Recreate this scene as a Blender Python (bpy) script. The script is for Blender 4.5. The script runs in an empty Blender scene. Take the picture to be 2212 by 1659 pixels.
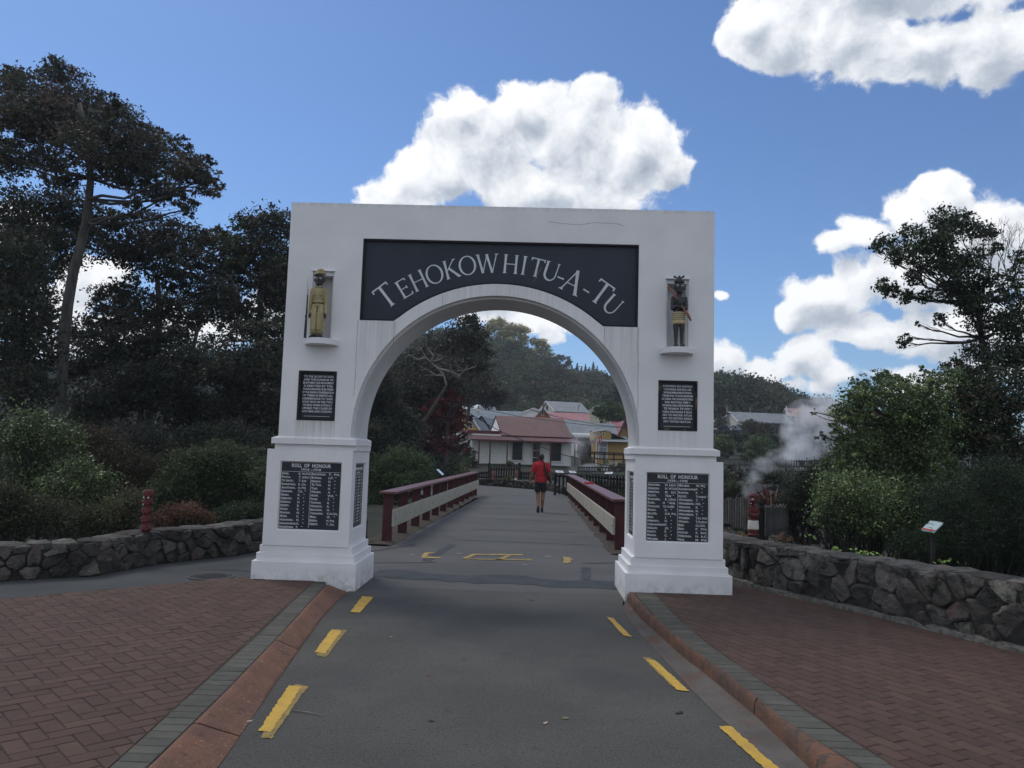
import bpy, bmesh, math, random
import numpy as np
from mathutils import Vector, Matrix, Euler, noise as mnoise
from mathutils.geometry import tessellate_polygon
random.seed(7); RNG = np.random.default_rng(7)
R = math.radians
scene = bpy.context.scene
COL = scene.collection

# ------------------------------------------------------------------ camera
YAW, PITCH, ROLL, FPX = -0.0248, 0.0904, 0.0299, 1653.86     # solved from the arch; FPX for a picture 2212 wide
CAM = Vector((0, 0, 1.6))
_w = Vector((math.sin(YAW)*math.cos(PITCH), math.cos(YAW)*math.cos(PITCH), math.sin(PITCH)))
_r0 = Vector((math.cos(YAW), -math.sin(YAW), 0)); _u0 = _r0.cross(_w)
CR = math.cos(ROLL)*_r0 + math.sin(ROLL)*_u0
CU = -math.sin(ROLL)*_r0 + math.cos(ROLL)*_u0
cam = bpy.data.cameras.new('camera'); camo = bpy.data.objects.new('camera', cam); COL.objects.link(camo)
mw = Matrix((CR, CU, -_w)).transposed().to_4x4(); mw.translation = CAM
camo.matrix_world = mw
cam.sensor_width = 36; cam.lens = 36*FPX/2212; cam.clip_start = 0.05; cam.clip_end = 5000
scene.camera = camo

def ray(px, py): return _w + (px-1106)/FPX*CR - (py-829.5)/FPX*CU
def at(px, py, y):                      # the point of the place at distance y seen at that picture position
    d = ray(px, py); return CAM + d*(y/d.y)
def at6(x, y, d): return at((1800+x*700/2111)*.5486, (1500+y*700/2111)*.5486, d)   # measured in an enlarged crop
def on_ground(px, py, z=0):
    d = ray(px, py); return CAM + d*((z-1.6)/d.z)

# ------------------------------------------------------------------ sky and light
SUN_EL, SUN_AZ = 56, -48               # azimuth from +Y, clockwise
world = bpy.data.worlds.new('World'); scene.world = world; world.use_nodes = True
def build_sky():
    nt = world.node_tree; nt.nodes.clear(); N = nt.nodes; L = nt.links
    out = N.new('ShaderNodeOutputWorld')
    def math_(op, a, b=None, c=None, clamp=False, tree=None):
        t = tree or nt
        n = t.nodes.new('ShaderNodeMath'); n.operation = op; n.use_clamp = clamp
        for i, v in enumerate((a, b, c)):
            if v is None: continue
            if isinstance(v, (int, float)): n.inputs[i].default_value = v
            else: t.links.new(v, n.inputs[i])
        return n.outputs[0]
    sky = N.new('ShaderNodeTexSky'); sky.sky_type = 'NISHITA'; sky.sun_disc = False
    sky.sun_elevation = R(SUN_EL); sky.sun_rotation = R(SUN_AZ); sky.altitude = 300
    sky.air_density = 1.0; sky.dust_density = 0.6; sky.ozone_density = 2.2
    bg = N.new('ShaderNodeBackground'); tint = N.new('ShaderNodeMix'); tint.data_type = 'RGBA'; tint.blend_type = 'MULTIPLY'; tint.inputs[0].default_value = 1; tint.inputs[7].default_value = (.70, .89, 1.12, 1); L.new(sky.outputs[0], tint.inputs[6]); L.new(tint.outputs[2], bg.inputs[0]); bg.inputs[1].default_value = SKY_S
    # clouds, each a lobe fixed in its direction of the sky
    blobs = [(1230,290,150,135),(1050,310,140,115),(940,375,120,85),(850,425,100,60),(1370,330,105,95),(1180,410,260,85),
        (1440,365,60,55),(1130,235,100,60),(1275,205,80,52),(1005,250,60,62),(1330,420,90,40),
        (1150,695,85,34),(1085,678,70,26),(1190,728,34,18),(1050,640,60,40),
        (1690,75,115,82),(1840,80,160,95),(2000,110,170,90),(2150,90,150,105),(1640,40,75,75),(1900,-40,350,100),
        (2030,430,84,72),(1960,475,95,62),(1870,515,85,52),(1810,535,50,36),(2120,520,170,130),(1960,600,180,85),
        (1780,650,105,60),(1720,665,52,42),(2060,720,230,75),(1880,715,120,50),
        (1740,770,85,46),(1640,805,125,50),(1565,775,55,50),(1800,805,100,34),(1700,840,120,24),(2000,835,130,45),(2120,790,110,42),
        (1557,637,20,15),
        (20,520,110,70),(215,600,100,60),(420,705,130,55),(90,660,130,70),(600,690,100,50),(250,740,200,60),(760,640,90,50)]
    def dirn(px, py): return ray(px, py).normalized()
    grp = bpy.data.node_groups.new('cloud_lobes', 'ShaderNodeTree')
    grp.interface.new_socket('V', in_out='INPUT', socket_type='NodeSocketVector')
    grp.interface.new_socket('F', in_out='OUTPUT', socket_type='NodeSocketFloat')
    gi = grp.nodes.new('NodeGroupInput'); go = grp.nodes.new('NodeGroupOutput')
    acc = None
    for (x, y, rx, ry) in blobs:
        c = dirn(x, y)
        rt = (dirn(x+rx, y)-dirn(x-rx, y)); sx = rt.length/2; rt.normalize()
        up = (dirn(x, y-ry)-dirn(x, y+ry)); sz = up.length/2; up = (up-up.dot(rt)*rt).normalized()
        fw = up.cross(rt).normalized()
        rot = Matrix((rt, fw, up)).transposed().to_euler()
        m = grp.nodes.new('ShaderNodeMapping'); m.vector_type = 'TEXTURE'
        m.inputs['Location'].default_value = c; m.inputs['Rotation'].default_value = rot
        m.inputs['Scale'].default_value = (sx, 0.6, sz)
        grp.links.new(gi.outputs[0], m.inputs['Vector'])
        ln = grp.nodes.new('ShaderNodeVectorMath'); ln.operation = 'LENGTH'; grp.links.new(m.outputs[0], ln.inputs[0])
        f = math_('SUBTRACT', 1.0, ln.outputs['Value'], tree=grp)
        f = math_('MULTIPLY', f, min(1.0, .35+ry/120.0), tree=grp)
        acc = f if acc is None else math_('SMOOTH_MAX', acc, f, 0.12, tree=grp)
    grp.links.new(acc, go.inputs[0])
    tc = N.new('ShaderNodeTexCoord')
    def noise(vec, sc, det, rough=.55, dist=0.0):
        n = N.new('ShaderNodeTexNoise'); n.inputs['Scale'].default_value = sc; n.inputs['Detail'].default_value = det
        n.inputs['Roughness'].default_value = rough; n.inputs['Distortion'].default_value = dist
        L.new(vec, n.inputs['Vector']); return n
    D0 = tc.outputs['Generated']
    wn = noise(D0, 9, 3)
    ws = N.new('ShaderNodeVectorMath'); ws.operation = 'SUBTRACT'; L.new(wn.outputs['Color'], ws.inputs[0]); ws.inputs[1].default_value = (.5, .5, .5)
    wm = N.new('ShaderNodeVectorMath'); wm.operation = 'SCALE'; L.new(ws.outputs[0], wm.inputs[0]); wm.inputs['Scale'].default_value = 0.05
    wa = N.new('ShaderNodeVectorMath'); wa.operation = 'ADD'; L.new(D0, wa.inputs[0]); L.new(wm.outputs[0], wa.inputs[1])
    D1 = wa.outputs[0]
    sx = N.new('ShaderNodeVectorMath'); sx.operation = 'ADD'; L.new(D1, sx.inputs[0]); sx.inputs[1].default_value = (-.010, 0, .022)
    D2 = sx.outputs[0]
    def field(vec):
        g = N.new('ShaderNodeGroup'); g.node_tree = grp; L.new(vec, g.inputs[0])
        n1 = noise(vec, 9, 11, .66) 
        v = N.new('ShaderNodeTexVoronoi'); v.feature = 'F1'; v.inputs['Scale'].default_value = 24; v.inputs['Detail'].default_value = 1; v.inputs['Roughness'].default_value = .5
        L.new(vec, v.inputs['Vector'])
        a = math_('MULTIPLY_ADD', n1.outputs[0], 1.75, -.875)
        b = math_('MULTIPLY_ADD', v.outputs['Distance'], -.34, .24)
        # beyond the frame the same scattered cumulus goes on
        dt = N.new('ShaderNodeVectorMath'); dt.operation = 'DOT_PRODUCT'; L.new(D0, dt.inputs[0]); dt.inputs[1].default_value = _w
        mr = N.new('ShaderNodeMapRange'); mr.interpolation_type = 'SMOOTHSTEP'; L.new(dt.outputs['Value'], mr.inputs[0])
        mr.inputs[1].default_value = math.cos(R(46)); mr.inputs[2].default_value = math.cos(R(56))
        n2 = noise(vec, 2.3, 2, .5)
        gfar = math_('MULTIPLY_ADD', n2.outputs[0], 5.0, -2.25)
        gfar = math_('MINIMUM', gfar, 0.9)
        near = g.outputs[0]
        mx = N.new('ShaderNodeMix'); mx.data_type = 'FLOAT'; L.new(mr.outputs[0], mx.inputs[0]); L.new(near, mx.inputs[2]); L.new(gfar, mx.inputs[3])
        return math_('ADD', math_('ADD', mx.outputs[0], a), b), mx.outputs[0], n1.outputs[0]
    F, f0, _na = field(D1); F2, f2, _nb = field(D2)
    na = noise(D1, 21, 7, .6).outputs[0]; nb = noise(D2, 21, 7, .6).outputs[0]
    al = N.new('ShaderNodeMapRange'); al.interpolation_type = 'SMOOTHSTEP'; L.new(F, al.inputs[0]); al.inputs[1].default_value = -.04; al.inputs[2].default_value = .20
    # sunny tops, grey undersides
    d1 = math_('SUBTRACT', na, nb)
    d0 = math_('SUBTRACT', f0, f2)
    lit = math_('ADD', math_('MULTIPLY', d1, .85), math_('MULTIPLY', d0, .55))
    th = math_('MULTIPLY_ADD', f0, -.30, .75)
    lum = math_('ADD', lit, th, clamp=True)
    cr = N.new('ShaderNodeValToRGB'); L.new(lum, cr.inputs[0]); e = cr.color_ramp.elements
    e[0].position = .10; e[0].color = (.30, .35, .44, 1); e[1].position = .82; e[1].color = (.97, .98, 1.0, 1)
    m = e.new(.40); m.color = (.48, .53, .61, 1); m = e.new(.62); m.color = (.76, .79, .84, 1)
    cb = N.new('ShaderNodeBackground'); L.new(cr.outputs[0], cb.inputs[0]); cb.inputs[1].default_value = CLOUD_S
    mix = N.new('ShaderNodeMixShader')
    L.new(al.outputs[0], mix.inputs[0]); L.new(bg.outputs[0], mix.inputs[1]); L.new(cb.outputs[0], mix.inputs[2])
    L.new(mix.outputs[0], out.inputs[0])
    world.cycles.sampling_method = 'MANUAL'; world.cycles.sample_map_resolution = 1024
SKY_S, CLOUD_S = 0.072, .72
build_sky()
sun = bpy.data.lights.new('sun', 'SUN'); sun.energy = 0.9; sun.angle = R(22); sun.color = (1, .95, .88)
suno = bpy.data.objects.new('sun', sun); COL.objects.link(suno)
sd = Vector((math.sin(R(SUN_AZ))*math.cos(R(SUN_EL)), math.cos(R(SUN_AZ))*math.cos(R(SUN_EL)), math.sin(R(SUN_EL))))
suno.rotation_euler = (-sd).to_track_quat('-Z', 'Y').to_euler(); suno.location = (0, 0, 30)
vs = scene.view_settings; vs.view_transform = 'Standard'; vs.look = 'None'; vs.exposure = 0.62; vs.gamma = 1; vs.use_curve_mapping = False
scene.cycles.volume_bounces = 2

# ------------------------------------------------------------------ helpers
def tag(o, label=None, cat=None, group=None, kind=None):
    if label: o['label'] = label
    if cat: o['category'] = cat
    if group: o['group'] = group
    if kind: o['kind'] = kind
    return o
def thing(name, label, cat, loc=(0, 0, 0), group=None, rz=0):
    o = bpy.data.objects.new(name, None); COL.objects.link(o); o.location = loc; o.rotation_euler = (0, 0, rz)
    o.empty_display_size = .1
    return tag(o, label, cat, group)
def origin(parent):
    p = Vector((0, 0, 0))
    while parent is not None:
        p = p + parent.location; parent = parent.parent
    return p
def link(name, me, mat=None, parent=None, loc=None):
    o = bpy.data.objects.new(name, me); COL.objects.link(o)
    if mat is not None and len(me.materials) == 0: me.materials.append(mat)
    if parent is not None: o.parent = parent
    if loc is not None: o.location = loc
    return o
def copy_thing(root, loc, rz=0, label=None, group=None):
    def rec(o, par):
        c = o.copy(); COL.objects.link(c); c.parent = par
        for ch in kids(o): rec(ch, c)
        return c
    r = rec(root, None); r.location = loc; r.rotation_euler = (0, 0, rz)
    if label: r['label'] = label
    if group: r['group'] = group
    return r
def kids(o): return [c for c in bpy.data.objects if c.parent == o]

class MB:
    def __init__(s): s.v = []; s.f = []; s.m = []
    def add(s, vs_, fs, mi=0):
        k = len(s.v); s.v += [tuple(p) for p in vs_]; s.f += [tuple(i+k for i in f) for f in fs]; s.m += [mi]*len(fs); return s
    def box(s, x0, x1, y0, y1, z0, z1, mi=0, M=None):
        vs_ = [Vector(p) for p in ((x0,y0,z0),(x1,y0,z0),(x1,y1,z0),(x0,y1,z0),(x0,y0,z1),(x1,y0,z1),(x1,y1,z1),(x0,y1,z1))]
        if M is not None: vs_ = [M @ p for p in vs_]
        return s.add(vs_, [(0,3,2,1),(4,5,6,7),(0,1,5,4),(1,2,6,5),(2,3,7,6),(3,0,4,7)], mi)
    def quad(s, a, b, c, d, mi=0): return s.add([a, b, c, d], [(0,1,2,3)], mi)
    def bar(s, a, b, w, h, mi=0, up=(0, 0, 1)):       # a box along a-b
        a = Vector(a); b = Vector(b); d = (b-a); n = d.normalized(); u = Vector(up)
        r = n.cross(u); r = r.normalized() if r.length > 1e-6 else Vector((1, 0, 0)); u = r.cross(n)
        vs_ = []
        for p in (a, b):
            for sx, sz in ((-1,-1),(1,-1),(1,1),(-1,1)): vs_.append(p + r*sx*w/2 + u*sz*h/2)
        return s.add(vs_, [(0,1,2,3),(7,6,5,4),(0,4,5,1),(1,5,6,2),(2,6,7,3),(3,7,4,0)], mi)
    def tube(s, pts, rad, n=6, mi=0, cap=True):
        pts = [Vector(p) for p in pts]; k = len(s.v); m = len(pts)
        if not hasattr(rad, '__len__'): rad = [rad]*m
        ref = None
        for i, p in enumerate(pts):
            t = (pts[min(i+1, m-1)]-pts[max(i-1, 0)])
            t = t.normalized() if t.length > 1e-9 else Vector((0, 0, 1))
            if ref is None: ref = Vector((1, 0, 0)) if abs(t.x) < .8 else Vector((0, 1, 0))
            a = (ref - ref.dot(t)*t).normalized(); b = t.cross(a); ref = a
            for j in range(n):
                an = 2*math.pi*j/n
                s.v.append(tuple(p + (a*math.cos(an)+b*math.sin(an))*rad[i]))
        for i in range(m-1):
            for j in range(n):
                s.f.append((k+i*n+j, k+i*n+(j+1) % n, k+(i+1)*n+(j+1) % n, k+(i+1)*n+j)); s.m.append(mi)
        if cap:
            s.f.append(tuple(k+j for j in reversed(range(n)))); s.m.append(mi)
            s.f.append(tuple(k+(m-1)*n+j for j in range(n))); s.m.append(mi)
        return s
    def ball(s, c, r, n=10, m=6, mi=0, M=None):
        c = Vector(c); r = Vector(r) if hasattr(r, '__len__') else Vector((r, r, r)); k = len(s.v)
        for i in range(m+1):
            th = math.pi*i/m
            for j in range(n):
                ph = 2*math.pi*j/n
                q = Vector((r.x*math.sin(th)*math.cos(ph), r.y*math.sin(th)*math.sin(ph), r.z*math.cos(th)))
                if M is not None: q = M @ q
                s.v.append(tuple(c+q))
        for i in range(m):
            for j in range(n):
                s.f.append((k+i*n+j, k+(i+1)*n+j, k+(i+1)*n+(j+1) % n, k+i*n+(j+1) % n)); s.m.append(mi)
        return s
    def prism(s, loop, lo, hi, axis='z', mi=0, holes=()):      # polygon (maybe with holes) given thickness
        loops = [list(loop)]+[list(h) for h in holes]
        def P(p, d): return (p[0], p[1], d) if axis == 'z' else (p[0], d, p[1]) if axis == 'y' else (d, p[0], p[1])
        flat = [p for l in loops for p in l]
        tris = tessellate_polygon([[Vector((p[0], p[1], 0)) for p in l] for l in loops])
        k = len(s.v); n = len(flat)
        s.v += [P(p, lo) for p in flat]+[P(p, hi) for p in flat]
        for t in tris:
            s.f.append((k+t[0], k+t[1], k+t[2])); s.f.append((k+n+t[2], k+n+t[1], k+n+t[0])); s.m += [mi, mi]
        o = k
        for l in loops:
            q = len(l)
            for i in range(q):
                j = (i+1) % q; s.f.append((o+i, o+j, o+n+j, o+n+i)); s.m.append(mi)
            o += q
        return s
    def sheet(s, loop, z, mi=0):
        tris = tessellate_polygon([[Vector((p[0], p[1], 0)) for p in loop]]); k = len(s.v)
        s.v += [(p[0], p[1], z if len(p) < 3 else p[2]) for p in loop]
        for t in tris:
            a, b, c = [Vector(loop[i][:2]) for i in t]
            if (b-a).cross(c-a) < 0: t = (t[0], t[2], t[1])
            s.f.append((k+t[0], k+t[1], k+t[2])); s.m.append(mi)
        return s
    def mesh(s, name, off=Vector((0, 0, 0)), smooth=False, fix=True):
        me = bpy.data.meshes.new(name)
        me.from_pydata([(p[0]-off[0], p[1]-off[1], p[2]-off[2]) for p in s.v], [], s.f)
        if fix:
            bm = bmesh.new(); bm.from_mesh(me); bmesh.ops.recalc_face_normals(bm, faces=bm.faces); 
            bm.to_mesh(me); bm.free()
        if any(s.m) and len(s.m) == len(me.polygons): me.polygons.foreach_set('material_index', s.m)
        if smooth: me.polygons.foreach_set('use_smooth', [True]*len(me.polygons))
        return me
    def build(s, name, mat, parent=None, smooth=False, bevel=0, fix=True, sharp=None):
        off = origin(parent) if parent is not None else Vector((0, 0, 0))
        me = s.mesh(name, off, smooth, fix)
        for m in (mat if isinstance(mat, (list, tuple)) else [mat]): me.materials.append(m)
        o = link(name, me, None, parent)
        if bevel:
            b = o.modifiers.new('bevel', 'BEVEL'); b.width = bevel; b.segments = 2; b.limit_method = 'ANGLE'; b.angle_limit = R(40)
            b.harden_normals = False
        if sharp is not None and smooth: me.set_sharp_from_angle(angle=R(sharp))
        return o

def remesh(mb, voxel, name, mat, parent=None, smooth_it=4, subd=0):     # fuse shapes into one continuous skin
    off = origin(parent) if parent is not None else Vector((0, 0, 0))
    me = mb.mesh(name+'_raw', off, True)
    o = bpy.data.objects.new(name, me); COL.objects.link(o)
    r = o.modifiers.new('r', 'REMESH'); r.mode = 'VOXEL'; r.voxel_size = voxel; r.use_smooth_shade = True
    if smooth_it:
        q = o.modifiers.new('s', 'SMOOTH'); q.factor = .5; q.iterations = smooth_it
    dg = bpy.context.evaluated_depsgraph_get(); dg.update()
    m2 = bpy.data.meshes.new_from_object(o.evaluated_get(dg)); m2.name = name
    m2.materials.clear(); m2.materials.append(mat)
    m2.polygons.foreach_set('use_smooth', [True]*len(m2.polygons))
    bpy.data.objects.remove(o); bpy.data.meshes.remove(me)
    return link(name, m2, None, parent)

# ------------------------------------------------------------------ materials
def mat(name, c1, c2=None, scale=4, rough=.8, bump=0, bscale=None, detail=6, lo=.35, hi=.65, rnd=0, metal=0, stretch=None,
        speck=None, attr=False, spec=.35, coord='Object', extra=None, hue=0):
    m = bpy.data.materials.new(name); m.use_nodes = True; nt = m.node_tree; N = nt.nodes; L = nt.links
    p = N['Principled BSDF']; p.inputs['Roughness'].default_value = rough; p.inputs['Metallic'].default_value = metal
    p.inputs['Specular IOR Level'].default_value = spec
    tc = N.new('ShaderNodeTexCoord')
    v = tc.outputs[coord]
    if coord == 'World':
        pass
    if stretch:
        mp = N.new('ShaderNodeMapping'); mp.inputs['Scale'].default_value = stretch; L.new(v, mp.inputs[0]); v = mp.outputs[0]
    if rnd and coord == 'Object':
        oi0 = N.new('ShaderNodeObjectInfo'); sh = N.new('ShaderNodeVectorMath'); sh.operation = 'ADD'
        sc0 = N.new('ShaderNodeMath'); sc0.operation = 'MULTIPLY'; L.new(oi0.outputs['Random'], sc0.inputs[0]); sc0.inputs[1].default_value = 37
        L.new(v, sh.inputs[0]); L.new(sc0.outputs[0], sh.inputs[1]); v = sh.outputs[0]
    def noise(s, d=6, r=.55):
        n = N.new('ShaderNodeTexNoise'); n.inputs['Scale'].default_value = s; n.inputs['Detail'].default_value = d; n.inputs['Roughness'].default_value = r
        L.new(v, n.inputs['Vector']); return n.outputs[0]
    def ramp(x, a, b):
        r = N.new('ShaderNodeMapRange'); L.new(x, r.inputs[0]); r.inputs[1].default_value = a; r.inputs[2].default_value = b; return r.outputs[0]
    def mixc(f, a, b, mode='MIX'):
        q = N.new('ShaderNodeMix'); q.data_type = 'RGBA'; q.blend_type = mode
        if isinstance(f, (int, float)): q.inputs[0].default_value = f
        else: L.new(f, q.inputs[0])
        for i, x in ((6, a), (7, b)):
            if isinstance(x, tuple): q.inputs[i].default_value = x if len(x) == 4 else (*x, 1)
            else: L.new(x, q.inputs[i])
        return q.outputs[2]
    col = c1
    if c2 is not None: col = mixc(ramp(noise(scale, detail), lo, hi), c1, c2)
    if speck:                                  # (scale, colour, threshold, amount)
        n = noise(speck[0], 3, .6); col = mixc(ramp(n, speck[2], speck[2]+.08), col, mixc(speck[3], col, speck[1]) if not isinstance(col, tuple) else speck[1])
    if extra: col = extra(N, L, v, noise, ramp, mixc, col, tc)
    if rnd:
        oi = N.new('ShaderNodeObjectInfo'); x = oi.outputs['Random']
        if attr:
            at_ = N.new('ShaderNodeAttribute'); at_.attribute_name = 'tone'
            ad = N.new('ShaderNodeMath'); ad.operation = 'ADD'; L.new(x, ad.inputs[0]); L.new(at_.outputs['Fac'], ad.inputs[1])
            fr = N.new('ShaderNodeMath'); fr.operation = 'FRACT'; L.new(ad.outputs[0], fr.inputs[0]); x = fr.outputs[0]
        mr = N.new('ShaderNodeMapRange'); L.new(x, mr.inputs[0]); mr.inputs[3].default_value = 1-rnd; mr.inputs[4].default_value = 1+rnd
        hs = N.new('ShaderNodeHueSaturation'); L.new(mr.outputs[0], hs.inputs['Value'])
        if hue:
            mh = N.new('ShaderNodeMath'); mh.operation = 'MULTIPLY'; L.new(x, mh.inputs[0]); mh.inputs[1].default_value = 7.3
            mf = N.new('ShaderNodeMath'); mf.operation = 'FRACT'; L.new(mh.outputs[0], mf.inputs[0])
            h2 = N.new('ShaderNodeMapRange'); L.new(mf.outputs[0], h2.inputs[0]); h2.inputs[3].default_value = .5-hue; h2.inputs[4].default_value = .5+hue
            L.new(h2.outputs[0], hs.inputs['Hue'])
        if isinstance(col, tuple): hs.inputs['Color'].default_value = (*col[:3], 1)
        else: L.new(col, hs.inputs['Color'])
        col = hs.outputs[0]
    if isinstance(col, tuple): p.inputs['Base Color'].default_value = (*col[:3], 1)
    else: L.new(col, p.inputs['Base Color'])
    if bump:
        b = N.new('ShaderNodeBump'); b.inputs['Strength'].default_value = min(1, bump); b.inputs['Distance'].default_value = .02*max(1, bump)
        L.new(noise(bscale or scale*4, 5, .6), b.inputs['Height']); L.new(b.outputs[0], p.inputs['Normal'])
    return m
def leaf_mat(name, rough=.55, trans=.35):
    m = bpy.data.materials.new(name); m.use_nodes = True; nt = m.node_tree; N = nt.nodes; L = nt.links
    p = N['Principled BSDF']; p.inputs['Roughness'].default_value = rough; p.inputs['Specular IOR Level'].default_value = .3
    a = N.new('ShaderNodeAttribute'); a.attribute_name = 'leafcol'; L.new(a.outputs['Color'], p.inputs['Base Color'])
    t = N.new('ShaderNodeBsdfTranslucent'); L.new(a.outputs['Color'], t.inputs[0])
    mx = N.new('ShaderNodeMixShader'); mx.inputs[0].default_value = trans
    L.new(p.outputs[0], mx.inputs[1]); L.new(t.outputs[0], mx.inputs[2]); L.new(mx.outputs[0], N['Material Output'].inputs[0])
    return m
LEAF = leaf_mat('leaf'); LEAFG = leaf_mat('glossy_leaf', .38, .15)
BARK = mat('bark', (.045,.04,.037), (.10,.095,.09), 6, .9, .6, 20, stretch=(1,1,.25))
BARKD = mat('dark_bark', (.025,.023,.022), (.055,.05,.046), 6, .9, .5, 20)
TWIG = mat('pale_twig', (.16,.15,.15), (.24,.22,.21), 8, .9)

def leaf_mesh(name, P, A, Nn, Ls, Ws, C, parent, material=None):
    # P centres, A axes, Nn normals (n,3); Ls, Ws sizes; C colours (n,3) -> one mesh of pointed leaves
    n = len(P); off = np.array(origin(parent)) if parent is not None else np.zeros(3)
    A = A/np.linalg.norm(A, axis=1, keepdims=True)
    W = np.cross(A, Nn); W /= (np.linalg.norm(W, axis=1, keepdims=True)+1e-9)
    P = P-off; hl = (Ls/2)[:, None]; hw = (Ws/2)[:, None]
    if material is None:                      # small or distant leaves: one pointed triangle each
        V = np.empty((n, 3, 3)); V[:, 0] = P+A*hl; V[:, 1] = P+W*hw*1.25-A*hl*.6; V[:, 2] = P-W*hw*1.25-A*hl*.6
        me = bpy.data.meshes.new(name); me.vertices.add(n*3); me.vertices.foreach_set('co', V.reshape(-1).astype(np.float32))
        me.loops.add(n*3); me.loops.foreach_set('vertex_index', np.arange(n*3, dtype=np.int32))
        me.polygons.add(n); me.polygons.foreach_set('loop_start', np.arange(0, n*3, 3, dtype=np.int32)); me.update(calc_edges=True)
        at_ = me.attributes.new('leafcol', 'FLOAT_COLOR', 'FACE'); at_.data.foreach_set('color', np.concatenate([C, np.ones((n, 1))], 1).reshape(-1).astype(np.float32))
        me.materials.append(LEAF); return link(name, me, None, parent)
    V = np.empty((n, 4, 3)); V[:, 0] = P-A*hl; V[:, 1] = P+W*hw-A*hl*.1; V[:, 2] = P+A*hl; V[:, 3] = P-W*hw-A*hl*.1
    me = bpy.data.meshes.new(name)
    me.vertices.add(n*4); me.vertices.foreach_set('co', V.reshape(-1).astype(np.float32))
    me.loops.add(n*4); me.loops.foreach_set('vertex_index', np.arange(n*4, dtype=np.int32))
    me.polygons.add(n); me.polygons.foreach_set('loop_start', np.arange(0, n*4, 4, dtype=np.int32))
    me.update(calc_edges=True)
    at_ = me.attributes.new('leafcol', 'FLOAT_COLOR', 'FACE')
    at_.data.foreach_set('color', np.concatenate([C, np.ones((n, 1))], 1).reshape(-1).astype(np.float32))
    me.materials.append(material or LEAF)
    return link(name, me, None, parent)

def rand_dir(n):
    v = RNG.normal(size=(n, 3)); return v/np.linalg.norm(v, axis=1, keepdims=True)
def foliage(clusters, leaf, cover, cols, clump=.32, shape=.5, flat=.0, up=.3, clump_leaves=24):
    leaf *= .74; cover *= 1.3; cols = [tuple(v*1.45+.004 for v in q) for q in cols]
    # clusters: (centre, (rx,ry,rz)); returns leaf arrays and the clump centres, one list per cluster
    Ps, As, Ns, Ls, Ws, Cs, clumps = [], [], [], [], [], [], []
    for c, r in clusters:
        c = np.array(c, float); r = np.array(r, float)
        area = math.pi*r[0]*r[2]; n = int(area*cover/(leaf*leaf*shape*.5*.5))
        k = max(4, n//clump_leaves)
        d = rand_dir(k); u = RNG.random(k)**(1/2.6)
        cc = c + d*u[:, None]*r; clumps.append(cc)
        cr = clump*float(r.mean())*(.4+1.2*RNG.random(k))
        idx = RNG.integers(0, k, n)
        g = RNG.normal(size=(n, 3))*np.array([1, 1, .6])*.6
        p = cc[idx] + g*cr[idx][:, None]
        a = d[idx]*.5 + rand_dir(n)*.9 + np.array([0, 0, -.1]); nn = rand_dir(n)*.8 + np.array([0, 0, up])
        base = np.array(cols)[RNG.integers(0, len(cols), k)][idx]
        tone = (.50+1.0*RNG.random(k))[idx]*(.8+.4*RNG.random(n))
        Ps.append(p); As.append(a); Ns.append(nn); s = leaf*(.65+.7*RNG.random(n)); Ls.append(s); Ws.append(s*shape); Cs.append(base*tone[:, None])
    cat = np.concatenate
    return (cat(Ps), cat(As), cat(Ns), cat(Ls), cat(Ws), cat(Cs)), clumps
def bent(a, b, sag, n=5, wob=.0):
    a = Vector(a); b = Vector(b); o = []
    for i in range(n+1):
        t = i/n; p = a.lerp(b, t); p.z += sag*math.sin(math.pi*t)*(b-a).length
        if 0 < i < n and wob: p += Vector((random.uniform(-1, 1), random.uniform(-1, 1), random.uniform(-1, 1)))*wob*(b-a).length
        o.append(p)
    return o
def tree(name, label, cat_, base, trunk, r0, clusters, leaf, cover, cols, group=None, bark=None, lm=None, twigs=5, forks=None, **kw):
    # trunk: points going up; branches run from its upper points to each cluster and on to the leaf clumps
    root = thing(name, label, cat_, base, group)
    tb = MB(); tr = [Vector(base)]+[Vector(p) for p in trunk]; m = len(tr)
    rad = [r0*(1-.62*i/(m-1)) for i in range(m)]
    tb.tube(tr, [rad[0]*1.25]+rad[1:], 9)
    arrs, clumps = foliage(clusters, leaf, cover, cols, **kw)
    for (c, r), cl in zip(clusters, clumps):
        c = Vector(c)
        js = range(max(1, m-3), m) if forks is None else forks
        j = min(js, key=lambda q: (tr[q]-c).length + (1.5*(tr[q].z-c.z) if tr[q].z > c.z else 0))
        rr = rad[j]*.5
        pts = bent(tr[j], c, -.06, 5, .035); tb.tube(pts, [rr*(1-.7*i/5) for i in range(6)], 5)
        for q in cl[:twigs*3:3] if len(cl) > twigs*3 else cl[:twigs]:
            t0 = pts[random.choice((3, 4, 5))]
            tb.tube(bent(t0, Vector(q), -.04, 3, .06), [rr*.3, rr*.2, rr*.13, rr*.05], 3, cap=False)
    tb.build('trunk', bark or BARK, root, smooth=True)
    leaf_mesh('crown', *arrs, root, lm)
    return root
def shrub(name, label, base, clusters, leaf, cover, cols, group=None, lm=None, cat_='shrub', stems=6, **kw):
    root = thing(name, label, cat_, base, group); kw.setdefault('clump', .44)
    arrs, clumps = foliage(clusters, leaf, cover, cols, **kw)
    sb = MB()
    for (c, r), cl in zip(clusters, clumps):
        for q in cl[:stems]:
            b0 = Vector((base[0]+(c[0]-base[0])*.6+random.uniform(-.1, .1), base[1]+(c[1]-base[1])*.6, base[2]))
            sb.tube(bent(b0, Vector(q), .03, 3, .05), [.018, .012, .008, .003], 4, cap=False)
    leaf_mesh('foliage', *arrs, root, lm)
    sb.build('stem', BARKD, root, smooth=True)
    return root
# ================================================================== THE GROUND
def interp(x, xs, ys): return float(np.interp(x, xs, ys))
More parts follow.
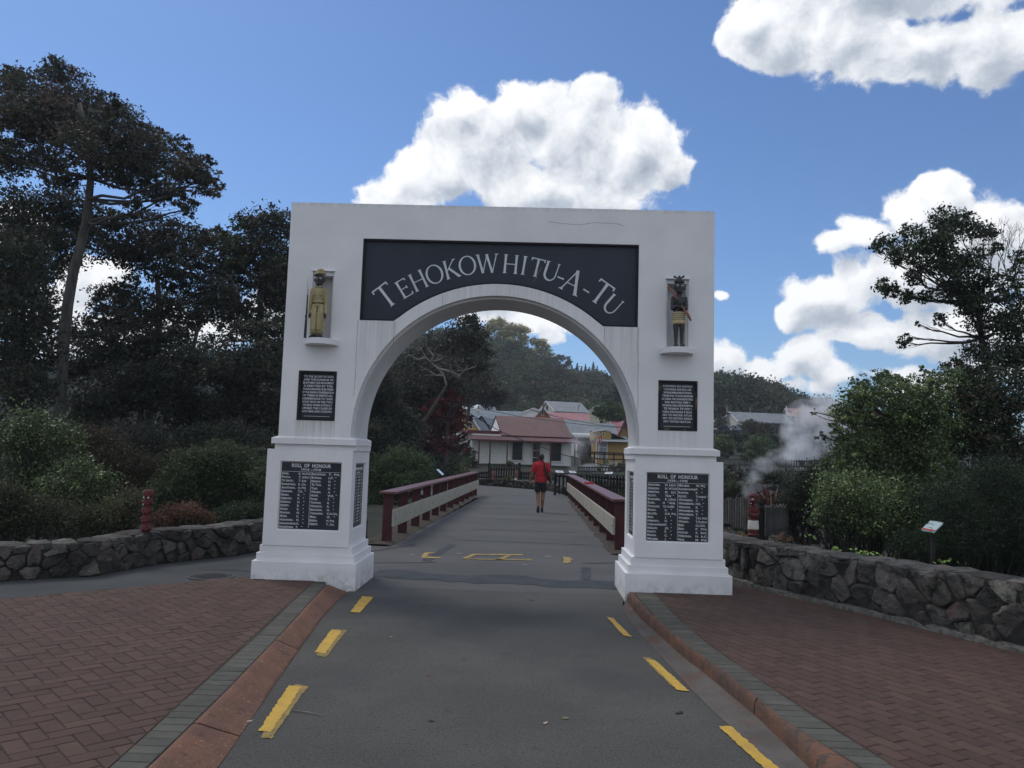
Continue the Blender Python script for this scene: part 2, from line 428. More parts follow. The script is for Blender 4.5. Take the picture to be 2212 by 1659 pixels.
# far hill: crest height (m, at 250 m) against direction x/y
RIDGE_T = [-1.2, -.75, -.52, -.40, -.25, -.14, -.07, -.05, -.03, .0, .02, .06, .1, .17, .24, .30, .33, .385, .45, .6, 1.2]
RIDGE_H = [18, 22, 25, 27, 33, 37, 38, 38, 36.5, 33.5, 31, 25, 22, 20.5, 21, 19, 17, 13, 10, 8, 8]
def hill_h(x, y):
    if y < 1: return -.12
    t = x/y; r = y
    h = interp(t, RIDGE_T, RIDGE_H)
    g = interp(r, [0, 45, 60, 100, 130, 175, 250, 300, 420, 900], [-.0, 0, .02, .10, .16, .5, 1.0, .85, .5, .2])
    if t > .2: g = interp(r, [0, 45, 60, 100, 130, 200, 250, 300, 420, 900], [0, 0, .0, .20, .42, .85, 1.0, .85, .5, .2])
    z = -.12 + h*g + .35*mnoise.noise(Vector((x*.02, y*.02, 0)))*min(1, max(0, r-30)/60)*4
    return z
def build_terrain():
    mb = MB(); ys = [-90, -30, -12, 0, 8, 16, 24, 32, 40, 50, 60, 70, 80, 95, 110, 125, 140, 155, 170, 185, 200, 215, 230, 245, 260, 275, 300, 340, 400, 500, 620]
    ts = np.linspace(-1.5, 1.5, 97)
    idx = []
    for y in ys:
        for t in ts:
            w = max(abs(y), 45); x = t*w*1.05
            z = hill_h(x, y)
            mb.v.append((x, y, z))
    n = len(ts)
    for i in range(len(ys)-1):
        for j in range(n-1): mb.f.append((i*n+j, i*n+j+1, (i+1)*n+j+1, (i+1)*n+j)); mb.m.append(0)
    g = mat('ground_mat', (.020,.022,.014), (.034,.038,.022), .35, .95, .8, 6, speck=(2.5, (.09,.08,.055), .62, .6))
    o = mb.build('ground', g, smooth=True); tag(o, kind='structure')
    # near foreground earth far to the sides and behind the camera lies a little below the paving
build_terrain()

ASPH = mat('asphalt', (.086,.084,.078), (.115,.111,.102), 1.1, .85, .8, 200, lo=.38, hi=.68, speck=(120, (.24,.235,.22), .58, .85),
    extra=lambda N, L, v, noise, ramp, mixc, col, tc: mixc(ramp(noise(.5, 4), .5, .68), mixc(ramp(noise(5, 6, .7), .60, .75), mixc(ramp(noise(48, 4, .7), .56, .66), col, (.040,.040,.039)), (.055,.056,.056)), (.066,.067,.067)))
ASPHD = mat('bridge_asphalt', (.084,.084,.084), (.110,.109,.107), .8, .85, .6, 160, speck=(90, (.16,.16,.155), .62, .6), stretch=(.5, 1, 1))
ASPHL = mat('path_asphalt', (.048,.052,.054), (.066,.070,.072), .9, .9, .5, 220, speck=(170, (.11,.11,.11), .66, .5))
PATCH = mat('patch_asphalt', (.038,.042,.048), (.058,.062,.068), 3, .8, .5, 200)
roadL = [(-1.05,-8), (-1.33,1), (-1.42,2.4), (-1.5,3.93), (-1.68,5.38), (-1.92,7.46), (-1.99,8.78)]
roadR = [(1.9,-8), (1.6,1), (1.48,3), (1.36,4.0), (1.28,4.66), (1.19,5.33), (1.13,6.23), (1.05,7.12), (1.03,8.0), (1.05,8.45)]
mb = MB(); mb.sheet(roadL+[(-1.99,9.1),(1.15,9.1)]+roadR[::-1], 0.0); tag(mb.build('road', ASPH), kind='structure')
mb = MB(); mb.sheet([(-1.99,9.1),(-3.02,9.1),(-3.1,10.3),(-2.9,11.6),(-2.62,13.0),(-2.28,13.2),(-2.0,20),(-1.72,27.2),(-8,30),(-13,37.5),(-2.5,38.1),(1.0,34.2),(1.62,30),
    (1.50,26.6),(1.78,13.2),(2.6,12.6),(2.9,11.2),(2.5,9.1)], 0.0); tag(mb.build('bridge_road', ASPHD), kind='structure')
mb = MB(); mb.sheet([(-3.02,9.1),(-3.05,9.02),(-3.42,8.75),(-4.03,8.07),(-4.9,7.21),(-7,5.2),(-12,1),(-20,-6),(-20,2),(-12,6.2),(-8.5,7.55),(-5.85,8.72),(-5.08,9.3),(-4.86,10.2),(-4.2,11.2),(-4.0,12.0),(-2.9,13.0),(-2.62,13.0),(-2.9,11.6),(-3.1,10.3)], 0.0)
tag(mb.build('path', ASPHL), kind='structure')
def wavy(a, b, w, n=14, amp=.02, z=.004):
    a = Vector((*a, 0)); b = Vector((*b, 0)); d = (b-a).normalized(); s = Vector((-d.y, d.x, 0)); L1, L2 = [], []
    for i in range(n+1):
        p = a.lerp(b, i/n); o = amp*random.uniform(-1, 1)+amp*math.sin(i*.8)
        L1.append((p+s*(w/2+o))[:2]); L2.append((p-s*(w/2+amp*random.uniform(-1, 1)))[:2])
    return L1+L2[::-1]
for k, (a, b, w) in enumerate([((-1.97,10.05),(1.2,9.72),.62), ((-1.45,11.3),(-1.28,13.4),.13), ((-2.6,11.9),(-1.9,13.2),.09), ((-2.4,10.9),(-1.3,11.2),.05), ((.85,11.6),(1.55,11.9),.07), ((.78,10.1),(.86,11.2),.12),
        ((-3.6,10.3),(-2.9,10.1),.05), ((-4.2,9.95),(-2.95,9.85),.05), ((-1.3,14.1),(1.2,14.0),.04), ((-1.1,16.2),(1.1,16.15),.04), ((-.9,18.8),(1.0,18.7),.05)]):
    mb = MB(); mb.sheet(wavy(a, b, w, 18, w*.12), .004); tag(mb.build('asphalt_patch', PATCH), kind='structure')

# painted marks, ragged at the edge
YEL = mat('yellow_paint', (.56,.35,.055), (.42,.27,.06), 9, .7, .3, 150, lo=.4, hi=.75, speck=(60, (.16,.13,.07), .68, .7))
YELO = mat('old_yellow_paint', (.34,.235,.07), (.20,.155,.065), 14, .8, .3, 150, lo=.35, hi=.6, speck=(70, (.07,.07,.06), .56, .9))
def ragged(pts, amp=.006, step=.025):
    out = []
    for i in range(len(pts)):
        a = Vector(pts[i]); b = Vector(pts[(i+1) % len(pts)]); n = max(1, int((b-a).length/step))
        for j in range(n): 
            p = a.lerp(b, j/n)+Vector((random.uniform(-amp, amp), random.uniform(-amp, amp))); out.append((p.x, p.y))
    return out
dashes = [[(-1.77,8.47),(-1.64,8.44),(-1.61,7.62),(-1.71,7.65)], [(-1.70,6.89),(-1.60,6.86),(-1.545,6.1),(-1.635,6.12)], [(-1.57,5.27),(-1.475,5.25),(-1.40,4.42),(-1.475,4.43)],
    [(.82,7.83),(.88,7.77),(.96,7.02),(.89,7.06)], [(.97,6.28),(1.045,6.25),(1.15,5.47),(1.07,5.49)], [(1.18,4.8),(1.26,4.8),(1.37,4.05),(1.29,4.05)], [(-1.36,3.3),(-1.25,3.28),(-1.2,2.5),(-1.3,2.5)], [(1.36,3.4),(1.45,3.4),(1.54,2.6),(1.46,2.6)]]
for k, d in enumerate(dashes):
    if k in (1, 2, 4, 6):
        off = (.035, -.0) if k in (1, 2, 6) else (-.02, .05)
        sh = .09 if k in (1, 2, 6) else -.03
        mb = MB(); mb.sheet(ragged([(p[0]+off[0]*(1 if i in (0, 1) else 1.0), p[1]+off[1]-(sh if i > 1 else -.03)) for i, p in enumerate(d)], .008), .004)
        tag(mb.build('road_marking', YELO), kind='structure')
    mb = MB(); mb.sheet(ragged(d), .0065); tag(mb.build('road_marking', YEL), kind='structure')
def G5(x, y):
    p = on_ground(713.2+x*.3472, 1152.1+y*.3472); return (p.x, p.y)
for poly in ([(565,152),(582,122),(655,118),(650,123),(612,128),(597,146),(692,149),(685,157),(572,156)], [(820,158),(885,129),(1200,132),(1206,139),(905,136),(862,156)],
        [(1022,168),(1100,138),(1130,138),(1070,166)], [(830,160),(1255,161),(1258,172),(840,165)], [(1450,148),(1490,150),(1505,164),(1500,180),(1480,188),(1453,185)]):
    mb = MB(); mb.sheet(ragged([G5(*p) for p in poly], .012, .08), .0065); tag(mb.build('road_marking', YELO if poly[0][0] == 830 else mat('worn_yellow', (.40,.27,.07), (.26,.19,.08), 7, .8)), kind='structure')
WHT = mat('worn_white', (.30,.31,.30), (.16,.17,.17), 8, .8)
for a, b in (((780,128),(820,129)), ((1325,144),(1375,147)), ((495,138),(527,137)), ((1195,196),(1222,198)), ((1495,172),(1515,168))):
    p = G5(*a); q = G5(*b); mb = MB(); mb.sheet([(p[0], p[1]-.03), (q[0], q[1]-.03), (q[0], q[1]+.05), (p[0], p[1]+.05)], .0065); tag(mb.build('road_marking', WHT), kind='structure')

# ------------------------------------------------------------------ pavements of separate bricks
def clip_poly(poly, a, b):          # keep the part of poly left of a->b
    out = []; n = len(poly)
    def side(p): return (b[0]-a[0])*(p[1]-a[1])-(b[1]-a[1])*(p[0]-a[0])
    for i in range(n):
        p, q = poly[i], poly[(i+1) % n]; sp, sq = side(p), side(q)
        if sp >= 0: out.append(p)
        if sp*sq < 0: t = sp/(sp-sq); out.append((p[0]+(q[0]-p[0])*t, p[1]+(q[1]-p[1])*t))
    return out
def clip_conv(poly, region):
    for i in range(len(region)):
        poly = clip_poly(poly, region[i], region[(i+1) % len(region)])
        if len(poly) < 3: return []
    return poly
def area(poly): return abs(sum(poly[i][0]*poly[(i+1) % len(poly)][1]-poly[(i+1) % len(poly)][0]*poly[i][1] for i in range(len(poly))))/2
def brick_geo(poly, z, h=.03, ch=.004):
    c = (sum(p[0] for p in poly)/len(poly), sum(p[1] for p in poly)/len(poly)); n = len(poly)
    def ins(p, d): 
        v = Vector((p[0]-c[0], p[1]-c[1])); l = v.length; return (c[0]+v.x*(1-d/l), c[1]+v.y*(1-d/l)) if l > d else c
    V = [(p[0], p[1], z-h) for p in poly]+[(p[0], p[1], z-ch) for p in poly]+[(*ins(p, ch*1.4), z) for p in poly]
    F = []
    for k in (0, 1):
        for i in range(n): j = (i+1) % n; F.append((k*n+i, k*n+j, (k+1)*n+j, (k+1)*n+i))
    F.append(tuple(2*n+i for i in range(n)))
    return V, F
BRICK = mat('paving_brick', (.092,.054,.041), (.074,.046,.037), 9, .88, .5, 120, rnd=.15, attr=True, hue=.010, speck=(45, (.11,.075,.062), .64, .5))
GREYB = mat('grey_paver', (.100,.096,.080), (.078,.076,.066), 9, .9, .5, 120, rnd=.16, attr=True, speck=(45, (.14,.135,.115), .62, .5))
SAND = mat('brick_joint_sand', (.042,.036,.030), (.060,.052,.042), 6, .95)
def lay(parent, quads, material, name, z, region, keep=300, gap=.0028):
    # quads: list of (cx, cy, angle, length, width)
    full = {}; cells = []
    for (cx, cy, an, l, w) in quads:
        ca, sa = math.cos(an), math.sin(an); l2, w2 = l/2-gap, w/2-gap
        poly = [(cx+ca*x-sa*y, cy+sa*x+ca*y) for x, y in ((-l2,-w2),(l2,-w2),(l2,w2),(-l2,w2))]
        pc = clip_conv(poly, region); 
        if len(pc) < 3 or area(pc) < .0015: continue
        cells.append((cx*cx+cy*cy, (cx, cy, an, l, w), pc, area(pc) > .999*area(poly)))
    vis = [c for c in cells if abs(math.atan2(c[1][0], max(.1, c[1][1]))) < R(38) and c[1][1] > 3.2]
    vis.sort(key=lambda c: c[0]); near = set(id(c) for c in vis[:keep])
    bm_rest = MB(); tones = []
    for c in cells:
        (cx, cy, an, l, w) = c[1]; dz = random.uniform(-.0012, .0012)
        if id(c) in near:
            if c[3]:
                key = (round(l, 3), round(w, 3))
                if key not in full:
                    l2, w2 = l/2-gap, w/2-gap
                    V, F = brick_geo([(-l2,-w2),(l2,-w2),(l2,w2),(-l2,w2)], 0); me = bpy.data.meshes.new(name); me.from_pydata(V, [], F); me.materials.append(material); full[key] = me
                o = link(name, full[key], None, parent); o.location = Vector((cx, cy, z+dz))-origin(parent)
                o.rotation_euler = (random.uniform(-.006, .006), random.uniform(-.006, .006), an+random.uniform(-.012, .012))
            else:
                V, F = brick_geo([(p[0]-cx, p[1]-cy) for p in c[2]], 0); me = bpy.data.meshes.new(name); me.from_pydata(V, [], F); me.materials.append(material)
                o = link(name, me, None, parent); o.location = Vector((cx, cy, z+dz))-origin(parent)
        else:
            V, F = brick_geo(c[2], z+dz); k0 = len(bm_rest.f); bm_rest.add(V, F); tones += [random.random()]*(len(bm_rest.f)-k0)
    if bm_rest.f:
        o = bm_rest.build(name, material, parent, fix=False); o['kind'] = 'stuff'
        a = o.data.attributes.new('tone', 'FLOAT', 'FACE'); a.data.foreach_set('value', tones)

PZ = .10
# left pavement: herringbone at 45 degrees, grey border along the kerb
gL_in = [(-1.33,-8), (-1.62,1), (-1.73,3.65), (-1.81,4.73), (-1.95,6.24), (-2.20,8.60)]          # kerb back edge
gL_out = [(-1.50,-8), (-1.79,1), (-1.90,3.64), (-1.99,4.62), (-2.12,6.24), (-2.37,8.60)]
def sm(poly, n):                                                 # point at arc fraction list
    P = [Vector(p) for p in poly]; L = [0]
    for i in range(1, len(P)): L.append(L[-1]+(P[i]-P[i-1]).length)
    return L[-1], (lambda s: (lambda i: P[i].lerp(P[i+1], (s-L[i])/max(1e-9, L[i+1]-L[i])))(min(len(P)-2, max(0, int(np.searchsorted(L, s))-1))))
def border(parent, inner, outer, z, w=.1, keep=150):
    Lt, f = sm(inner, 0); Lo, g = sm(outer, 0); n = int(Lt/w); quads = []
    rest = MB(); tones = []
    cnt = 0; items = []
    for i in range(n):
        a = f(Lt*i/n+.003); b = f(Lt*(i+1)/n-.003); c = g(Lo*(i+1)/n-.003); d = g(Lo*i/n+.003); e = (c-b).normalized()*.004
        items.append([tuple(a+e), tuple(b+e), tuple(c-e), tuple(d-e)])
    items.sort(key=lambda q: abs(q[0][1]-3.5) if q[0][1] > 3.3 else 100-q[0][1])
    for i, q in enumerate(items):
        dz = random.uniform(-.0015, .0015)
        ar = sum(q[k][0]*q[(k+1) % 4][1]-q[(k+1) % 4][0]*q[k][1] for k in range(4))
        if ar < 0: q = q[::-1]
        if i < keep:
            cx = sum(p[0] for p in q)/4; cy = sum(p[1] for p in q)/4
            V, F = brick_geo([(p[0]-cx, p[1]-cy) for p in q], 0); me = bpy.data.meshes.new('grey_paver'); me.from_pydata(V, [], F); me.materials.append(GREYB)
            o = link('grey_paver', me, None, parent); o.location = Vector((cx, cy, z+dz))-origin(parent)
        else:
            V, F = brick_geo(q, z+dz); k0 = len(rest.f); rest.add(V, F); tones += [random.random()]*(len(rest.f)-k0)
    o = rest.build('grey_paver', GREYB, parent, fix=False); o['kind'] = 'stuff'
    a = o.data.attributes.new('tone', 'FLOAT', 'FACE'); a.data.foreach_set('value', tones)

# the pavement falls gently to the asphalt on its far side, so it is laid on its own plane
pavL = thing('pavement', None, None, (0, 0, 0)); pavL['kind'] = 'structure'
regL = [(-1.50,-8), (-1.79,1), (-1.90,3.64), (-2.37,8.60), (-2.40,8.90), (-3.10,8.92), (-3.42,8.70), (-7,5.15), (-13,-8)]
def ccw(p): 
    s = sum(p[i][0]*p[(i+1) % len(p)][1]-p[(i+1) % len(p)][0]*p[i][1] for i in range(len(p))); return p if s > 0 else p[::-1]
regL = ccw(regL)
mb = MB(); mb.sheet([(-1.34,-8), (-1.63,1), (-1.74,3.65), (-1.82,4.73), (-1.96,6.24), (-2.21,8.60), (-2.3,8.9), (-3.12,8.94), (-3.44,8.72), (-7.02,5.17), (-13,-8)], PZ-.0055)
o = mb.build('joint_sand', SAND, pavL)
qs = []; u = .1; s2 = math.sqrt(.5)
for i in range(-110, 111):
    for j in range(-110, 111):
        m4 = (i-j) % 4                     # herringbone: two bricks on every four cells
        if m4 in (0, 3):
            x, y, l, w, an = ((i+1)*u, (j+.5)*u, 2*u, u, 0) if m4 == 0 else ((i+.5)*u, (j+1)*u, 2*u, u, math.pi/2)
            X = (x*s2-y*s2)-3.5; Y = (x*s2+y*s2)+5.5
            if -9 < X < -1.3 and -3 < Y < 9.3: qs.append((X, Y, an+math.pi/4, l, w))
lay(pavL, qs, BRICK, 'brick', PZ, regL)
border(pavL, gL_in, gL_out, PZ)
# right pavement: running bond along the wall
gR_in = [(2.25,-8), (1.92,1), (1.78,3), (1.70,3.99), (1.53,4.62), (1.44,5.55), (1.33,6.2), (1.25,7.19), (1.21,8.3), (1.22,8.74)]
gR_out = [(2.50,-8), (2.17,1), (1.99,3), (1.86,4.1), (1.74,4.70), (1.62,5.60), (1.52,6.3), (1.46,7.19), (1.44,8.3), (1.45,8.74)]
pavR = thing('pavement', None, None, (0, 0, 0)); pavR['kind'] = 'structure'
wallR = [(2.45,10.9), (2.52,10.3), (2.62,9.79), (2.96,8.91), (3.53,7.88), (4.12,6.57), (4.75,5.0), (5.6,2.5), (6.4,0), (8.5,-8)]   # foot of the wall
regR = ccw([(1.43,8.9), (1.46,7.0), (1.60,5.7), (1.86,4.1), (2.2,2.0), (5.66,2.0), (5.5,2.5), (4.65,5.0), (4.02,6.57), (3.43,7.88), (2.88,8.88), (2.45,9.66), (1.43,9.66)])
regR2 = ccw([(2.05,2.0), (2.50,-8), (8.4,-8), (6.3,0), (5.66,2.0)])
mb = MB(); mb.sheet([(p[0]-.012, p[1]) for p in gR_in]+[(1.4,9.1), (1.4,10.2), (2.5,10.4), (2.64,9.79), (2.98,8.91), (3.55,7.88), (4.14,6.57), (5.6,2.5), (8.5,-8)], PZ-.0055)
mb.build('joint_sand', SAND, pavR)
qs = []; an = math.atan2(-1.31, .59); ca, sa = math.cos(an), math.sin(an)
for j in range(-130, 130):
    for i in range(-60, 85):
        x = (i+(.5 if j % 2 else 0))*.2; y = j*.1; X = 2+ca*x-sa*y; Y = 6+sa*x+ca*y
        if 1.2 < X < 8.5 and -8.2 < Y < 10.6: qs.append((X, Y, an, .2, .1))
lay(pavR, qs, BRICK, 'brick', PZ, regR)
lay(pavR, [q for q in qs if q[1] < 2.2 and q[1] > -3], BRICK, 'brick', PZ, regR2, 0)
border(pavR, gR_in, gR_out, PZ)

# ------------------------------------------------------------------ kerbs
TERRA = mat('terracotta_kerb', (.205,.098,.064), (.135,.075,.055), 5, .85, .6, 60, lo=.3, hi=.7, speck=(14, (.085,.055,.045), .58, .8),
    extra=lambda N, L, v, noise, ramp, mixc, col, tc: mixc(ramp(noise(2.1, 5, .65), .55, .72), mixc(ramp(noise(40, 3, .6), .60, .72), col, (.33,.19,.13)), (.105,.062,.048)))
TERRAD = mat('weathered_kerb', (.185,.088,.054), (.100,.062,.048), 6, .85, .6, 60, lo=.3, hi=.62, speck=(16, (.055,.05,.045), .56, .8))
CONC = mat('gutter_concrete', (.13,.12,.11), (.095,.083,.076), 4, .9, .6, 60, speck=(60, (.20,.19,.18), .62, .5),
    extra=lambda N, L, v, noise, ramp, mixc, col, tc: mixc(ramp(noise(3, 4), .5, .65), col, (.12,.072,.058)))
def sweep(parent, name, material, inner, outer, prof, s0, s1, n=6):      # profile from road side (0) to pavement side (1): [(f, z)]
    La, f = sm(inner, 0); Lb, g = sm(outer, 0); mb = MB(); k = len(prof)
    for i in range(n+1):
        s = s0+(s1-s0)*i/n; a = f(La*s); b = g(Lb*s)
        for (t, z) in prof: p = a.lerp(b, t); mb.v.append((p.x, p.y, z))
    for i in range(n):
        for j in range(k-1): mb.f.append((i*k+j, i*k+j+1, (i+1)*k+j+1, (i+1)*k+j)); mb.m.append(0)
    mb.f.append(tuple(range(k))); mb.m.append(0); mb.f.append(tuple(n*k+j for j in range(k))[::-1]); mb.m.append(0)
    return mb.build(name, material, parent, smooth=True, sharp=60)
kerbL = thing('kerb', None, None); kerbL['kind'] = 'structure'
profL = [(0, -.05), (0, .004), (.12, .018), (.45, .055), (.72, .088), (.86, .104), (.96, .104), (.985, .095), (.985, -.05)]
cuts = [0, .12, .25, .38, .5, .62, .735, .845, .995]
for a, b in zip(cuts[:-1], cuts[1:]): sweep(kerbL, 'kerb_block', TERRA, roadL, gL_in, profL, a+.0006, b-.0006, 8)
kerbR = thing('kerb', None, None); kerbR['kind'] = 'structure'
kR0 = [(2.02,-8), (1.72,1), (1.58,3), (1.50,4.22), (1.46,4.91), (1.355,5.83), (1.27,6.4), (1.225,6.93), (1.15,7.65), (1.115,8.74)]
kR0 = [(p[0]-.0, p[1]) for p in kR0]
profR = [(0, -.05), (0, .045), (.08, .085), (.25, .112), (.5, .122), (.75, .116), (.93, .098), (.98, .085), (.98, -.05)]
for a, b in ((0, .2), (.2, .45), (.45, .70), (.70, .775), (.775, .995)): sweep(kerbR, 'kerb_block', TERRAD, kR0, [(p[0], p[1]) for p in gR_in], profR, a+.0005, b-.0005, 12)
gut = MB()
Lg, fg = sm(kR0, 0); Lr, fr_ = sm(roadR, 0)
for i in range(41):
    a = fr_(Lr*i/40); b = fg(Lg*i/40*.995); 
    for t, z in ((-.02, .003), (.04, .006), (.5, -.006), (.95, .012), (1.02, .02)): p = a.lerp(b, t); gut.v.append((p.x, p.y, z))
for i in range(40):
    for j in range(4): gut.f.append((i*5+j, i*5+j+1, i*5+j+6, i*5+j+5)); gut.m.append(0)
tag(gut.build('gutter', CONC, smooth=True), kind='structure')
# concrete strip at the foot of the right wall
strip = MB(); Ls_, fs_ = sm([(p[0], p[1]) for p in wallR], 0)
for i in range(61):
    s = Ls_*i/60; p = fs_(s); q = fs_(min(Ls_, s+.02)); p0 = fs_(max(0, s-.02)); t = (q-p0).normalized(); nrm = Vector((-t.y, t.x))*-1
    if nrm.x > 0: nrm = -nrm
    j = .006*random.uniform(-1, 1)
    for d, z in ((.085+j, PZ-.02), (.075+j, PZ+.035), (.0, PZ+.045), (-.05, PZ+.045)): r_ = p+nrm*d; strip.v.append((r_.x, r_.y, z+random.uniform(-.004, .004)))
for i in range(60):
    for j in range(3): strip.f.append((i*4+j, i*4+j+1, i*4+j+5, i*4+j+4)); strip.m.append(0)
tag(strip.build('edging_strip', mat('edging', (.16,.155,.145), (.075,.075,.068), 18, .95, .8, 60, lo=.4, hi=.6), smooth=True, sharp=40), kind='structure')

# ------------------------------------------------------------------ dry-stone walls, each stone its own piece
STONE = mat('wall_stone', (.050,.048,.046), (.108,.099,.089), 5, .95, 2.6, 14, rnd=.55, hue=.035, speck=(9, (.030,.033,.028), .54, .9),
    extra=lambda N, L, v, noise, ramp, mixc, col, tc: mixc(ramp(noise(26, 4, .7), .62, .70), mixc(ramp(noise(3.5, 4), .60, .70), col, (.095,.066,.054)), (.17,.168,.15)))
MORT = mat('wall_mortar', (.024,.023,.021), (.050,.047,.041), 12, .98, 1, 30)
def stone_wall(name, label, line, z0, tops, thick, side, size=.30, seed=1, keep=300, group=None, stone_name='stone', cap=True):
    rs = random.Random(seed); root = thing(name, label, 'wall', (line[0][0], line[0][1], z0), group)
    L, f = sm(line, 0)
    def frame(s):
        p = f(min(max(s, 0), L)); q = f(min(L, s+.08)); r_ = f(max(0, s-.08)); t = (q-r_).normalized(); n = Vector((-t.y, t.x))*side; return p, n
    def top(s): return float(np.interp(s/L, [t[0] for t in tops], [t[1] for t in tops]))+.02*mnoise.noise(Vector((s*2.3, seed, 0)))
    core = MB(); n = int(L/.12)+1; k = 6
    for i in range(n+1):
        s = L*i/n; p, nr = frame(s); h = top(s)
        for d, z in ((-.014, z0-.1), (-.014, h-.05), (-.06, h-.012+.012*rs.random()), (-thick+.05, h-.01+.014*rs.random()), (-thick, h-.05), (-thick, z0-.1)):
            w = p+nr*d; core.v.append((w.x, w.y, z))
    for i in range(n):
        for j in range(k-1): core.f.append((i*k+j, i*k+j+1, (i+1)*k+j+1, (i+1)*k+j)); core.m.append(0)
    core.f.append(tuple(range(k))); core.m.append(0); core.f.append(tuple(n*k+j for j in range(k))); core.m.append(0)
    core.build('wall_core', MORT, root, smooth=False)
    Hm = max(t[1] for t in tops)-z0
    rows = max(2, int(round(Hm/(size*.72)))); dz = Hm/rows; pts = []
    for r_ in range(-1, rows+1):
        nn = int(L/size)+2
        for c in range(-1, nn):
            pts.append(((c+.5*(r_ % 2)+rs.uniform(-.42, .42))*size, (r_+.5+rs.uniform(-.42, .42))*dz))
    pts = [q for q in pts if rs.random() > .24]
    cells = []
    for i, p in enumerate(pts):
        if p[0] < 0 or p[0] > L or p[1] < -.02 or p[1] > Hm+.05: continue
        h = top(p[0])-z0
        poly = [(max(0, p[0]-.6), 0.0), (min(L, p[0]+.6), 0.0), (min(L, p[0]+.6), h), (max(0, p[0]-.6), h)]
        for q in pts:
            if q is p or abs(q[0]-p[0]) > 1.0: continue
            mx, my = (p[0]+q[0])/2, (p[1]+q[1])/2; dx, dy = q[0]-p[0], q[1]-p[1]
            poly = clip_poly(poly, (mx, my), (mx-dy, my+dx))
            if len(poly) < 3: break
        if len(poly) >= 3 and area(poly) > .004: cells.append((p, poly))
    for p, poly in cells:
        c = (sum(a[0] for a in poly)/len(poly), sum(a[1] for a in poly)/len(poly)); ring = []
        m = len(poly)
        for i in range(m):                       # round the corners once
            a, b = poly[i], poly[(i+1) % m]
            for t in (.14, .5, .86): ring.append((a[0]+(b[0]-a[0])*t, a[1]+(b[1]-a[1])*t))
        nr_ = len(ring); V = []; sz = math.sqrt(area(poly)); prot = rs.uniform(.008, .036)
        P0, N0 = frame(c[0]); z_c = z0+c[1]
        tilt = (rs.uniform(-.4, .4), rs.uniform(-.4, .4)); jit = [rs.uniform(.86, 1.04) for _ in ring]
        def put(u, v, d):
            pp, nn_ = frame(u); w = pp+nn_*(d-.0); V.append((w.x-P0.x, w.y-P0.y, z0+v-z_c))
        g = .0055/max(.05, sz)
        for ins, d in ((.0, -.10), (.0, .0), (.045, prot*.8), (.25, prot)):
            for q, jt in zip(ring, jit):
                s_ = (1-g*1.3-ins)*(jt if d > -.09 else 1); u = c[0]+(q[0]-c[0])*s_; v = c[1]+(q[1]-c[1])*s_
                put(u, v, d+((q[0]-c[0])*tilt[0]+(q[1]-c[1])*tilt[1])*(.9 if d > -.05 else 0)+(rs.uniform(-.006, .006) if d > 0 else 0))
        put(c[0]+rs.uniform(-.2, .2)*sz, c[1]+rs.uniform(-.2, .2)*sz, prot*1.12); F = []
        for k_ in range(3):
            for i in range(nr_): j = (i+1) % nr_; F.append((k_*nr_+i, k_*nr_+j, (k_+1)*nr_+j, (k_+1)*nr_+i))
        for i in range(nr_): F.append((3*nr_+i, 3*nr_+(i+1) % nr_, 4*nr_))
        me = bpy.data.meshes.new(stone_name); me.from_pydata(V, [], F); me.materials.append(STONE)
        bm = bmesh.new(); bm.from_mesh(me); bmesh.ops.recalc_face_normals(bm, faces=bm.faces); bm.to_mesh(me); bm.free()
        me.polygons.foreach_set('use_smooth', [True]*len(me.polygons)); me.set_sharp_from_angle(angle=R(34))
        link(stone_name, me, None, root, Vector((P0.x, P0.y, z_c))-root.location)
    if cap:                                     # rough capping stones along the top
        s = .02
        while s < L-.1:
            w = rs.uniform(.22, .5); e = min(L, s+w); mid = (s+e)/2; p, nr = frame(mid); h = top(mid); ring = []
            for (uu, dd) in ((s, -.02), (mid, .02), (e-.012, -.015), (e-.012, -thick*.5), (e-.02, -thick+.03), (mid, -thick-.01), (s+.01, -thick+.02), (s, -thick*.5)):
                q, nn_ = frame(uu); w_ = q+nn_*(dd+rs.uniform(-.015, .015)); ring.append((w_.x-p.x, w_.y-p.y))
            V = [(a[0], a[1], -.05) for a in ring]+[(a[0]*.99, a[1]*.99, .012+rs.uniform(-.008, .01)) for a in ring]
            cx = sum(a[0] for a in ring)/8; cy = sum(a[1] for a in ring)/8
            V += [(cx+(a[0]-cx)*.68, cy+(a[1]-cy)*.68, .03+rs.uniform(-.008, .01)) for a in ring]+[(cx, cy, .034)]
            F = [(k_*8+i, k_*8+(i+1) % 8, (k_+1)*8+(i+1) % 8, (k_+1)*8+i) for k_ in (0, 1) for i in range(8)]+[(16+i, 16+(i+1) % 8, 24) for i in range(8)]
            me = bpy.data.meshes.new('capping_stone'); me.from_pydata(V, [], F); me.materials.append(STONE)
            bm = bmesh.new(); bm.from_mesh(me); bmesh.ops.recalc_face_normals(bm, faces=bm.faces); bm.to_mesh(me); bm.free()
            me.polygons.foreach_set('use_smooth', [True]*len(me.polygons)); me.set_sharp_from_angle(angle=R(30))
            link('capping_stone', me, None, root, Vector((p.x, p.y, h-.012))-root.location)
            s = e
    return root
wl = [(-9.4,7.25), (-7.4,7.95), (-5.89,8.62), (-5.13,9.14), (-4.91,10.15), (-4.30,11.1), (-4.08,11.9), (-3.4,12.9), (-2.75,13.35)]
stone_wall('stone_wall', 'low grey rubble stone wall curving behind the dark asphalt path on the left', wl, 0.0,
    [(0,.36),(.3,.365),(.45,.40),(.6,.425),(.8,.44),(1,.40)], .36, -1, .20, 3)
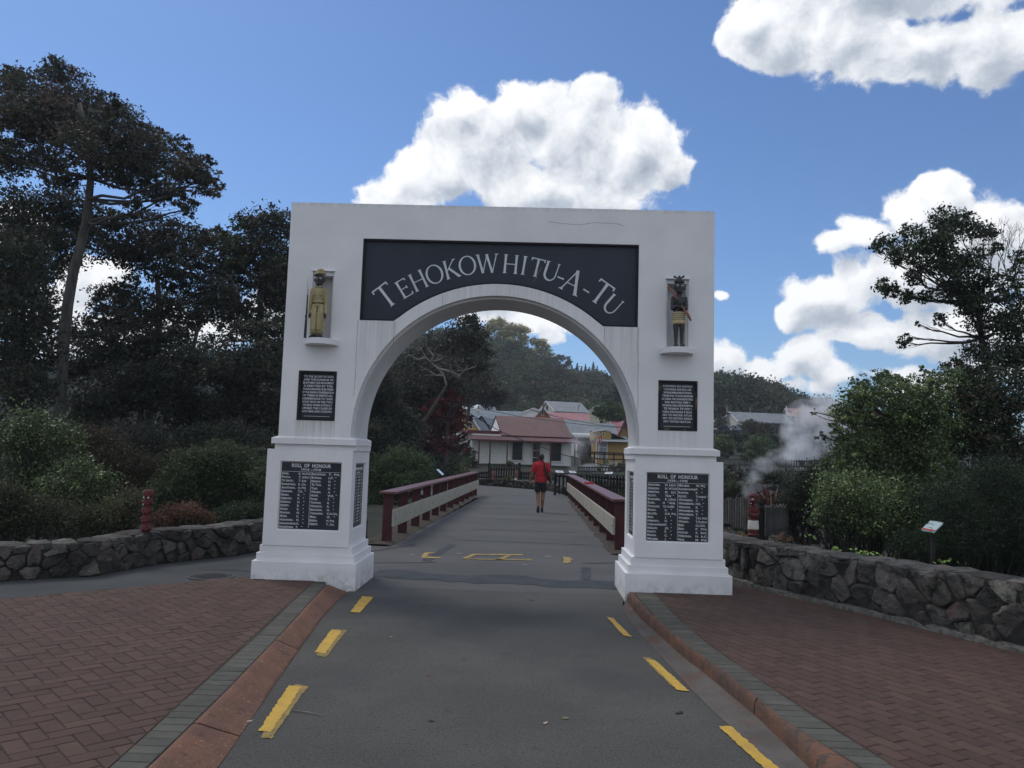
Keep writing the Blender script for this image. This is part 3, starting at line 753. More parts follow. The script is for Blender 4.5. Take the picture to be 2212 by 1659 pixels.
stone_wall('stone_wall', 'grey rubble stone wall bordering the red brick pavement on the right', wallR[:-1], PZ-.02,
    [(0,.57),(.1,.60),(.25,.62),(.4,.65),(.5,.67),(1,.72)], .40, -1, .245, 5)
# ================================================================== THE MEMORIAL ARCH
X0, YD = -0.402, 8.815
AC = 1.77                                   # height of the arch's centre
def streaks(N, L, v, noise, ramp, mixc, col, tc):
    sp = N.new('ShaderNodeSeparateXYZ'); L.new(tc.outputs['Object'], sp.inputs[0])
    mp = N.new('ShaderNodeMapping'); mp.inputs['Scale'].default_value = (26, 2, .55); L.new(tc.outputs['Object'], mp.inputs[0])
    n = N.new('ShaderNodeTexNoise'); n.inputs['Scale'].default_value = 1; n.inputs['Detail'].default_value = 5; n.inputs['Roughness'].default_value = .65; L.new(mp.outputs[0], n.inputs['Vector'])
    mp2 = N.new('ShaderNodeMapping'); mp2.inputs['Scale'].default_value = (70, 2, 1.2); L.new(tc.outputs['Object'], mp2.inputs[0])
    n2 = N.new('ShaderNodeTexNoise'); n2.inputs['Scale'].default_value = 1; n2.inputs['Detail'].default_value = 3; L.new(mp2.outputs[0], n2.inputs['Vector'])
    def mr(x, a, b, c=0., d=1.):
        q = N.new('ShaderNodeMapRange'); L.new(x, q.inputs[0]); q.inputs[1].default_value = a; q.inputs[2].default_value = b; q.inputs[3].default_value = c; q.inputs[4].default_value = d; return q.outputs[0]
    def mul(a, b):
        q = N.new('ShaderNodeMath'); q.operation = 'MULTIPLY'; L.new(a, q.inputs[0])
        if isinstance(b, float): q.inputs[1].default_value = b
        else: L.new(b, q.inputs[1])
        return q.outputs[0]
    def mx(a, b):
        q = N.new('ShaderNodeMath'); q.operation = 'MAXIMUM'; L.new(a, q.inputs[0]); L.new(b, q.inputs[1]); return q.outputs[0]
    tot = None
    for x0, x1, z0, z1, s in ((-2.32,-1.85,1.63,1.905,1.0), (1.86,2.32,1.63,1.91,.45), (-1.64,-1.18,2.2,3.10,.42), (1.18,1.64,2.0,3.10,.5), (-1.2,1.2,2.95,3.56,.38), (-2.6,-1.6,1.2,1.6,.1)):
        w = mul(mr(sp.outputs[0], x0-.01, x0+.015), mr(sp.outputs[0], x1-.015, x1+.01, 1., 0.))
        w = mul(w, mul(mr(sp.outputs[2], z1, z1+.01, 1., 0.), mr(sp.outputs[2], z0, z1)))
        w = mul(w, s); tot = w if tot is None else mx(tot, w)
    f = mul(tot, mx(ramp(n.outputs[0], .38, .72), ramp(n2.outputs[0], .5, .75)))
    # two long cracks stained below the panel's corners
    col = mixc(f, col, (.27, .275, .21))
    gr = mul(mr(sp.outputs[2], 4.44, 4.50), .5); col = mixc(mul(gr, ramp(n.outputs[0], .4, .7)), col, (.30, .29, .26))
    # splash dirt near the foot
    ft = mul(mr(sp.outputs[2], .0, .26, 1., 0.), ramp(noise(9, 6, .7), .42, .66)); col = mixc(mul(ft, .85), col, (.24, .22, .18))
    return col
WHITE = mat('white_plaster', (.70,.70,.715), (.80,.80,.81), 1.8, .72, .12, 9, lo=.3, hi=.7, extra=streaks)
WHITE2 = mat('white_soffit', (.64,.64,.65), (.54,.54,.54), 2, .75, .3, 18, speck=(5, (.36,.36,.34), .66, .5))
BLK = mat('black_slate', (.014,.018,.024), (.022,.027,.035), 3, .45, .1, 60, spec=.4)
PANEL = mat('dark_panel_paint', (.020,.029,.042), (.030,.040,.055), 1.6, .6, .25, 30, lo=.3, hi=.7, stretch=(1,1,.4), speck=(24, (.05,.06,.075), .68, .5))
EDGE = mat('tarred_edge', (.008,.010,.013), (.016,.017,.018), 12, .7, .5, 40)
LETW = mat('white_lettering', (.72,.73,.75), (.62,.63,.66), 20, .7)
LETG = mat('grey_lettering', (.54,.57,.58), (.63,.66,.67), 14, .7, stretch=(1,1,.4))
arch = thing('memorial_arch', 'tall white memorial arch with a curved dark inscription panel and statues in two niches', 'arch', (X0, YD, 0))
def A_(mb, name, m, parent=arch, bevel=0, **k):       # arch parts are drawn about the arch's own centre
    mb.v = [(p[0]+X0, p[1]+YD, p[2]) for p in mb.v]; return mb.build(name, m, parent, bevel=bevel, **k)
def arc(r, a0, a1, n, cz=AC): return [(r*math.sin(a0+(a1-a0)*i/n), cz+r*math.cos(a0+(a1-a0)*i/n)) for i in range(n+1)]
SZ = 1.725
def arch_loop(r): return [(-2.502, SZ), (-r, SZ), (-r, AC)]+arc(r, -math.pi/2, math.pi/2, 64)[1:-1]+[(r, AC), (r, SZ), (2.502, SZ), (2.502, 4.498), (-2.502, 4.498)]
panel_loop = [(-1.624,3.10), (-1.222,3.10)]+arc(1.80, -math.acos(1.33/1.80), math.acos(1.33/1.80), 30)[1:-1]+[(1.222,3.10), (1.624,3.10), (1.624,4.078), (-1.624,4.078)]
def rect(x0, x1, z0, z1): return [(x0,z0),(x1,z0),(x1,z1),(x0,z1)]
plL = rect(-2.705+.402, -2.259+.402, 1.912, 2.49); plR = rect(1.467+.402, 1.916+.402, 1.914, 2.492)
niL = rect(-2.200, -1.950, 2.852, 3.672); niR = rect(1.948, 2.205, 2.858, 3.680)
mb = MB(); mb.prism(arch_loop(1.662), 0, .06, 'y', holes=[panel_loop, plL, plR, niL, niR]); A_(mb, 'front_wall', WHITE, sharp=30)
mb = MB(); mb.prism(arch_loop(1.632), .06, .17, 'y', holes=[niL, niR]); 
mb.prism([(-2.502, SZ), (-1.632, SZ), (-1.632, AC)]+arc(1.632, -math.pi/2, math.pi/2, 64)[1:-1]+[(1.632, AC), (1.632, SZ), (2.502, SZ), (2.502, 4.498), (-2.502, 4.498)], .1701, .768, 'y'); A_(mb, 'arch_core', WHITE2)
for (l, d) in ((niL, -1), (niR, 1)):             # moulded head and jambs of each niche
    mb = MB(); x0, x1 = l[0][0], l[1][0]; z0, z1 = l[0][1], l[2][1]
    mb.box(x0-.012, x1+.012, -.018, .10, z1-.002, z1+.014); mb.box(x0+.002, x1-.002, .02, .13, z1-.05, z1-.004)
    mb.box(x0+.001, x0+.02, .03, .13, z0, z1-.05); mb.box(x1-.02, x1-.001, .03, .13, z0, z1-.05)
    A_(mb, 'niche_moulding', WHITE, bevel=.002)
for cx, z in ((-2.45+.402, 2.785), (1.668+.402, 2.79)):
    lp = [(cx+.190, .0), (cx-.190, .0)]+[(cx-.190*math.cos(t*math.pi/16), -.20*math.sin(t*math.pi/16)-.02) for t in range(0, 17)]
    mb = MB(); mb.prism(lp, z, z+.068); A_(mb, 'statue_ledge', WHITE, bevel=.004)
# the inscription
pan = MB(); pan.prism([(p[0]*.9995, p[1]+.0006*(1 if p[1] < 3.6 else -1)) for p in panel_loop], .035, .0598, 'y'); pano = A_(pan, 'inscription_panel', PANEL)
def inset(loop, d, cz):
    out = []; n = len(loop)
    for i in range(n):
        a, b, c = Vector(loop[i-1]), Vector(loop[i]), Vector(loop[(i+1) % n]); e1 = (b-a).normalized(); e2 = (c-b).normalized()
        n1 = Vector((-e1.y, e1.x)); n2 = Vector((-e2.y, e2.x)); m = (n1+n2).normalized(); out.append(tuple(b+m*d/max(.3, m.dot(n1))))
    return out
_in = inset(panel_loop, .022, 0)
if area(_in) > area(panel_loop): _in = inset(panel_loop, -.022, 0)
mb = MB(); mb.prism([(p[0]*.9992, p[1]) for p in panel_loop], .006, .0349, 'y', holes=[_in]); A_(mb, 'panel_edge', EDGE, pano)
# hand-cut capitals: strokes given as (x0,z0,x1,z1,thickness) in a unit-high letter; serifs flare at the ends
GL = {'T': (.80, [(.40,0,.40,.97,.115), (.03,.96,.77,.96,.06)], [(.40,.0,.26,'h'), (.05,.90,.13,'v'), (.75,.90,.13,'v')]),
 'E': (.62, [(.12,0,.12,1,.115), (.1,.97,.60,.97,.055), (.1,.50,.50,.50,.05), (.1,.03,.62,.03,.055)], [(.12,.0,.24,'h'), (.12,1,.24,'h'), (.59,.91,.12,'v'), (.49,.50,.15,'v'), (.61,.09,.13,'v')]),
 'H': (.86, [(.14,0,.14,1,.115), (.72,0,.72,1,.115), (.14,.5,.72,.5,.045)], [(.14,0,.24,'h'), (.14,1,.24,'h'), (.72,0,.24,'h'), (.72,1,.24,'h')]),
 'I': (.30, [(.15,0,.15,1,.115)], [(.15,0,.25,'h'), (.15,1,.25,'h')]),
 'K': (.80, [(.14,0,.14,1,.115), (.18,.44,.64,.98,.05), (.30,.55,.76,.0,.12)], [(.14,0,.24,'h'), (.14,1,.24,'h'), (.64,.99,.2,'h'), (.77,.0,.2,'h')]),
 'W': (1.22, [(.10,1,.36,0,.12), (.60,.98,.36,0,.05), (.58,1,.86,0,.12), (1.12,1,.86,0,.05)], [(.10,1,.24,'h'), (.60,1,.2,'h'), (1.12,1,.22,'h')]),
 'A': (.92, [(.46,1,.12,0,.05), (.44,1,.78,0,.125), (.24,.36,.66,.36,.04)], [(.12,0,.22,'h'), (.79,0,.24,'h')]),
 '-': (.40, [(.02,.36,.38,.36,.075)], []),
 'U': (.84, None, None), 'O': (1.0, None, None)}
def glyph(ch):
    w, st, sf = GL[ch]; polys = []
    if ch == 'O':
        n = 28; ring = [[(.5+.47*math.cos(t*2*math.pi/n), .5+.52*math.sin(t*2*math.pi/n)) for t in range(n)], [(.5+.355*math.cos(t*2*math.pi/n), .5+.465*math.sin(t*2*math.pi/n)) for t in range(n)]]
        return w, [(ring[0][i], ring[0][(i+1) % n], ring[1][(i+1) % n], ring[1][i]) for i in range(n)]
    if ch == 'U':
        n = 14; o = [(.06, 1)]+[(.40-.34*math.cos(t*math.pi/n), .36-.38*math.sin(t*math.pi/n)) for t in range(n+1)]+[(.74, 1)]
        q = [(.18, 1)]+[(.43-.25*math.cos(t*math.pi/n), .37-.31*math.sin(t*math.pi/n)) for t in range(n+1)]+[(.69, 1)]
        polys = [(o[i], o[i+1], q[i+1], q[i]) for i in range(len(o)-1)]; sf = [(.12,1,.24,'h'), (.715,1,.18,'h')]; st = []
    for (a, b, c, d, t) in st:
        v = Vector((c-a, d-b)).normalized(); s = Vector((-v.y, v.x))*t/2; A = Vector((a, b)); C = Vector((c, d)); M_ = (A+C)/2
        polys.append((tuple(A+s*1.12), tuple(A-s*1.12), tuple(M_-s*.92), tuple(M_+s*.92))); polys.append((tuple(M_+s*.92), tuple(M_-s*.92), tuple(C-s*1.12), tuple(C+s*1.12)))
    for (x, z, l, k) in sf:
        if k == 'h':
            e = 1 if z < .5 else -1; polys.append(((x-l/2, z), (x+l/2, z), (x+l*.2, z+e*.055), (x-l*.2, z+e*.055)))
        else: polys.append(((x-.03, z-l/2), (x+.03, z-l/2), (x+.03, z+l/2), (x-.03, z+l/2)))
    return w, polys
LT = [('T',-39.3,2.110,.285), ('E',-33.1,2.062,.225), ('H',-27.7,2.060,.225), ('O',-22.0,2.056,.225), ('K',-16.3,2.057,.225), ('O',-10.8,2.057,.225), ('W',-4.2,2.055,.225), ('H',3.5,2.053,.225),
      ('I',7.9,2.057,.225), ('T',12.2,2.062,.225), ('U',17.0,2.062,.225), ('-',20.7,2.060,.225), ('A',24.9,2.050,.285), ('-',30.2,2.058,.225), ('T',34.6,2.106,.285), ('U',39.9,2.075,.225)]
for (ch, an, r, h) in LT:
    w, polys = glyph(ch); a = R(an); ca, sa = math.cos(a), math.sin(a); mb = MB(); dy = 0
    for q in polys:
        P = []
        for (x, z) in q:
            u = (x-w/2)*h*.98; v = (z-.5)*h; P.append((r*sa+u*ca+v*sa, AC+r*ca-u*sa+v*ca))
        if len(P) == 4:
            k = len(mb.v); dy += .00004
            mb.v += [(p[0], .0345-dy, p[1]) for p in P]; mb.f.append((k, k+1, k+2, k+3)); mb.m.append(0)
    A_(mb, 'letter', LETG, pano)
CRK = mat('crack_stain', (.20,.19,.15), (.30,.29,.25), 12, .9)
for pts in ([(.40,3.62),(.43,3.66),(.44,3.70),(.47,3.75),(.50,3.80)], [(-.66,3.42),(-.655,3.36),(-.66,3.30),(-.658,3.27)], [(1.63,3.09),(1.625,2.9),(1.635,2.7),(1.63,2.45),(1.64,2.3),(1.635,2.1)], [(-1.64,3.1),(-1.645,2.8),(-1.64,2.5),(-1.65,2.2)],
        [(.55,4.33),(.75,4.31),(.9,4.30),(.98,4.31),(1.08,4.33),(1.2,4.33),(1.35,4.325),(1.45,4.30)], [(-1.21,3.09),(-1.215,2.9),(-1.21,2.75)], [(1.24,3.09),(1.235,2.95)]):
    mb = MB()
    for i in range(len(pts)-1):
        a, b = Vector(pts[i]), Vector(pts[i+1]); v = (b-a).normalized(); s = Vector((-v.y, v.x))*.0028
        y = .0335 if pts[0][1] == 3.62 else -.0008
        k = len(mb.v); mb.v += [(p.x, y, p.y) for p in (a+s, a-s, b-s*.6, b+s*.6)]; mb.f.append((k, k+1, k+2, k+3)); mb.m.append(0)
    A_(mb, 'crack', CRK)

# ------------------------------------------------------------------ lettering
def text_mesh(items, name, parent, material, plane):
    # items: (string, x, z, size, align, small_caps, width or None); plane maps (u, v) -> world
    V, F = [], []
    dg = bpy.context.evaluated_depsgraph_get()
    for (s, x, z, size, al, sc, wd) in items:
        cu = bpy.data.curves.new('t', 'FONT'); cu.body = s; cu.size = size; cu.align_x = 'LEFT'; cu.resolution_u = 2; cu.offset = size*.022; cu.small_caps_scale = .80
        if sc:
            for i, ch in enumerate(s):
                if ch.islower(): cu.body_format[i].use_small_caps = True
        o = bpy.data.objects.new('t', cu); COL.objects.link(o); dg.update(); me = bpy.data.meshes.new_from_object(o.evaluated_get(dg))
        n = len(me.vertices)
        if n:
            co = np.empty(n*3); me.vertices.foreach_get('co', co); co = co.reshape(-1, 3); w = co[:, 0].max()-co[:, 0].min(); m0 = co[:, 0].min()
            k = (wd/w) if wd else 1.0
            sx = (co[:, 0]-m0)*k; W_ = w*k; ox = x-(0 if al == 'L' else W_/2 if al == 'C' else W_)
            b = len(V)
            for q in range(n): V.append(tuple(plane(ox+sx[q], z+co[q, 1])))
            for p in me.polygons: F.append(tuple(b+i for i in p.vertices))
        bpy.data.objects.remove(o); bpy.data.curves.remove(cu); bpy.data.meshes.remove(me)
    mb = MB(); mb.v = V; mb.f = F; mb.m = [0]*len(F)
    o = mb.build(name, material, parent); o['kind'] = 'stuff'; return o
def dedication(loop, lines, gold):
    x0, x1, z0, z1 = loop[0][0], loop[1][0], loop[0][1], loop[2][1]
    mb = MB(); mb.prism(rect(x0+.001, x1-.001, z0+.001, z1-.001), .035, .0598, 'y'); po = A_(mb, 'dedication_plaque', BLK)
    mb = MB(); mb.prism(rect(x0+.001, x1-.001, z0+.001, z1-.001), -.006, .0349, 'y', holes=[rect(x0+.03, x1-.022, z0+.03, z1-.022)])
    A_(mb, 'plaque_frame', mat('plaque_edge', (.010,.012,.015), (.15,.115,.055), 9, .7, lo=.56, hi=.66) if gold else EDGE, po)
    it = []; n = len(lines); w = (x1-x0)-.085; top = z1-.075; dz = (z1-z0-.14)/(n-.2)
    for i, (s, fr) in enumerate(lines): it.append((s, (x0+x1)/2+.003, top-i*dz, .0335, 'C', False, w*fr))
    t = text_mesh(it, 'lettering', po, LETW, lambda u, v: (X0+u, YD+.0335, v))
    mb = MB(); mb.box((x0+x1)/2-w*.42, (x0+x1)/2+w*.42, .0325, .0345, z0+.048, z0+.052); A_(mb, 'ruled_line', LETW, po)
dedication(plL, [('TO THE GLORY OF GOD',.97), ('AND THE HONOUR OF',.97), ('BRAVE MEN THIS MONUMENT',1), ('IS ERECTED BY THE',.93), ('TUHOURANGI SUB-TRIBE',1), ('OF THE ARAWA CONFEDERATION',1.03), ('OF TRIBES IN PERPETUAL',.98), ('REMEMBRANCE TO THEIR',.99), ('SONS WHO IN THE TWO',.98), ('WORLD WARS LOYALLY',.95), ('UPHELD THE CAUSE OF',.96), ('GOD KING AND COUNTRY',.98)], False)
dedication(plR, [('KORORIA KIA IHOWA',.93), ('I RUNGA RAWA HE',.86), ('WHAKAMAHARATANGA',.89), ('TENEI NA TUHOURANGI',.96), ('KI ANA URI RANGATIRA',.98), ('NA RATAU NEI I',.79), ('WHAKA RAU REWAREWA',.97), ('TE WAKA TE IWI I',.88), ('NGA PAKANGA E RUA',.92), ('MO TO RATAU ATUA',.92), ('MO TO RATAU KINGI',.92), ('MO TATAU KATOA',.86)], True)

# ------------------------------------------------------------------ the two piers
def framed(mb, x0, x1, z0, z1, hx0, hx1, hz0, hz1, y0, y1, mi=0):      # a slab in the x-z plane with a rectangular hole
    mb.prism(rect(x0, x1, z0, z1), y0, y1, 'y', mi, holes=[rect(hx0, hx1, hz0, hz1)])
rollL = ('ROLL  OF  HONOUR', '1914—1918',
 [('Hori.','K. W.O.II'), ('Poata.','T. S/Sgt'), ('Te Hatu.','T. Sgt.'), ('Rangitahi.','R. Cpl.'), ('Ahotawa.','H. Pte.'), ('Dennan.','T.A.  "'), ('Haira.','K.    "'), ('Hemopo.','P.    "'), ('Kirikau.','H.    "'), ('Kereti.','R.    "'), ('Moke.','R.    "'), ('Makiha.','H.    "'), ('Mohi.','K.    "'), ('Ngahana.','H.    "'), ('Rangawhenua.','A.    "'), ('Rangitahi.','P.    "')],
 [('Rangitahi.','T.  Pte.'), ('Raponi.','H.T.  "'), ('Ririnui.','H.    "'), ('Te Toa.','H.    "'), ('Tuki.','H.    "'), ('Wihapi.','A.    "'), ('Hunt.','W.K.  "'), ('Pohe.','T.    "'), ('Tawhai.','R.    "'), ('Winiata.','R.    "'), ('Rikihana.','H.    "'), ('Taranaki.','C.H.Cpl.'), ('Mika.','W.    "'), ('Keepa.','H. Pte.'), ('Kereti.','T. Cpl.')])
rollR = ('ROLL  OF  HONOUR', '1939—1945',
 [('Hahiora.','H. Lieut.'), ('Kereopa.','H. W.O.II'), ('Heretini.','M.   Sgt.'), ('Rickit.','Tene  "'), ('Eparaima.','R. L/Sgt.'), ('Rura.','H   " M.M.'), ('Duncan.','T.E. Cpl.M.M.'), ('Maika.','K.    "'), ('Balzer.','O.K. Pte.'), ('Bird.','J.    "'), ('Hemopo.','H.    "'), ('Hurihanganui.','K.    "'), ('Keelan.','J.R.  "'), ('Kereti.','P.    "'), ('Marsh.','C.    "'), ('Mikaere.','J.    "')],
 [('Mikaere.','W. Pte.'), ('Rangipuawhe.','P.    "'), ('Raponi.','P.    "'), ('Rickit.','Thomas "'), ('Watikena.','T.    "'), ('Whareaitu.','H.K.  "'), ('Winiata.','K.    "'), ('Wiwarena.','N.    "'), ('Wiwarena.','T.    "'), ('Waerea.','T.H. P/O'), ('Waaka.','T.Fl/Sgt'), ('Bird.','G.L/Cpl'), ('Bird.','P.  Pte.'), ('Hodge.','S.  Sgt.'), ('Weronia.','H.  A.C.'), ('Pene.','M.  Pte.')])
for s, roll in ((-1, rollL), (1, rollR)):
    xi, xo = 1.622, 2.614                       # box, inner and outer face
    def bx(mb, a, b, y0, y1, z0, z1): mb.box(min(s*a, s*b), max(s*a, s*b), y0, y1, z0, z1)
    mb = MB()
    bx(mb, 1.515, 2.712, -.05, .955, -.12, .305)
    bx(mb, 1.55, 2.675, -.015, .92, .305, .392); bx(mb, 1.585, 2.645, .0, .905, .392, .478)
    po = A_(mb, 'pier_plinth', WHITE, bevel=.006)
    mb = MB(); hx = (-2.459, -1.741) if s < 0 else (1.743, 2.465); fy = -.012
    framed(mb, min(s*xi, s*xo), max(s*xi, s*xo), .478, 1.572, hx[0], hx[1], .650, 1.438, fy, fy+.04)
    # inner side face has a recess too
    sx0 = s*xi; sx1 = s*(xi+.04)
    mb.prism([(fy+.0401,.478),(.905,.478),(.905,1.572),(fy+.0401,1.572)], min(sx0, sx1), max(sx0, sx1), 'x', holes=[[(.165,.655),(.745,.655),(.745,1.432),(.165,1.432)]])
    bx(mb, xi+.0401, xo, fy+.0401, .905, .478, 1.572)
    bo = A_(mb, 'pier_box', WHITE)
    mb = MB(); bx(mb, 1.60, 2.545, .03, .865, 1.572, 1.634)
    bx(mb, 1.585, 2.575, -.022, .815, 1.634, 1.700)
    # sloping top of the moulding
    k = len(mb.v); a0, a1, b0, b1 = s*1.585, s*2.575, s*1.632, s*2.502
    mb.v += [(a0,-.022,1.700),(a1,-.022,1.700),(a1,.815,1.700),(a0,.815,1.700),(b0,.0,SZ),(b1,.0,SZ),(b1,.768,SZ),(b0,.768,SZ)]
    for q in ((0,1,5,4),(1,2,6,5),(2,3,7,6),(3,0,4,7),(4,5,6,7)): mb.f.append(tuple(k+i for i in q)); mb.m.append(0)
    A_(mb, 'pier_moulding', WHITE, bevel=.004)
    # chamfered reveal, then the black roll
    mb = MB(); x0, x1, z0, z1 = hx[0], hx[1], .650, 1.438; i_ = .018
    O = [(x0,fy,z0),(x1,fy,z0),(x1,fy,z1),(x0,fy,z1)]; I = [(x0+i_,fy+.034,z0+i_),(x1-i_,fy+.034,z0+i_),(x1-i_,fy+.034,z1-i_),(x0+i_,fy+.034,z1-i_)]
    mb.add(O+I, [(0,1,5,4),(1,2,6,5),(2,3,7,6),(3,0,4,7)]); A_(mb, 'plaque_reveal', WHITE)
    mb = MB(); mb.prism(rect(x0+.016, x1-.016, z0+.016, z1-.016), fy+.022, fy+.039, 'y'); rp = A_(mb, 'honour_plaque', BLK)
    xa, xb = x0+.024, x1-.024; cx = (x0+x1)/2; w = xb-xa; dz = .0405; zt = z1-.155; it = []
    it.append((roll[0], cx, z1-.068, .058, 'C', False, .455)); it.append((roll[1], cx, z1-.106, .036, 'C', False, .225))
    xm = xa+w*.5
    for col, (ca_, cb_) in ((roll[2], (xa, xm-.012)), (roll[3], (xm+.010, xb))):
        W_ = cb_-ca_
        for i, (a, b) in enumerate(col):
            z = zt-i*dz
            it.append((a, ca_, z, .036, 'L', True, None if len(a) < 12 else W_*.60)); it.append((b.replace('"', "''"), ca_+W_*.60 if len(b) < 10 else ca_+W_*.53, z, .034, 'L', True, W_*.40 if len(b) > 7 and '"' not in b else None))
    text_mesh(it, 'lettering', rp, LETW, lambda u, v: (X0+u, YD+fy+.0205, v))
    mb = MB(); mb.box(xa, xb, fy+.0195, fy+.0215, z1-.121, z1-.118); mb.box(xm-.0015, xm+.0015, fy+.0195, fy+.0215, z0+.03, z1-.122); A_(mb, 'ruled_line', LETW, rp)
    # side roll, seen nearly edge on: its heading and rows of worn names
    mb = MB(); mb.prism([(.18,.67),(.73,.67),(.73,1.417),(.18,1.417)], min(s*(xi+.03), s*(xi+.0399)), max(s*(xi+.03), s*(xi+.0399)), 'x'); sp = A_(mb, 'honour_plaque', BLK); sp['label'] = 'narrow honour plaque on the inner side of the pier'
    mb = MB(); xs = s*(xi+.0292); o_ = [(.166,.656),(.744,.656),(.744,1.431),(.166,1.431)]; i2 = [(.182,.672),(.728,.672),(.728,1.415),(.182,1.415)]
    mb.add([(s*xi, a, b) for a, b in o_]+[(s*(xi+.03), a, b) for a, b in i2], [(0,1,5,4),(1,2,6,5),(2,3,7,6),(3,0,4,7)]); A_(mb, 'plaque_reveal', WHITE)
    mb = MB(); rs = random.Random(4+s)
    def dab(y0, y1, z0, z1):
        k = len(mb.v); mb.v += [(xs, y0, z0), (xs, y1, z0), (xs, y1, z1), (xs, y0, z1)]; mb.f.append((k, k+1, k+2, k+3)); mb.m.append(0)
    for c in range(9): dab(.25+c*.048, .25+c*.048+.034, 1.345, 1.378)
    for c in range(5): dab(.36+c*.04, .36+c*.04+.026, 1.305, 1.325)
    dab(.2, .71, 1.288, 1.292)
    for r_ in range(15):
        for c0, n in ((.20, rs.randint(4, 7)), (.35, rs.randint(2, 3)), (.46, rs.randint(4, 7)), (.63, rs.randint(2, 3))):
            for c in range(n): dab(c0+c*.017, c0+c*.017+.011, 1.25-r_*.0375, 1.25-r_*.0375+.02)
    A_(mb, 'worn_lettering', LETW, sp)['kind'] = 'stuff'

# ================================================================== THE CARVED STATUES
SKIN = mat('charcoal_statue_skin', (.030,.031,.034), (.052,.052,.055), 20, .5, .3, 60)
KHAKI = mat('khaki_statue_paint', (.40,.345,.185), (.30,.25,.13), 14, .6, .5, 40, stretch=(1,1,.3), speck=(28, (.16,.13,.07), .66, .7))
BOOT = mat('black_boot', (.012,.012,.013), (.025,.025,.027), 20, .45)
EYEW = mat('eye_white', (.75,.75,.73), rough=.4); EYEB = mat('eye_black', (.01,.01,.01), rough=.3)
def caps(mb, a, b, ra, rb, n=10, k=6):
    a = Vector(a); b = Vector(b); k = max(k, min(22, int((b-a).length/(.32*max(.004, min(ra, rb))))))
    for i in range(k+1): t = i/k; r = ra+(rb-ra)*t; mb.ball(a.lerp(b, t), r, n, 6)
def eyes(par, y, z, dx, r, x=0):
    for s in (-1, 1):
        mb = MB(); mb.ball((x+s*dx, y, z), (r, r*.45, r*.75), 10, 6); e = mb.build('eye', EYEW, par, smooth=True)
        mb = MB(); mb.ball((x+s*dx, y-r*.42, z), (r*.42, r*.2, r*.42), 8, 5); mb.build('pupil', EYEB, e, smooth=True)
def soldier(x, y, z0):
    root = thing('soldier_statue', 'carved soldier statue in khaki uniform and cap holding a rifle in the left niche', 'statue', (x, y, z0))
    def P(a): return (x+a[0], y+a[1], z0+a[2])
    class M2(MB): pass
    mb = MB()
    mb.ball(P((0, 0, .69)), (.052, .055, .090), 14, 10); mb.ball(P((0, -.01, .640)), (.040, .042, .045)); caps(mb, P((0, 0, .58)), P((0, 0, .64)), .036, .036)
    mb.ball(P((0, -.058, .672)), (.013, .016, .026)); mb.ball(P((0, -.05, .636)), (.024, .012, .010)); mb.ball(P((0, -.046, .712)), (.042, .016, .008))
    for s in (-1, 1): mb.ball(P((s*.057, 0, .685)), (.010, .014, .024)); mb.ball(P((s*.092, -.012, .262)), (.014, .02, .034)); mb.ball(P((s*.092, -.024, .245)), (.006, .007, .022))
    mb.tube([P((0, 0, .30)), P((0, 0, .60))], .03, 8); caps(mb, P((.05, 0, .36)), P((.09, -.01, .27)), .018, .014, 8, 5); caps(mb, P((-.05, 0, .36)), P((-.09, -.01, .27)), .018, .014, 8, 5)
    remesh(mb, .0055, 'body', SKIN, root, 3)
    mb = MB()
    mb.ball(P((0, 0, .50)), (.072, .052, .10), 14, 10); mb.ball(P((0, 0, .565)), (.078, .045, .035)); mb.ball(P((0, 0, .425)), (.066, .05, .03))
    for s in (-1, 1):
        caps(mb, P((s*.078, 0, .565)), P((s*.090, .0, .42)), .024, .022); caps(mb, P((s*.090, 0, .42)), P((s*.092, -.01, .295)), .021, .018)
        mb.ball(P((s*.034, -.050, .515)), (.024, .008, .026)); mb.ball(P((s*.034, -.054, .540)), (.026, .008, .010)); mb.ball(P((s*.022, -.034, .600)), (.022, .018, .012))
    remesh(mb, .0055, 'jacket', KHAKI, root, 2)
    mb = MB(); mb.ball(P((0, 0, .385)), (.071, .052, .035), 14, 8)
    for s in (-1, 1):
        for i in range(30):
            t = i/29; mb.ball(P((s*.036, 0, .375-.30*t)), (.038+.010*math.sin(t*2.6), .046, .028), 12, 6)
        caps(mb, P((s*.034, 0, .10)), P((s*.034, 0, .055)), .036, .030); mb.ball(P((s*.058, -.030, .300)), (.022, .02, .030))
        for q in range(3): caps(mb, P((s*(.012+.02*q), -.043, .33)), P((s*(.014+.021*q), -.046, .10)), .006, .009, 6, 8)
    remesh(mb, .0055, 'trousers', KHAKI, root, 2)
    mb = MB(); mb.tube([P((-.001, 0, .404)), P((-.001, 0, .412))], .072, 16)
    mb.v = [(x+(p[0]-x), y+(p[1]-y)*.74, p[2]) for p in mb.v]; mb.build('belt', mat('belt_brown', (.10,.08,.04), rough=.7), root)  # belt ring in one even dark khaki brown
    mb = MB(); mb.ball(P((.0, .004, .765)), (.062, .062, .034), 14, 8); mb.ball(P((.012, 0, .785)), (.050, .056, .036), 14, 8)
    for i in range(15):
        a = i/15*2*math.pi; mb.ball(P((.061*math.cos(a), .061*math.sin(a)+.002, .752+.010*math.cos(a))), (.012, .012, .012), 6, 4)
    remesh(mb, .0055, 'cap', KHAKI, root, 2)
    for s in (-1, 1):
        mb = MB(); mb.ball(P((s*.037, -.020, .022)), (.034, .062, .026), 12, 8); mb.ball(P((s*.036, .01, .045)), (.030, .034, .03)); mb.box(x+s*.037-.034, x+s*.037+.034, y-.078, y+.04, z0+.0, z0+.012)
        remesh(mb, .005, 'boot', BOOT, root, 2)
    eyes(root, y-.050, z0+.697, .023, .0125, x)
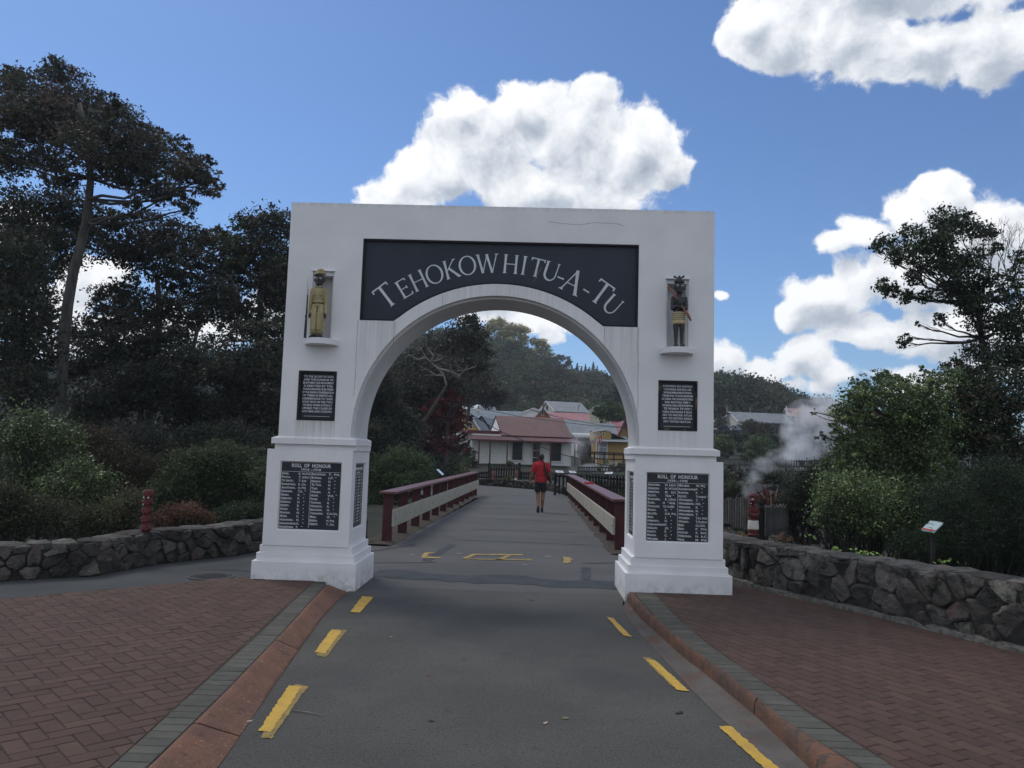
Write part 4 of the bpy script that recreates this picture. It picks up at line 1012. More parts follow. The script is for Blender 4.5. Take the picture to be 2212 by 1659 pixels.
    rf = MB(); rf.tube([P((-.125, -.03, .0)), P((-.123, -.032, .16)), P((-.121, -.034, .26))], [.016, .015, .009], 8); rf.tube([P((-.121, -.034, .24)), P((-.118, -.036, .50))], [.011, .008], 8); rf.tube([P((-.118, -.036, .50)), P((-.116, -.038, .565))], [.0045, .0045], 6)
    rf.box(x-.131, x-.113, y-.05, y-.03, z0+.23, z0+.26); r_ = rf.build('rifle', mat('rifle_black', (.010,.011,.016), (.02,.02,.026), 20, .4), root, smooth=True, sharp=50)
    b = MB(); b.tube([P((-.118, -.040, .54)), P((-.128, -.04, .705))], [.005, .0015], 4); b.build('bayonet', mat('steel', (.25,.26,.28), rough=.4, metal=.6), r_)
    return root
soldier(-2.487, 8.695, 2.853)
def warrior(x, y, z0):
    root = thing('warrior_statue', 'dark carved warrior statue in striped kilt with a long club in the right niche', 'statue', (x, y, z0))
    def P(a): return (x+a[0], y+a[1], z0+a[2])
    mb = MB()
    mb.ball(P((0, 0, .70)), (.060, .056, .085), 14, 10); mb.ball(P((0, -.012, .645)), (.045, .042, .046)); caps(mb, P((0, 0, .57)), P((0, 0, .63)), .040, .034)
    mb.ball(P((0, -.060, .678)), (.015, .016, .028)); mb.ball(P((0, -.054, .640)), (.026, .012, .011)); mb.ball(P((0, -.048, .727)), (.046, .016, .008))
    for s in (-1, 1): mb.ball(P((s*.061, 0, .69)), (.010, .014, .026))
    mb.ball(P((0, 0, .535)), (.070, .045, .060), 14, 10); mb.ball(P((0, 0, .45)), (.064, .044, .06), 14, 10)
    for s in (-1, 1):
        caps(mb, P((s*.072, 0, .572)), P((s*.080, -.01, .455)), .023, .021); mb.ball(P((s*.078, -.008, .445)), .022)
    caps(mb, P((-.078, -.02, .445)), P((.0, -.065, .495)), .020, .015); mb.ball(P((.008, -.07, .50)), (.022, .016, .018))
    caps(mb, P((.078, -.02, .445)), P((.0, -.058, .455)), .020, .015); mb.ball(P((-.008, -.062, .455)), (.018, .016, .014))
    caps(mb, P((-.01, -.07, .49)), P((-.02, -.075, .535)), .014, .012)
    for k in range(4): caps(mb, P((.014+.002*k, -.082, .488+.010*k)), P((-.012, -.088, .491+.010*k)), .0058, .0055, 6, 4)
    for s in (-1, 1):
        caps(mb, P((s*.034, 0, .40)), P((s*.036, .0, .23)), .036, .033); caps(mb, P((s*.036, 0, .23)), P((s*.033, 0, .15)), .033, .024); caps(mb, P((s*.033, .006, .19)), P((s*.034, .003, .05)), .026, .019)
        mb.ball(P((s*.038, -.025, .018)), (.028, .052, .022), 12, 8)
        for t in range(5): mb.ball(P((s*(.038)+(-.02+.01*t), -.070+abs(t-2)*.004, .010)), (.0062, .012, .009), 6, 4)
    remesh(mb, .0055, 'body', SKIN, root, 2)
    mb = MB(); mb.ball(P((0, .006, .752)), (.060, .058, .045), 14, 8); mb.ball(P((0, .0, .800)), (.026, .024, .022), 12, 8)
    for i in range(18): a = i/18*2*math.pi; caps(mb, P((.05*math.cos(a), .05*math.sin(a), .755)), P((.01*math.cos(a), .01*math.sin(a), .80)), .009, .006, 6, 4)
    remesh(mb, .0055, 'hair', mat('statue_hair', (.012,.014,.022), (.025,.027,.038), 30, .5), root, 1)
    FB = mat('feather_black', (.02,.02,.022), rough=.6)
    for dx, dz, l in ((-.9, .42, .075), (0, 1, .045), (.75, .5, .07)):
        d = Vector((dx, 0, dz)).normalized(); a = Vector(P((dx*.018, -.005, .80))); n_ = Vector((-d.z, 0, d.x)); mb = MB(); b = a+d*l*.72; c = a+d*l
        mb.add([a-n_*.006+Vector((0,-.003,0)), a+n_*.006+Vector((0,-.003,0)), b+n_*.014, b-n_*.014, a+Vector((0,.003,0)), b+Vector((0,.004,0))], [(0,1,2,3),(0,4,5,3),(1,4,5,2)]); f = mb.build('feather', FB, root)
        mb = MB(); mb.add([b+n_*.014, b-n_*.014, c-n_*.010, c+n_*.010, (b+c)/2+Vector((0,.004,0))], [(0,1,2,3),(0,1,4),(2,3,4)]); mb.build('feather_tip', EYEW, f)
    KILT = mat('striped_kilt', (.50,.42,.25), (.42,.35,.20), 20, .7, .4, 40, extra=lambda N, L, v, noise, ramp, mixc, col, tc: kilt_bands(N, L, tc, mixc, col))
    mb = MB()
    for i in range(20): t = i/19; mb.ball(P((0, 0, .400-.125*t)), (.076+.006*t, .056+.004*t, .018), 18, 6)
    remesh(mb, .0055, 'kilt', KILT, root, 1)
    eyes(root, y-.050, z0+.710, .026, .0135, x)
    mb = MB(); mb.tube([P((-.135, -.055, .70)), P((-.125, -.055, .685)), P((-.04, -.062, .56)), P((-.02, -.062, .53))], [.004, .012, .011, .010], 8)
    mb.tube([P((-.02, -.062, .53)), P((.05, -.06, .42)), P((.088, -.064, .37)), P((.105, -.064, .335)), P((.125, -.06, .30))], [.009, .010, .018, .016, .008], 8)
    mb.build('club', mat('club_wood', (.30,.13,.09), (.22,.10,.07), 16, .6, .4, 50), root, smooth=True)
    return root
def kilt_bands(N, L, tc, mixc, col):
    sp = N.new('ShaderNodeSeparateXYZ'); L.new(tc.outputs['Object'], sp.inputs[0])
    w = N.new('ShaderNodeMath'); w.operation = 'SINE'; m = N.new('ShaderNodeMath'); m.operation = 'MULTIPLY_ADD'; L.new(sp.outputs[2], m.inputs[0]); m.inputs[1].default_value = 2*math.pi/.0225; m.inputs[2].default_value = .6; L.new(m.outputs[0], w.inputs[0])
    g = N.new('ShaderNodeMath'); g.operation = 'GREATER_THAN'; L.new(w.outputs[0], g.inputs[0]); g.inputs[1].default_value = .55
    h = N.new('ShaderNodeMath'); h.operation = 'GREATER_THAN'; L.new(sp.outputs[2], h.inputs[0]); h.inputs[1].default_value = .305
    k = N.new('ShaderNodeMath'); k.operation = 'MULTIPLY'; L.new(g.outputs[0], k.inputs[0]); L.new(h.outputs[0], k.inputs[1])
    return mixc(k.outputs[0], col, (.02, .02, .02))
warrior(1.672, 8.695, 2.859)

# ================================================================== BRIDGE RAILINGS
REDP = mat('red_rail_paint', (.075,.016,.019), (.055,.014,.017), 6, .6, .4, 60, rnd=.12, speck=(20, (.07,.03,.03), .66, .7))
CAPR = mat('weathered_rail_cap', (.125,.040,.046), (.17,.095,.10), 5, .42, .4, 60, lo=.4, hi=.7, speck=(9, (.12,.04,.045), .6, .7))
CREAM = mat('cream_board', (.40,.38,.32), (.34,.32,.26), 5, .6, .3, 60, speck=(30, (.14,.12,.09), .68, .7))
BOLT = mat('rusty_bolt', (.07,.05,.04), rough=.6, metal=.5)
def railing(a, b, s, label, n=12):
    a = Vector((a.x, a.y, 0)); b = Vector((b.x, b.y, 0)); d = (b-a); L_ = d.length; t = d.normalized(); o = Vector((t.y, -t.x, 0))*s     # o: away from the road
    root = thing('bridge_railing', label, 'railing', a, 'railings along the bridge')
    pm = None
    for i in range(n):
        p = a+t*(L_*i/(n-1)); M_ = Matrix.Translation(p) @ Matrix((o, t, Vector((0,0,1)))).transposed().to_4x4()
        mb = MB(); w = .17
        mb.box(0, w, -.022, .022, -.1, .835, M=M_); po = mb.build('post', REDP, root, bevel=.004)
        mb = MB(); mb.tube([p-o*.056+Vector((0,0,.42)), p-o*.046+Vector((0,0,.42))], .012, 8); mb.build('bolt', BOLT, po)
    cuts = [0, .52, 1.0] if s < 0 else [0, .64, 1.0]
    for c0, c1 in zip(cuts[:-1], cuts[1:]):
        mb = MB(); A = a+t*(L_*c0-(.07 if c0 == 0 else -.004)); B = a+t*(L_*c1+(.1 if c1 == 1 else -.004))
        mb.bar(A-o*.025+Vector((0,0,.425)), B-o*.025+Vector((0,0,.425)), .046, .30); mb.build('side_board', CREAM, root, bevel=.012)
    for c0, c1 in ((0, .33), (.33, .68), (.68, 1.0)):
        mb = MB(); A = a+t*(L_*c0-(.10 if c0 == 0 else -.002)); B = a+t*(L_*c1+(.1 if c1 == 1 else -.002))
        mb.bar(A+o*.085+Vector((0,0,.858)), B+o*.085+Vector((0,0,.858)), .285, .045); mb.build('top_rail', CAPR, root, bevel=.006)
    return root, a, t, o
rL, raL, rtL, roL = railing(on_ground(845.5,1172.5), on_ground(1030,1070.4), -1, 'dark red timber railing with cream side board along the left of the bridge')
rR, raR, rtR, roR = railing(on_ground(1327.3,1190.7), on_ground(1226.8,1076.4), 1, 'dark red timber railing with pale top along the right of the bridge')
# debris verge under the railings
def litter_strip(a, b, o, name):
    mb = MB(); n = 60; L_ = (b-a).length; t = (b-a).normalized()
    for i in range(n+1):
        p = a+t*(L_*i/n); wv = .10+.07*mnoise.noise(Vector((i*.35, 2, 0)))+.03*random.random()
        for d, z in ((-wv, .003), (0, .022+.015*random.random()), (.25, .03), (.6, -.05)): q = p+o*d; mb.v.append((q.x, q.y, z))
    for i in range(n):
        for j in range(3): mb.f.append((i*4+j, i*4+j+1, i*4+j+5, i*4+j+4)); mb.m.append(0)
    tag(mb.build(name, mat('verge_soil', (.045,.036,.028), (.085,.072,.055), 14, .95, 1, 60, speck=(50, (.16,.13,.09), .62, .8))), kind='stuff')
litter_strip(raL+rtL*-.5, raL+rtL*14.5, roL, 'leaf_litter'); litter_strip(raR+rtR*-.5, raR+rtR*13.5, roR, 'leaf_litter')
# small things on and by the right railing
p = raR+rtR*(.42*13)+roR*.05
pq = raR+rtR*6.6+roR*.07
mb = MB(); mb.box(-.09, .09, -.11, .11, 0, .02); mb.box(-.09, -.082, -.11, .11, .02, .045); mb.box(.082, .09, -.11, .11, .02, .045); mb.box(-.082, .082, -.11, -.102, .02, .04); mb.box(-.082, .082, .102, .11, .02, .04)
o = mb.build('tray', mat('bright_red_plastic', (.45,.02,.02), rough=.4), bevel=.003); o.location = (pq.x, pq.y, .8815); o.rotation_euler = (0, 0, .3)
tag(o, 'small bright red tray lying on the pale top of the right bridge railing', 'tray')
sp_ = on_ground(1249, 1099)
root = thing('sandal', 'orange rubber sandal lying on the bridge by the right railing', 'sandal', (sp_.x, sp_.y, 0.0), rz=-1.2)
ORG = mat('orange_rubber', (.62,.20,.10), (.52,.16,.08), 8, .5)
mb = MB(); outl = [(.045*math.sin(u)*(1.0 if math.cos(u) > 0 else .78)+.004, .13*math.cos(u)) for u in np.linspace(0, 2*math.pi, 22)[:-1]]; mb.prism(outl, .004, .03); me = mb.mesh('sole'); link('sole', me, ORG, root)
mb = MB(); mb.tube([(-.048, .03, .015), (-.04, .035, .055), (0, .04, .072), (.04, .035, .055), (.05, .03, .015)], .016, 8); link('strap', mb.mesh('strap', smooth=True), ORG, root)

# ================================================================== THE WALKING PERSON
def person():
    g = on_ground(1166.6, 1106.5); x, y = g.x, g.y+.05; K = 1.0
    root = thing('person', 'person in red t-shirt and black shorts walking away across the bridge', 'person', (x, y, 0))
    def P(a, b, c): return (x+a, y+b, c)
    SK = mat('brown_skin', (.24,.115,.070), (.19,.090,.055), 9, .55); SHIRT = mat('red_shirt', (.40,.018,.030), (.32,.014,.024), 7, .8, .6, 16)
    BLACK = mat('black_cloth', (.010,.010,.012), (.018,.018,.021), 8, .85, .5, 20); SHOE = mat('dark_shoe', (.018,.016,.017), (.05,.035,.035), 30, .7)
    mb = MB()
    mb.ball(P(.0, .02, 1.505), (.073, .09, .105), 14, 10); mb.ball(P(.0, .065, 1.47), (.055, .05, .065)); mb.ball(P(.0, .115, 1.485), (.012, .018, .02))
    for s in (-1, 1): mb.ball(P(s*.074, .02, 1.50), (.012, .022, .032))
    caps(mb, P(0, .0, 1.36), P(0, .01, 1.45), .062, .055); mb.ball(P(0, 0, 1.30), (.19, .09, .09), 14, 8); mb.ball(P(0, 0, 1.12), (.165, .10, .16), 14, 8); mb.ball(P(0, 0, .88), (.155, .11, .13), 14, 8)
    # left arm (viewer's left) hangs out and a little back, right arm a little forward
    sh, el, wr = (-.172,.0,1.325), (-.240,-.02,1.07), (-.295,.05,.86)
    caps(mb, P(*sh), P(*el), .056, .046); caps(mb, P(*el), P(*wr), .045, .029)
    sh2, el2, wr2 = (.172,.0,1.325), (.238,.0,1.06), (.285,.10,.87)
    caps(mb, P(*sh2), P(*el2), .056, .046); caps(mb, P(*el2), P(*wr2), .045, .029)
    for w, s in ((wr, -1), (wr2, 1)):
        mb.ball(P(w[0]+s*.004, w[1]+.01, w[2]-.055), (.022, .038, .052), 10, 8)
        for k in range(4): 
            l = (.050, .062, .058, .044)[k]; y0 = w[1]-.020+.019*k
            caps(mb, P(w[0]+s*.004, y0, w[2]-.09), P(w[0]-s*.006, y0+.010, w[2]-.09-l), .0105, .0085, 8, 4)
            mb.ball(P(w[0]-s*.012, y0+.012, w[2]-.09-l-.004), .0085, 8, 5)
        caps(mb, P(w[0]-s*.004, w[1]+.042, w[2]-.035), P(w[0]-s*.016, w[1]+.060, w[2]-.088), .013, .009, 8, 5)
    # legs: right one bears the weight, left one trails with its heel lifted
    caps(mb, P(.080, 0, .80), P(.070, .03, .48), .088, .058); caps(mb, P(.070, .03, .48), P(.060, .0, .33), .056, .056); caps(mb, P(.060, -.01, .34), P(.052, -.01, .10), .054, .033)
    caps(mb, P(-.080, 0, .80), P(-.072, .0, .48), .088, .058); caps(mb, P(-.072, .0, .48), P(-.068, -.08, .34), .056, .054); caps(mb, P(-.068, -.08, .34), P(-.060, -.20, .16), .053, .034)
    remesh(mb, .011, 'body', SK, root, 2)
    mb = MB(); mb.ball(P(0, .015, 1.525), (.081, .098, .098), 16, 10); mb.ball(P(0, -.035, 1.46), (.065, .05, .05)); remesh(mb, .011, 'hair', mat('black_hair', (.010,.009,.009), rough=.6), root, 1)
    mb = MB()
    mb.ball(P(0, 0, 1.335), (.19, .092, .060), 16, 8); mb.ball(P(0, -.005, 1.22), (.178, .108, .14), 16, 10)
    mb.ball(P(0, -.01, 1.28), (.182, .108, .10), 16, 10); mb.ball(P(-.09, -.03, 1.27), (.09, .085, .12)); mb.ball(P(.09, -.03, 1.27), (.09, .085, .12))
    for i in range(24): t = i/23; mb.ball(P(0, 0, 1.22-.385*t), (.160+.012*t+.003*math.sin(i*.9), .112+.010*t+.004*math.sin(i*.7+1), .050), 20, 6)
    for (a, b) in ((sh, (-.222, -.015, 1.14)), (sh2, (.220, .0, 1.14))): caps(mb, P(*a), P(*b), .062, .064)
    caps(mb, P(0, 0, 1.36), P(0, .0, 1.405), .085, .068)
    for k in range(6):
        z = .84+.062*k; caps(mb, P(-.13+.04*(k % 3), -.108, z), P(.05+.04*(k % 2), -.116, z+.035), .013, .010, 6, 10)
    remesh(mb, .012, 'shirt', SHIRT, root, 2)
    mb = MB(); mb.ball(P(0, 0, .80), (.175, .115, .075), 16, 8)
    for s, yy in ((-1, -.01), (1, .02)):
        for i in range(16): t = i/15; mb.ball(P(s*(.080+.004*t), yy*t, .79-.21*t), (.088-.006*t, .100-.006*t, .04), 14, 6)
    remesh(mb, .012, 'shorts', BLACK, root, 2)
    mb = MB(); mb.ball(P(.052, .05, .035), (.046, .125, .034), 14, 8); mb.ball(P(.052, -.03, .065), (.040, .045, .048), 12, 8); remesh(mb, .009, 'shoe', SHOE, root, 2)
    M_ = Matrix.Translation(P(-.060, -.225, .125)) @ Matrix.Rotation(R(-62), 4, 'X')
    mb = MB()
    for c, r in (((0, .045, -.035), (.046, .125, .034)), ((0, -.03, -.005), (.040, .045, .048))):
        k = len(mb.v); mb.ball(c, r, 14, 8); mb.v[k:] = [tuple(M_ @ Vector(q)) for q in mb.v[k:]]
    remesh(mb, .009, 'shoe', SHOE, root, 2)
    for s, yy, z in ((1, -.012, .115),):
        mb = MB(); mb.tube([P(.052, -.010, .085), P(.052, -.010, .125)], .038, 12); mb.build('sock', BLACK, root, smooth=True)
    mb = MB(); mb.tube([P(.055, -.02, 1.42), P(.075, -.105, 1.36), P(.10, -.135, 1.22), P(.135, -.14, 1.10), P(.185, -.12, .99), P(.235, -.08, .90), P(.27, -.03, .82), P(.285, .02, .78)], [.012, .016, .024, .032, .034, .030, .022, .012], 8)
    mb.build('sling_bag', BLACK, root, smooth=True)
person()
# ================================================================== THE VILLAGE BEYOND THE BRIDGE
def loc_build(mb, name, m, parent, smooth=False, bevel=0, **k):          # parts drawn in the thing's own (turned) frame
    me = mb.mesh(name, smooth=smooth); 
    for q in (m if isinstance(m, (list, tuple)) else [m]): me.materials.append(q)
    o = link(name, me, None, parent)
    if bevel: b = o.modifiers.new('bevel', 'BEVEL'); b.width = bevel; b.segments = 1
    return o
def corrug(name, c1, c2, axis=0, scale=9):
    def ex(N, L, v, noise, ramp, mixc, col, tc):
        return mixc(ramp(noise(1.2, 4), .5, .7), col, tuple(x*.8 for x in c2))
    m = mat(name, c1, c2, 2.2, .5, 0, extra=ex, spec=.4); nt = m.node_tree; N = nt.nodes; L = nt.links
    w = N.new('ShaderNodeTexWave'); w.wave_type = 'BANDS'; w.bands_direction = 'XYZ'[axis]; w.inputs['Scale'].default_value = scale
    tc = N.new('ShaderNodeTexCoord'); L.new(tc.outputs['Object'], w.inputs[0]); b = N.new('ShaderNodeBump'); b.inputs['Strength'].default_value = .7; b.inputs['Distance'].default_value = .02
    L.new(w.outputs[1], b.inputs['Height']); L.new(b.outputs[0], N['Principled BSDF'].inputs['Normal']); return m
RED_ROOF = corrug('red_iron_roof', (.135,.042,.040), (.10,.035,.035)); GREY_ROOF = corrug('grey_iron_roof', (.20,.225,.245), (.16,.18,.20)); PINK_ROOF = corrug('pink_iron_roof', (.42,.16,.16), (.34,.14,.14))
GREY_ROOFY = corrug('grey_iron_roof', (.20,.225,.245), (.16,.18,.20), 1); PINK_ROOFY = corrug('pink_iron_roof', (.42,.16,.16), (.34,.14,.14), 1); WHITE_ROOF = mat('white_canvas', (.75,.76,.78), (.68,.70,.73), 1, .6)
def weather(name, c, c2): return mat(name, c, c2, 2.5, .75, .2, 12, stretch=(1,1,4))
WB_WHITE = weather('white_weatherboard', (.86,.86,.85), (.74,.75,.74)); WB_YEL = weather('yellow_weatherboard', (.60,.40,.10), (.52,.34,.09)); WB_OCH = weather('ochre_wall', (.40,.26,.09), (.34,.22,.08)); WB_ORG = weather('orange_weatherboard', (.40,.13,.045), (.34,.11,.04)); WB_CRM = weather('cream_weatherboard', (.58,.56,.43), (.52,.50,.40))
TRIMW = mat('white_trim', (.66,.67,.68), (.58,.59,.60), 5, .6); TRIMR = mat('dark_red_trim', (.085,.018,.02), (.11,.028,.028), 8, .6); DARKW = mat('dark_timber', (.014,.013,.013), (.028,.026,.025), 9, .8, .4, 30)
GLASS = mat('dark_window', (.008,.010,.014), (.014,.018,.023), 3, .35, spec=.25)
def boards(mb, x0, x1, z0, z1, y, h=.15, mi=0):       # lapped weatherboards facing -y
    z = z0
    while z < z1-.01:
        e = min(z1, z+h); k = len(mb.v); mb.v += [(x0,y-.022,z),(x1,y-.022,z),(x1,y-.004,e),(x0,y-.004,e),(x0,y-.004,z),(x1,y-.004,z)]
        mb.f += [(k,k+1,k+2,k+3),(k,k+4,k+5,k+1)]; mb.m += [mi, mi]; z = e
def window(root, x0, x1, z0, z1, y, frame=TRIMW, bars=1, sill=True, fw=.10):
    mb = MB(); mb.prism(rect(x0-fw, x1+fw, z0-fw*.6, z1+fw), y-.05, y-.026, 'y', holes=[rect(x0, x1, z0, z1)])
    if sill: mb.box(x0-fw*1.4, x1+fw*1.4, y-.10, y-.0265, z0-fw*1.1, z0-fw*.62)
    w = loc_build(mb, 'window', frame, root)
    mb = MB(); mb.box(x0-.01, x1+.01, y-.03, y-.024, z0-.01, z1+.01); loc_build(mb, 'pane', GLASS, w)
    if bars:
        mb = MB(); mb.box(x0, x1, y-.036, y-.0305, (z0+z1)/2-.02, (z0+z1)/2+.02); 
        loc_build(mb, 'glazing_bar', frame if bars == 1 else TRIMR, w)
    return w
def gable(root, x0, x1, y0, y1, z0, ze, zr, axis, wall, roof, trim=TRIMW, over=.25, front_boards=False):
    mb = MB(); mb.box(x0, x1, y0, y1, z0, ze)
    if axis == 'y':
        xm = (x0+x1)/2; mb.prism([(x0, ze+.001), (x1, ze+.001), (xm, zr)], y0, y1, 'y')
    else:
        ym = (y0+y1)/2; mb.prism([(y0, ze+.001), (y1, ze+.001), (ym, zr)], x0, x1, 'x')
    wo = loc_build(mb, 'wall', wall, root)
    mb = MB(); T = .07
    if axis == 'y':
        hw = (x1-x0)/2; sl = (zr-ze)/hw
        for s in (-1, 1):
            a = (xm, zr+T*1.2); b = (xm+s*(hw+over), ze-sl*over+T*1.2); mb.prism([a, b, (b[0], b[1]-T), (xm, zr+.01)] if s > 0 else [a, (xm, zr+.01), (b[0], b[1]-T), b], y0-over, y1+over, 'y')
    else:
        hw = (y1-y0)/2; sl = (zr-ze)/hw
        for s in (-1, 1):
            a = (ym, zr+T*1.2); b = (ym+s*(hw+over), ze-sl*over+T*1.2); mb.prism([a, b, (b[0], b[1]-T), (ym, zr+.01)] if s > 0 else [a, (ym, zr+.01), (b[0], b[1]-T), b], x0-over, x1+over, 'x')
    loc_build(mb, 'roof', roof, root)
    mb = MB()
    if axis == 'y':
        for s in (-1, 1): mb.bar((xm, y0-over-.03, zr+.02), (xm+s*(hw+over), y0-over-.03, ze-sl*over), .05, .17, up=(0,0,1))
    else:
        for xx in (x0-over-.03,):
            for s in (-1, 1): mb.bar((xx, ym, zr+.02), (xx, ym+s*(hw+over), ze-sl*over), .05, .17)
    loc_build(mb, 'bargeboard', trim, root)
    return wo
def house6(name, label, zx0, zx1, ze, zr, y, depth, axis, wall, roof, rz=0, below=3.2, win=(), trim=TRIMW, over=.25, finial=None, cat_='house'):
    zc = (zx0+zx1)/2; c = at6(zc, ze, y); k = .1819*y/FPX; hw = (zx1-zx0)/2*k; base = c.z-below; slope = (ze-zr)*k
    root = thing(name, label, cat_, (c.x, y, base), None, rz)
    gable(root, -hw, hw, 0, depth, 0, below, below+slope, axis, wall, roof, trim, over)
    for (a, b, t, u) in win:
        window(root, (a-zc)*k, (b-zc)*k, below+(ze-u)*k, below+(ze-t)*k, 0, TRIMW, 1, False, .07)
    if finial:
        mb = MB(); mb.box(-.06, .06, -over-.09, -over+.01, below+slope-.2, below+slope+finial); loc_build(mb, 'finial', TRIMR, root)
    return root, k, below, hw
house6('cottage', 'yellow cottage with grey roof half hidden behind the dark red tree', 62, 292, 602, 442, 74, 6, 'y', WB_YEL, GREY_ROOFY, -.10, win=[(150, 180, 505, 560)], trim=TRIMW)
house6('cottage', 'small yellow gable with dark edging rising behind the yellow cottage', 205, 372, 530, 424, 82, 7, 'y', WB_YEL, GREY_ROOFY, -.12, trim=DARKW)
r, k, b, hw = house6('house', 'long plain grey roof behind the red-roofed cottage on its left side', 120, 728, 450, 342, 93, 6.5, 'x', WB_CRM, GREY_ROOF)
# satellite dish on its roof
mb = MB(); mb.tube([(-1.9, .3, b+.2), (-1.9, .1, b+1.3)], .03, 6); dsh = loc_build(mb, 'dish_mast', TRIMW, r); mb = MB(); mb.ball((-1.85, .0, b+.85), (.24, .05, .28), 14, 8); loc_build(mb, 'satellite_dish', mat('dish_grey', (.42,.43,.42), rough=.5), r, smooth=True)
r, k, b, hw = house6('house', 'farthest left grey roof with two pale strips and a yellow gable', 60, 440, 345, 272, 108, 6, 'x', WB_YEL, GREY_ROOF)
for dx in (-.75, -.30):
    mb = MB(); d = 3+.25
    z1 = b+(345-272)*k; mb.add([(hw*dx, 2.9, z1+.06), (hw*dx+.55, 2.9, z1+.06), (hw*dx+.45, .1, b+.16), (hw*dx-.1, .1, b+.16)], [(0,1,2,3)]); loc_build(mb, 'skylight', mat('clear_roof_sheet', (.55,.58,.52), rough=.4), r)
house6('marquee', 'white tent roof between the grey roof and the orange gable', 738, 1075, 392, 327, 99, 8, 'y', WHITE_ROOF, WHITE_ROOF, cat_='tent')
r, k, b, hw = house6('meeting_house', 'orange gabled house with a finial and pink iron roof in the village centre', 905, 1128, 442, 312, 86, 8, 'y', WB_ORG, PINK_ROOFY, win=[(1002, 1024, 352, 404)], finial=.55, over=.3)
house6('house', 'house with long pink iron roof right of the orange gable', 1095, 1552, 465, 372, 94, 6, 'x', WB_CRM, PINK_ROOF)
r, k, b, hw = house6('house', 'cream gabled house with tall grey roof, the highest in the village', 1150, 1575, 366, 240, 114, 6.5, 'x', WB_CRM, GREY_ROOF, .36)
mb = MB(); mb.tube([(.6, -.9, b+.2), (.75, -.9, b+1.1)], .05, 6); loc_build(mb, 'flue', DARKW, r)
ym = 3.2; 
mb = MB(); mb.box(-hw-.03, -hw-.01, ym-.3, ym+.3, b+.2, b+.95); loc_build(mb, 'window', GLASS, r)
house6('house', 'pink roofed house partly hidden by the round green tree', 1520, 1800, 385, 288, 122, 7, 'y', WB_CRM, PINK_ROOFY)
r, k, b, hw = house6('house', 'large grey roofed house with white veranda next to the red-roofed cottage', 1262, 1618, 640, 458, 71, 6, 'x', WB_WHITE, GREY_ROOF, .12)
mb = MB(); mb.prism([(-1.35, b+.02), (-1.35, b-.22), (.05, b+.05), (.05, b+.14)], -hw+.8, hw+.75, 'x'); loc_build(mb, 'veranda_roof', TRIMW, r)
for xx in (-hw+1.0, hw+.1, hw+.6): mb = MB(); mb.box(xx-.06, xx+.06, -1.3, -1.18, 0, b-.21); loc_build(mb, 'veranda_post', TRIMW, r)
mb = MB(); mb.box(-hw+1.0, hw-.15, -.03, -.003, .9, b-.35); loc_build(mb, 'window', GLASS, r)
house6('house', 'low grey roof between the large grey roof and the pink roofs', 1590, 1872, 625, 502, 77, 5, 'x', WB_OCH, GREY_ROOF)
r, k, b, hw = house6('house', 'ochre gabled house with pink iron roof at the right edge of the arch opening', 1895, 2075, 690, 478, 82, 7, 'y', WB_OCH, PINK_ROOFY, finial=.6, trim=TRIMR, over=.4)
house6('house', 'pink roof behind the ochre house at the right edge of the arch', 1865, 2010, 560, 478, 92, 6, 'x', WB_CRM, PINK_ROOF)
# ochre porch house
c = at6(1905, 925, 64); k = .1819*64/FPX; root = thing('house', 'ochre porch house with white lattice window and low grey lean-to roof', 'house', (c.x, 64, c.z))
def kx(a): return (a-1905)*k
def kz(a): return (925-a)*k
mb = MB(); mb.box(kx(1640), kx(2022), 0, 4, -.9, kz(716)); mb.box(kx(1612), kx(1830), .3, 3.6, kz(715.9), kz(600)); loc_build(mb, 'wall', WB_OCH, root)
mb = MB(); mb.prism([(-.7, kz(722)), (-.7, kz(712)), (2.4, kz(655)), (2.4, kz(665))], kx(1655), kx(2036), 'x'); loc_build(mb, 'porch_roof', GREY_ROOF, root)
mb = MB(); mb.prism([(kx(1745), kz(585)), (kx(2020), kz(690)), (kx(2020), kz(697)), (kx(1745), kz(592))], .25, 3.9, 'y'); mb.box(kx(1605), kx(1752), .2, 3.7, kz(598), kz(588)); loc_build(mb, 'lean_to_roof', GREY_ROOF, root)
mb = MB(); mb.box(kx(1650), kx(2040), -.74, -.70, kz(726), kz(710)); mb.bar((kx(1603), .17, kz(608)), (kx(1752), .17, kz(583)), .05, .14); loc_build(mb, 'fascia', TRIMW, root)
for a, b_ in ((1675, 1690), (1730, 1745)): window(root, kx(a), kx(b_), kz(655), kz(625), .3, TRIMW, 0, False, .03)
w = MB(); w.prism(rect(kx(1672), kx(1785), kz(930), kz(728)), -.06, -.03, 'y', holes=[rect(kx(1682), kx(1776), kz(922), kz(738))]); wo = loc_build(w, 'window', TRIMW, root)
mb = MB(); mb.box(kx(1682), kx(1776), -.03, -.02, kz(922), kz(738)); loc_build(mb, 'pane', GLASS, wo)
mb = MB()
for i in range(8): a = 1684+i*12; mb.box(kx(a), kx(a+5), -.05, -.035, kz(922), kz(738))
for z in (795, 860): mb.box(kx(1682), kx(1776), -.057, -.051, kz(z+3), kz(z-3))
lat = loc_build(mb, 'lattice', TRIMW, wo); lat['kind'] = 'stuff'
for a in (1638, 2015): mb = MB(); mb.box(kx(a), kx(a)+.09, -.66, -.57, -.6, kz(722)); loc_build(mb, 'porch_post', TRIMW, root)

